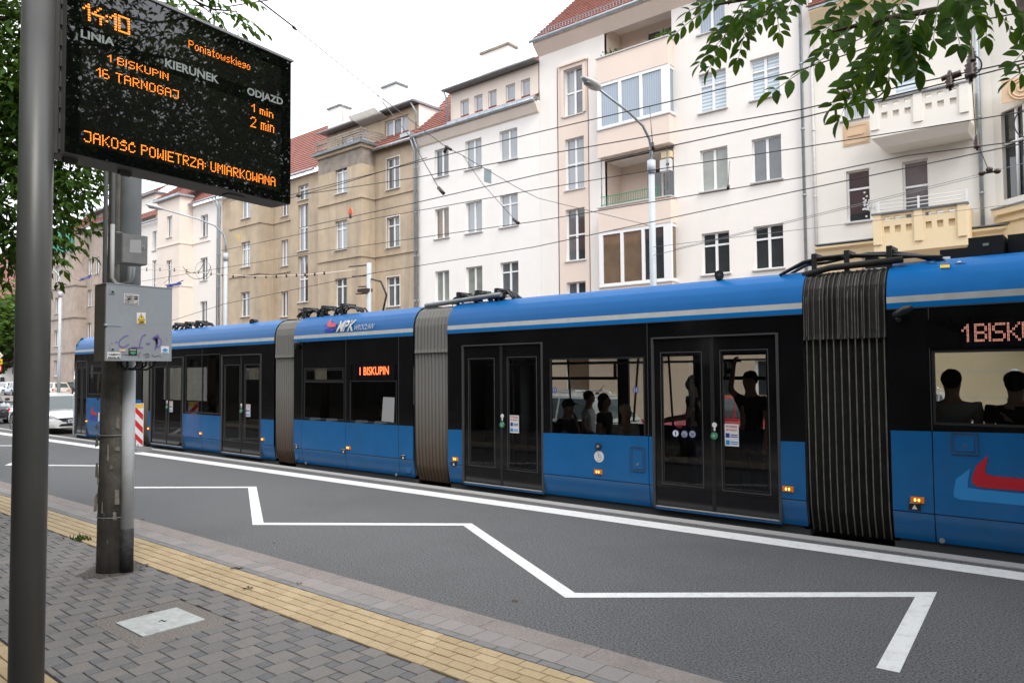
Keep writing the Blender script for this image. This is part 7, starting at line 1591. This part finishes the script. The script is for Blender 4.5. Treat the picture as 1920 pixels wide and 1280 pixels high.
# --- the tree at the left: its crown shows at the left edge, over the board and between board and pole
rr = random.Random(11)
T1 = thing('street_tree', (-8.9, -.6, PZ), 'leafy street tree at the left whose branches hang behind the grey post and display', 'tree')
lim = MB(); fol = MB(); trunk_top = V((-8.7, -.2, 4.3))
lim.tube([(-8.9, -.6, PZ), (-8.85, -.5, 1.5), (-8.75, -.3, 3.2), trunk_top], [.24, .19, .17, .14], 0, 14)
T1t = lim
cl = []
for px, py, d, s in ((-60, 30, 7.4, 1.1), (20, 40, 7.8, 1), (60, 120, 7.9, .8), (-40, 150, 7.2, 1.1), (15, 190, 7.6, .9), (40, 260, 8.0, .8), (-40, 290, 7.3, 1), (15, 330, 7.6, .9), (35, 395, 8.0, .65), (-30, 420, 7.4, .8), (10, 440, 7.7, .55), (105, 335, 7.9, .6), (140, 325, 8.2, .4), (60, 20, 8, .9), (100, 60, 8.4, .8), (190, 20, 8.4, .7), (95, 180, 8.2, .8), (95, 260, 8.2, .8), (170, 190, 9, .7), (240, 230, 9.2, .6), (180, 100, 9, .7)):
    cl.append((at_d(px, py, d), s))
for k in range(26):
    a = rr.uniform(0, 6.28); cl.append((V((-9.4+2.6*math.cos(a)*rr.random()**.5, -1.2+2.6*math.sin(a)*rr.random()**.5, rr.uniform(5.2, 9.5))), 1.3))
cl = [c for c in cl if not (inview(c[0], 0) and 130 < project(c[0])[0] < 1700 and project(c[0])[1] < 320 and project(c[0])[0] > 260)]
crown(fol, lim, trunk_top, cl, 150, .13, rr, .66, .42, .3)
# sprays hanging against the white sky below the board
st_ = MB()
for a, b, dd in (((98, 318), (150, 330), 7.6), ((110, 330), (185, 345), 7.6), ((120, 320), (200, 338), 7.8), ((100, 360), (150, 400), 7.5), ((96, 390), (160, 430), 7.4), ((100, 410), (140, 440), 7.4), ((130, 335), (195, 365), 7.7), ((95, 440), (128, 455), 7.2), ((100, 480), (125, 492), 7.0), ((0, 440), (40, 480), 7.5), ((100, 340), (130, 380), 7.6), ((150, 320), (190, 320), 7.9)):
    compound(fol, st_, at_d(*a, dd), at_d(*b, dd), .10, 5, .2, rr, .5)
for a, b, dd in (((270, -30), (345, 30), 6.2), ((330, -10), (370, 45), 6.2), ((365, 5), (385, 40), 6.2), ((380, -20), (470, 5), 6.2), ((395, 25), (450, 30), 6.2), ((430, 20), (500, 65), 6.1), ((440, 15), (455, 75), 6.1), ((400, 20), (420, 55), 6.1), ((350, 10), (395, 50), 6.2), ((420, -10), (490, 12), 6.3), ((300, -30), (330, 20), 6.3), ((440, 30), (478, 62), 6.2), ((395, -15), (400, 35), 6.2), ((355, -10), (420, 10), 6.2)):
    compound(fol, st_, at_d(*a, dd), at_d(*b, dd), .088, 6, .25, rr, .72)
for pts in (((250, -60), (340, -10), (400, 18), (445, 22)), ((330, -40), (370, 5), (395, 25)), ((90, 300), (130, 322), (190, 330)), ((0, 60), (60, 100), (75, 170)), ((70, 30), (95, 200), (100, 330))):
    tm = MB(); tm.tube([at_d(x, y, 6.2 if x > 240 else 7.8) for x, y in pts], [.012]+[.008]*(len(pts)-2)+[.004], 0, 6); tm.build('branch', M['bark'], T1)
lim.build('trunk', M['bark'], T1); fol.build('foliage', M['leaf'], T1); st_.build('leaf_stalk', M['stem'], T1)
# --- the tree beside the camera: a branch hangs into the picture at the top right
rr = random.Random(23)
T2 = thing('street_tree', (3.6, -.4, PZ), 'street tree whose dark feathered leaves hang into view at the top right', 'tree')
lim = MB(); fol = MB(); st_ = MB()
top = V((3.4, .1, 4.2)); lim.tube([(3.6, -.4, PZ), (3.55, -.35, 1.5), (3.45, -.1, 3.0), top], [.22, .18, .16, .13], 0, 14)
D2 = 2.75
tw = [(V((3.3, .6, 4.3)), at_d(1905, -60, 3.3), at_d(1800, 10, 3.0), at_d(1640, 40, D2), at_d(1560, 60, D2)), (at_d(1905, -60, 3.3), at_d(1600, -60, 2.9), at_d(1440, -10, 2.8), at_d(1340, 10, 2.7)), (at_d(1905, -60, 3.3), at_d(1925, 60, 3.0), at_d(1935, 150, 2.9))]
for p in tw: tm = MB(); tm.tube(list(p), [.03]+[.012]*(len(p)-2)+[.004], 0, 7); tm.build('branch', M['bark'], T2)
hang = [((1345, 5), (1268, 62), 5, .058), ((1400, 30), (1312, 120), 6, .062), ((1390, 5), (1330, 130), 6, .06), ((1410, 10), (1384, 112), 6, .062), ((1400, -20), (1290, 22), 5, .055), ((1450, -10), (1462, 62), 5, .058), ((1430, 5), (1345, 60), 5, .06), ((1460, -20), (1380, 40), 5, .062), ((1440, -30), (1330, -10), 5, .06), ((1500, -30), (1475, 25), 5, .055), ((1390, 10), (1400, 70), 4, .055), ((1470, -10), (1420, 45), 5, .055),
        ((1640, 60), (1448, 172), 6, .075), ((1650, 70), (1575, 222), 7, .075), ((1620, 40), (1545, 95), 5, .08), ((1660, 40), (1620, 190), 7, .078), ((1690, 30), (1665, 150), 6, .08), ((1600, 20), (1540, 62), 5, .075), ((1640, 100), (1560, 200), 5, .072), ((1700, 50), (1720, 130), 6, .078), ((1740, 20), (1715, 110), 6, .075), ((1780, 10), (1800, 85), 6, .072), ((1760, 0), (1750, 75), 6, .075), ((1660, -20), (1600, 40), 6, .08), ((1720, -30), (1660, 50), 6, .08), ((1800, -30), (1790, 40), 6, .072), ((1830, -20), (1850, 70), 5, .07), ((1840, -30), (1895, 60), 5, .065), ((1900, 10), (1935, 100), 5, .065), ((1935, 85), (1900, 118), 3, .065), ((1945, 120), (1895, 150), 3, .065), ((1620, -30), (1570, 10), 5, .08), ((1690, -10), (1640, 80), 6, .08), ((1730, 20), (1690, 90), 6, .08), ((1870, -30), (1905, 20), 5, .06), ((1770, -20), (1830, 30), 5, .07), ((1680, 60), (1640, 130), 5, .078)]
eye_n = -CF
for a, b, nl, L in hang:
    d = D2*rr.uniform(.93, 1.1); A, B = at_d(*a, d), at_d(*b, d*rr.uniform(.96, 1.05)); nrm = (V((rr.gauss(0, .4), rr.gauss(0, .4), .45))+V((-CF.x, -CF.y, 0))*1.0).normalized()
    compound(fol, st_, A, B, L*1.06, nl, .12, rr, .30, nrm, .47, .0018)
# the crown above and behind the camera
tp = V((3.2, -.2, 5.2)); lim.tube([top, tp], [.13, .1], 0, 10)
cen = []
for k in range(170):
    a = rr.uniform(0, 6.28); r = 4.8*rr.random()**.5; c = V((3.4+r*math.cos(a), .9+r*.95*math.sin(a), rr.uniform(3.9, 9.0)))
    if not inview(c, 260): cen.append((c, 1.2))
cen = cen[:50]
for k in range(200):                                # the side of the crown over the carriageway, mirrored in the display
    c = V((rr.uniform(1.0, 5.0), rr.uniform(3.0, 11.5), rr.uniform(3.4, 8.6)))
    if not inview(c, 200): cen.append((c, .95))
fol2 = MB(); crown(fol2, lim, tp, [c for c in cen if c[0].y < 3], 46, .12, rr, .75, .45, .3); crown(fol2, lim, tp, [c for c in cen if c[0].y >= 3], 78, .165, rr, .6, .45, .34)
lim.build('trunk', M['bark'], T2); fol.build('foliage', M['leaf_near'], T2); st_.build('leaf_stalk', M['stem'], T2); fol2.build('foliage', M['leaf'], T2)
# --- a street tree built once for the rest of the row, copied along the near pavement
def round_tree(name, loc, label, hh, R_, trunk_h, L, n, leafm, seed, group=None, squash=.8, trunk_r=.2, per=10):
    rr = random.Random(seed); t = thing(name, loc, label, 'tree', group); lim = MB(); fol = MB(); b = V(loc); c0 = b+V((0, 0, trunk_h))
    lim.tube([b, b+V((.05, 0, trunk_h*.5)), c0], [trunk_r, trunk_r*.8, trunk_r*.65], 0, 12)
    cc = b+V((0, 0, hh-R_*squash)); 
    for k in range(n):
        a = rr.uniform(0, 6.28); zc = rr.uniform(-1, 1); q = math.sqrt(1-zc*zc); rad = R_*rr.uniform(.45, 1.0)*(1+.15*math.sin(3*a+seed)); c = cc+V((q*math.cos(a)*rad, q*math.sin(a)*rad, zc*rad*squash))
        if k % 3 == 0: branch(lim, c0, c, trunk_r*.35, .015, rr)
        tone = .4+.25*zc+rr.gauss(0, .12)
        for j in range(per):
            p = c+V((rr.gauss(0, 1), rr.gauss(0, 1), rr.gauss(0, .7)))*R_*.13; nrm = V((rr.gauss(0, 1), rr.gauss(0, 1), rr.gauss(.6, 1))).normalized(); d, e = ortho(nrm); s = L*rr.uniform(.7, 1.3)
            fol.face([p-d*s, p-e*s*.5+nrm*s*.1, p+d*s, p+e*s*.5+nrm*s*.1], 0, False, min(1, max(.02, tone+rr.gauss(0, .15))))
    lim.build('trunk', M['bark'], t); fol.build('foliage', M[leafm], t); return t
gT = 'trees along the near pavement'
r1 = round_tree('street_tree', (-17.5, .2, PZ), 'dense street tree by the kerb beyond the left picture edge', 9.5, 3.9, 3.0, .17, 330, 'leaf', 5, gT)
for x, lab in ((-26.5, 'street tree by the kerb, second beyond the left picture edge'), (-36.0, 'street tree by the kerb, third beyond the left picture edge'), (-46.5, 'street tree by the kerb, fourth beyond the left picture edge'), (-57.0, 'street tree by the kerb, last beyond the left picture edge'), (12.0, 'street tree by the kerb right of the camera')): c = copy_tree(r1, (x, .2, PZ)); c['label'] = lab; c.rotation_euler = (0, 0, x)
r2 = copy_tree(r1, (-3.5, -4.6, PZ)); r2['label'] = 'street tree behind the photographer, before the grey block'; r2 = copy_tree(r1, (-12, -5, PZ)); r2['label'] = 'street tree farther left before the grey block'
r2 = copy_tree(r1, (5.5, -5, PZ)); r2['label'] = 'street tree right of the photographer before the grey block'
# --- far green trees at the left edge
gF = 'trees at the far left end of the street'
for px, d, hh, R_, lab, sd in ((-6, 104, 14.5, 5.6, 'bright green tree above the parked cars at the far left', 31), (38, 112, 12.5, 5.2, 'green tree partly hidden by the grey post at the far left', 32), (-60, 100, 14, 6, 'green tree at the left picture edge behind the road sign', 33)):
    p = at_d(px, 690, d); round_tree('tree', (p.x, p.y, -.1), lab, hh, R_, 2.2, .42, 420, 'leaf_far', sd, gF, .95, .25, 12)
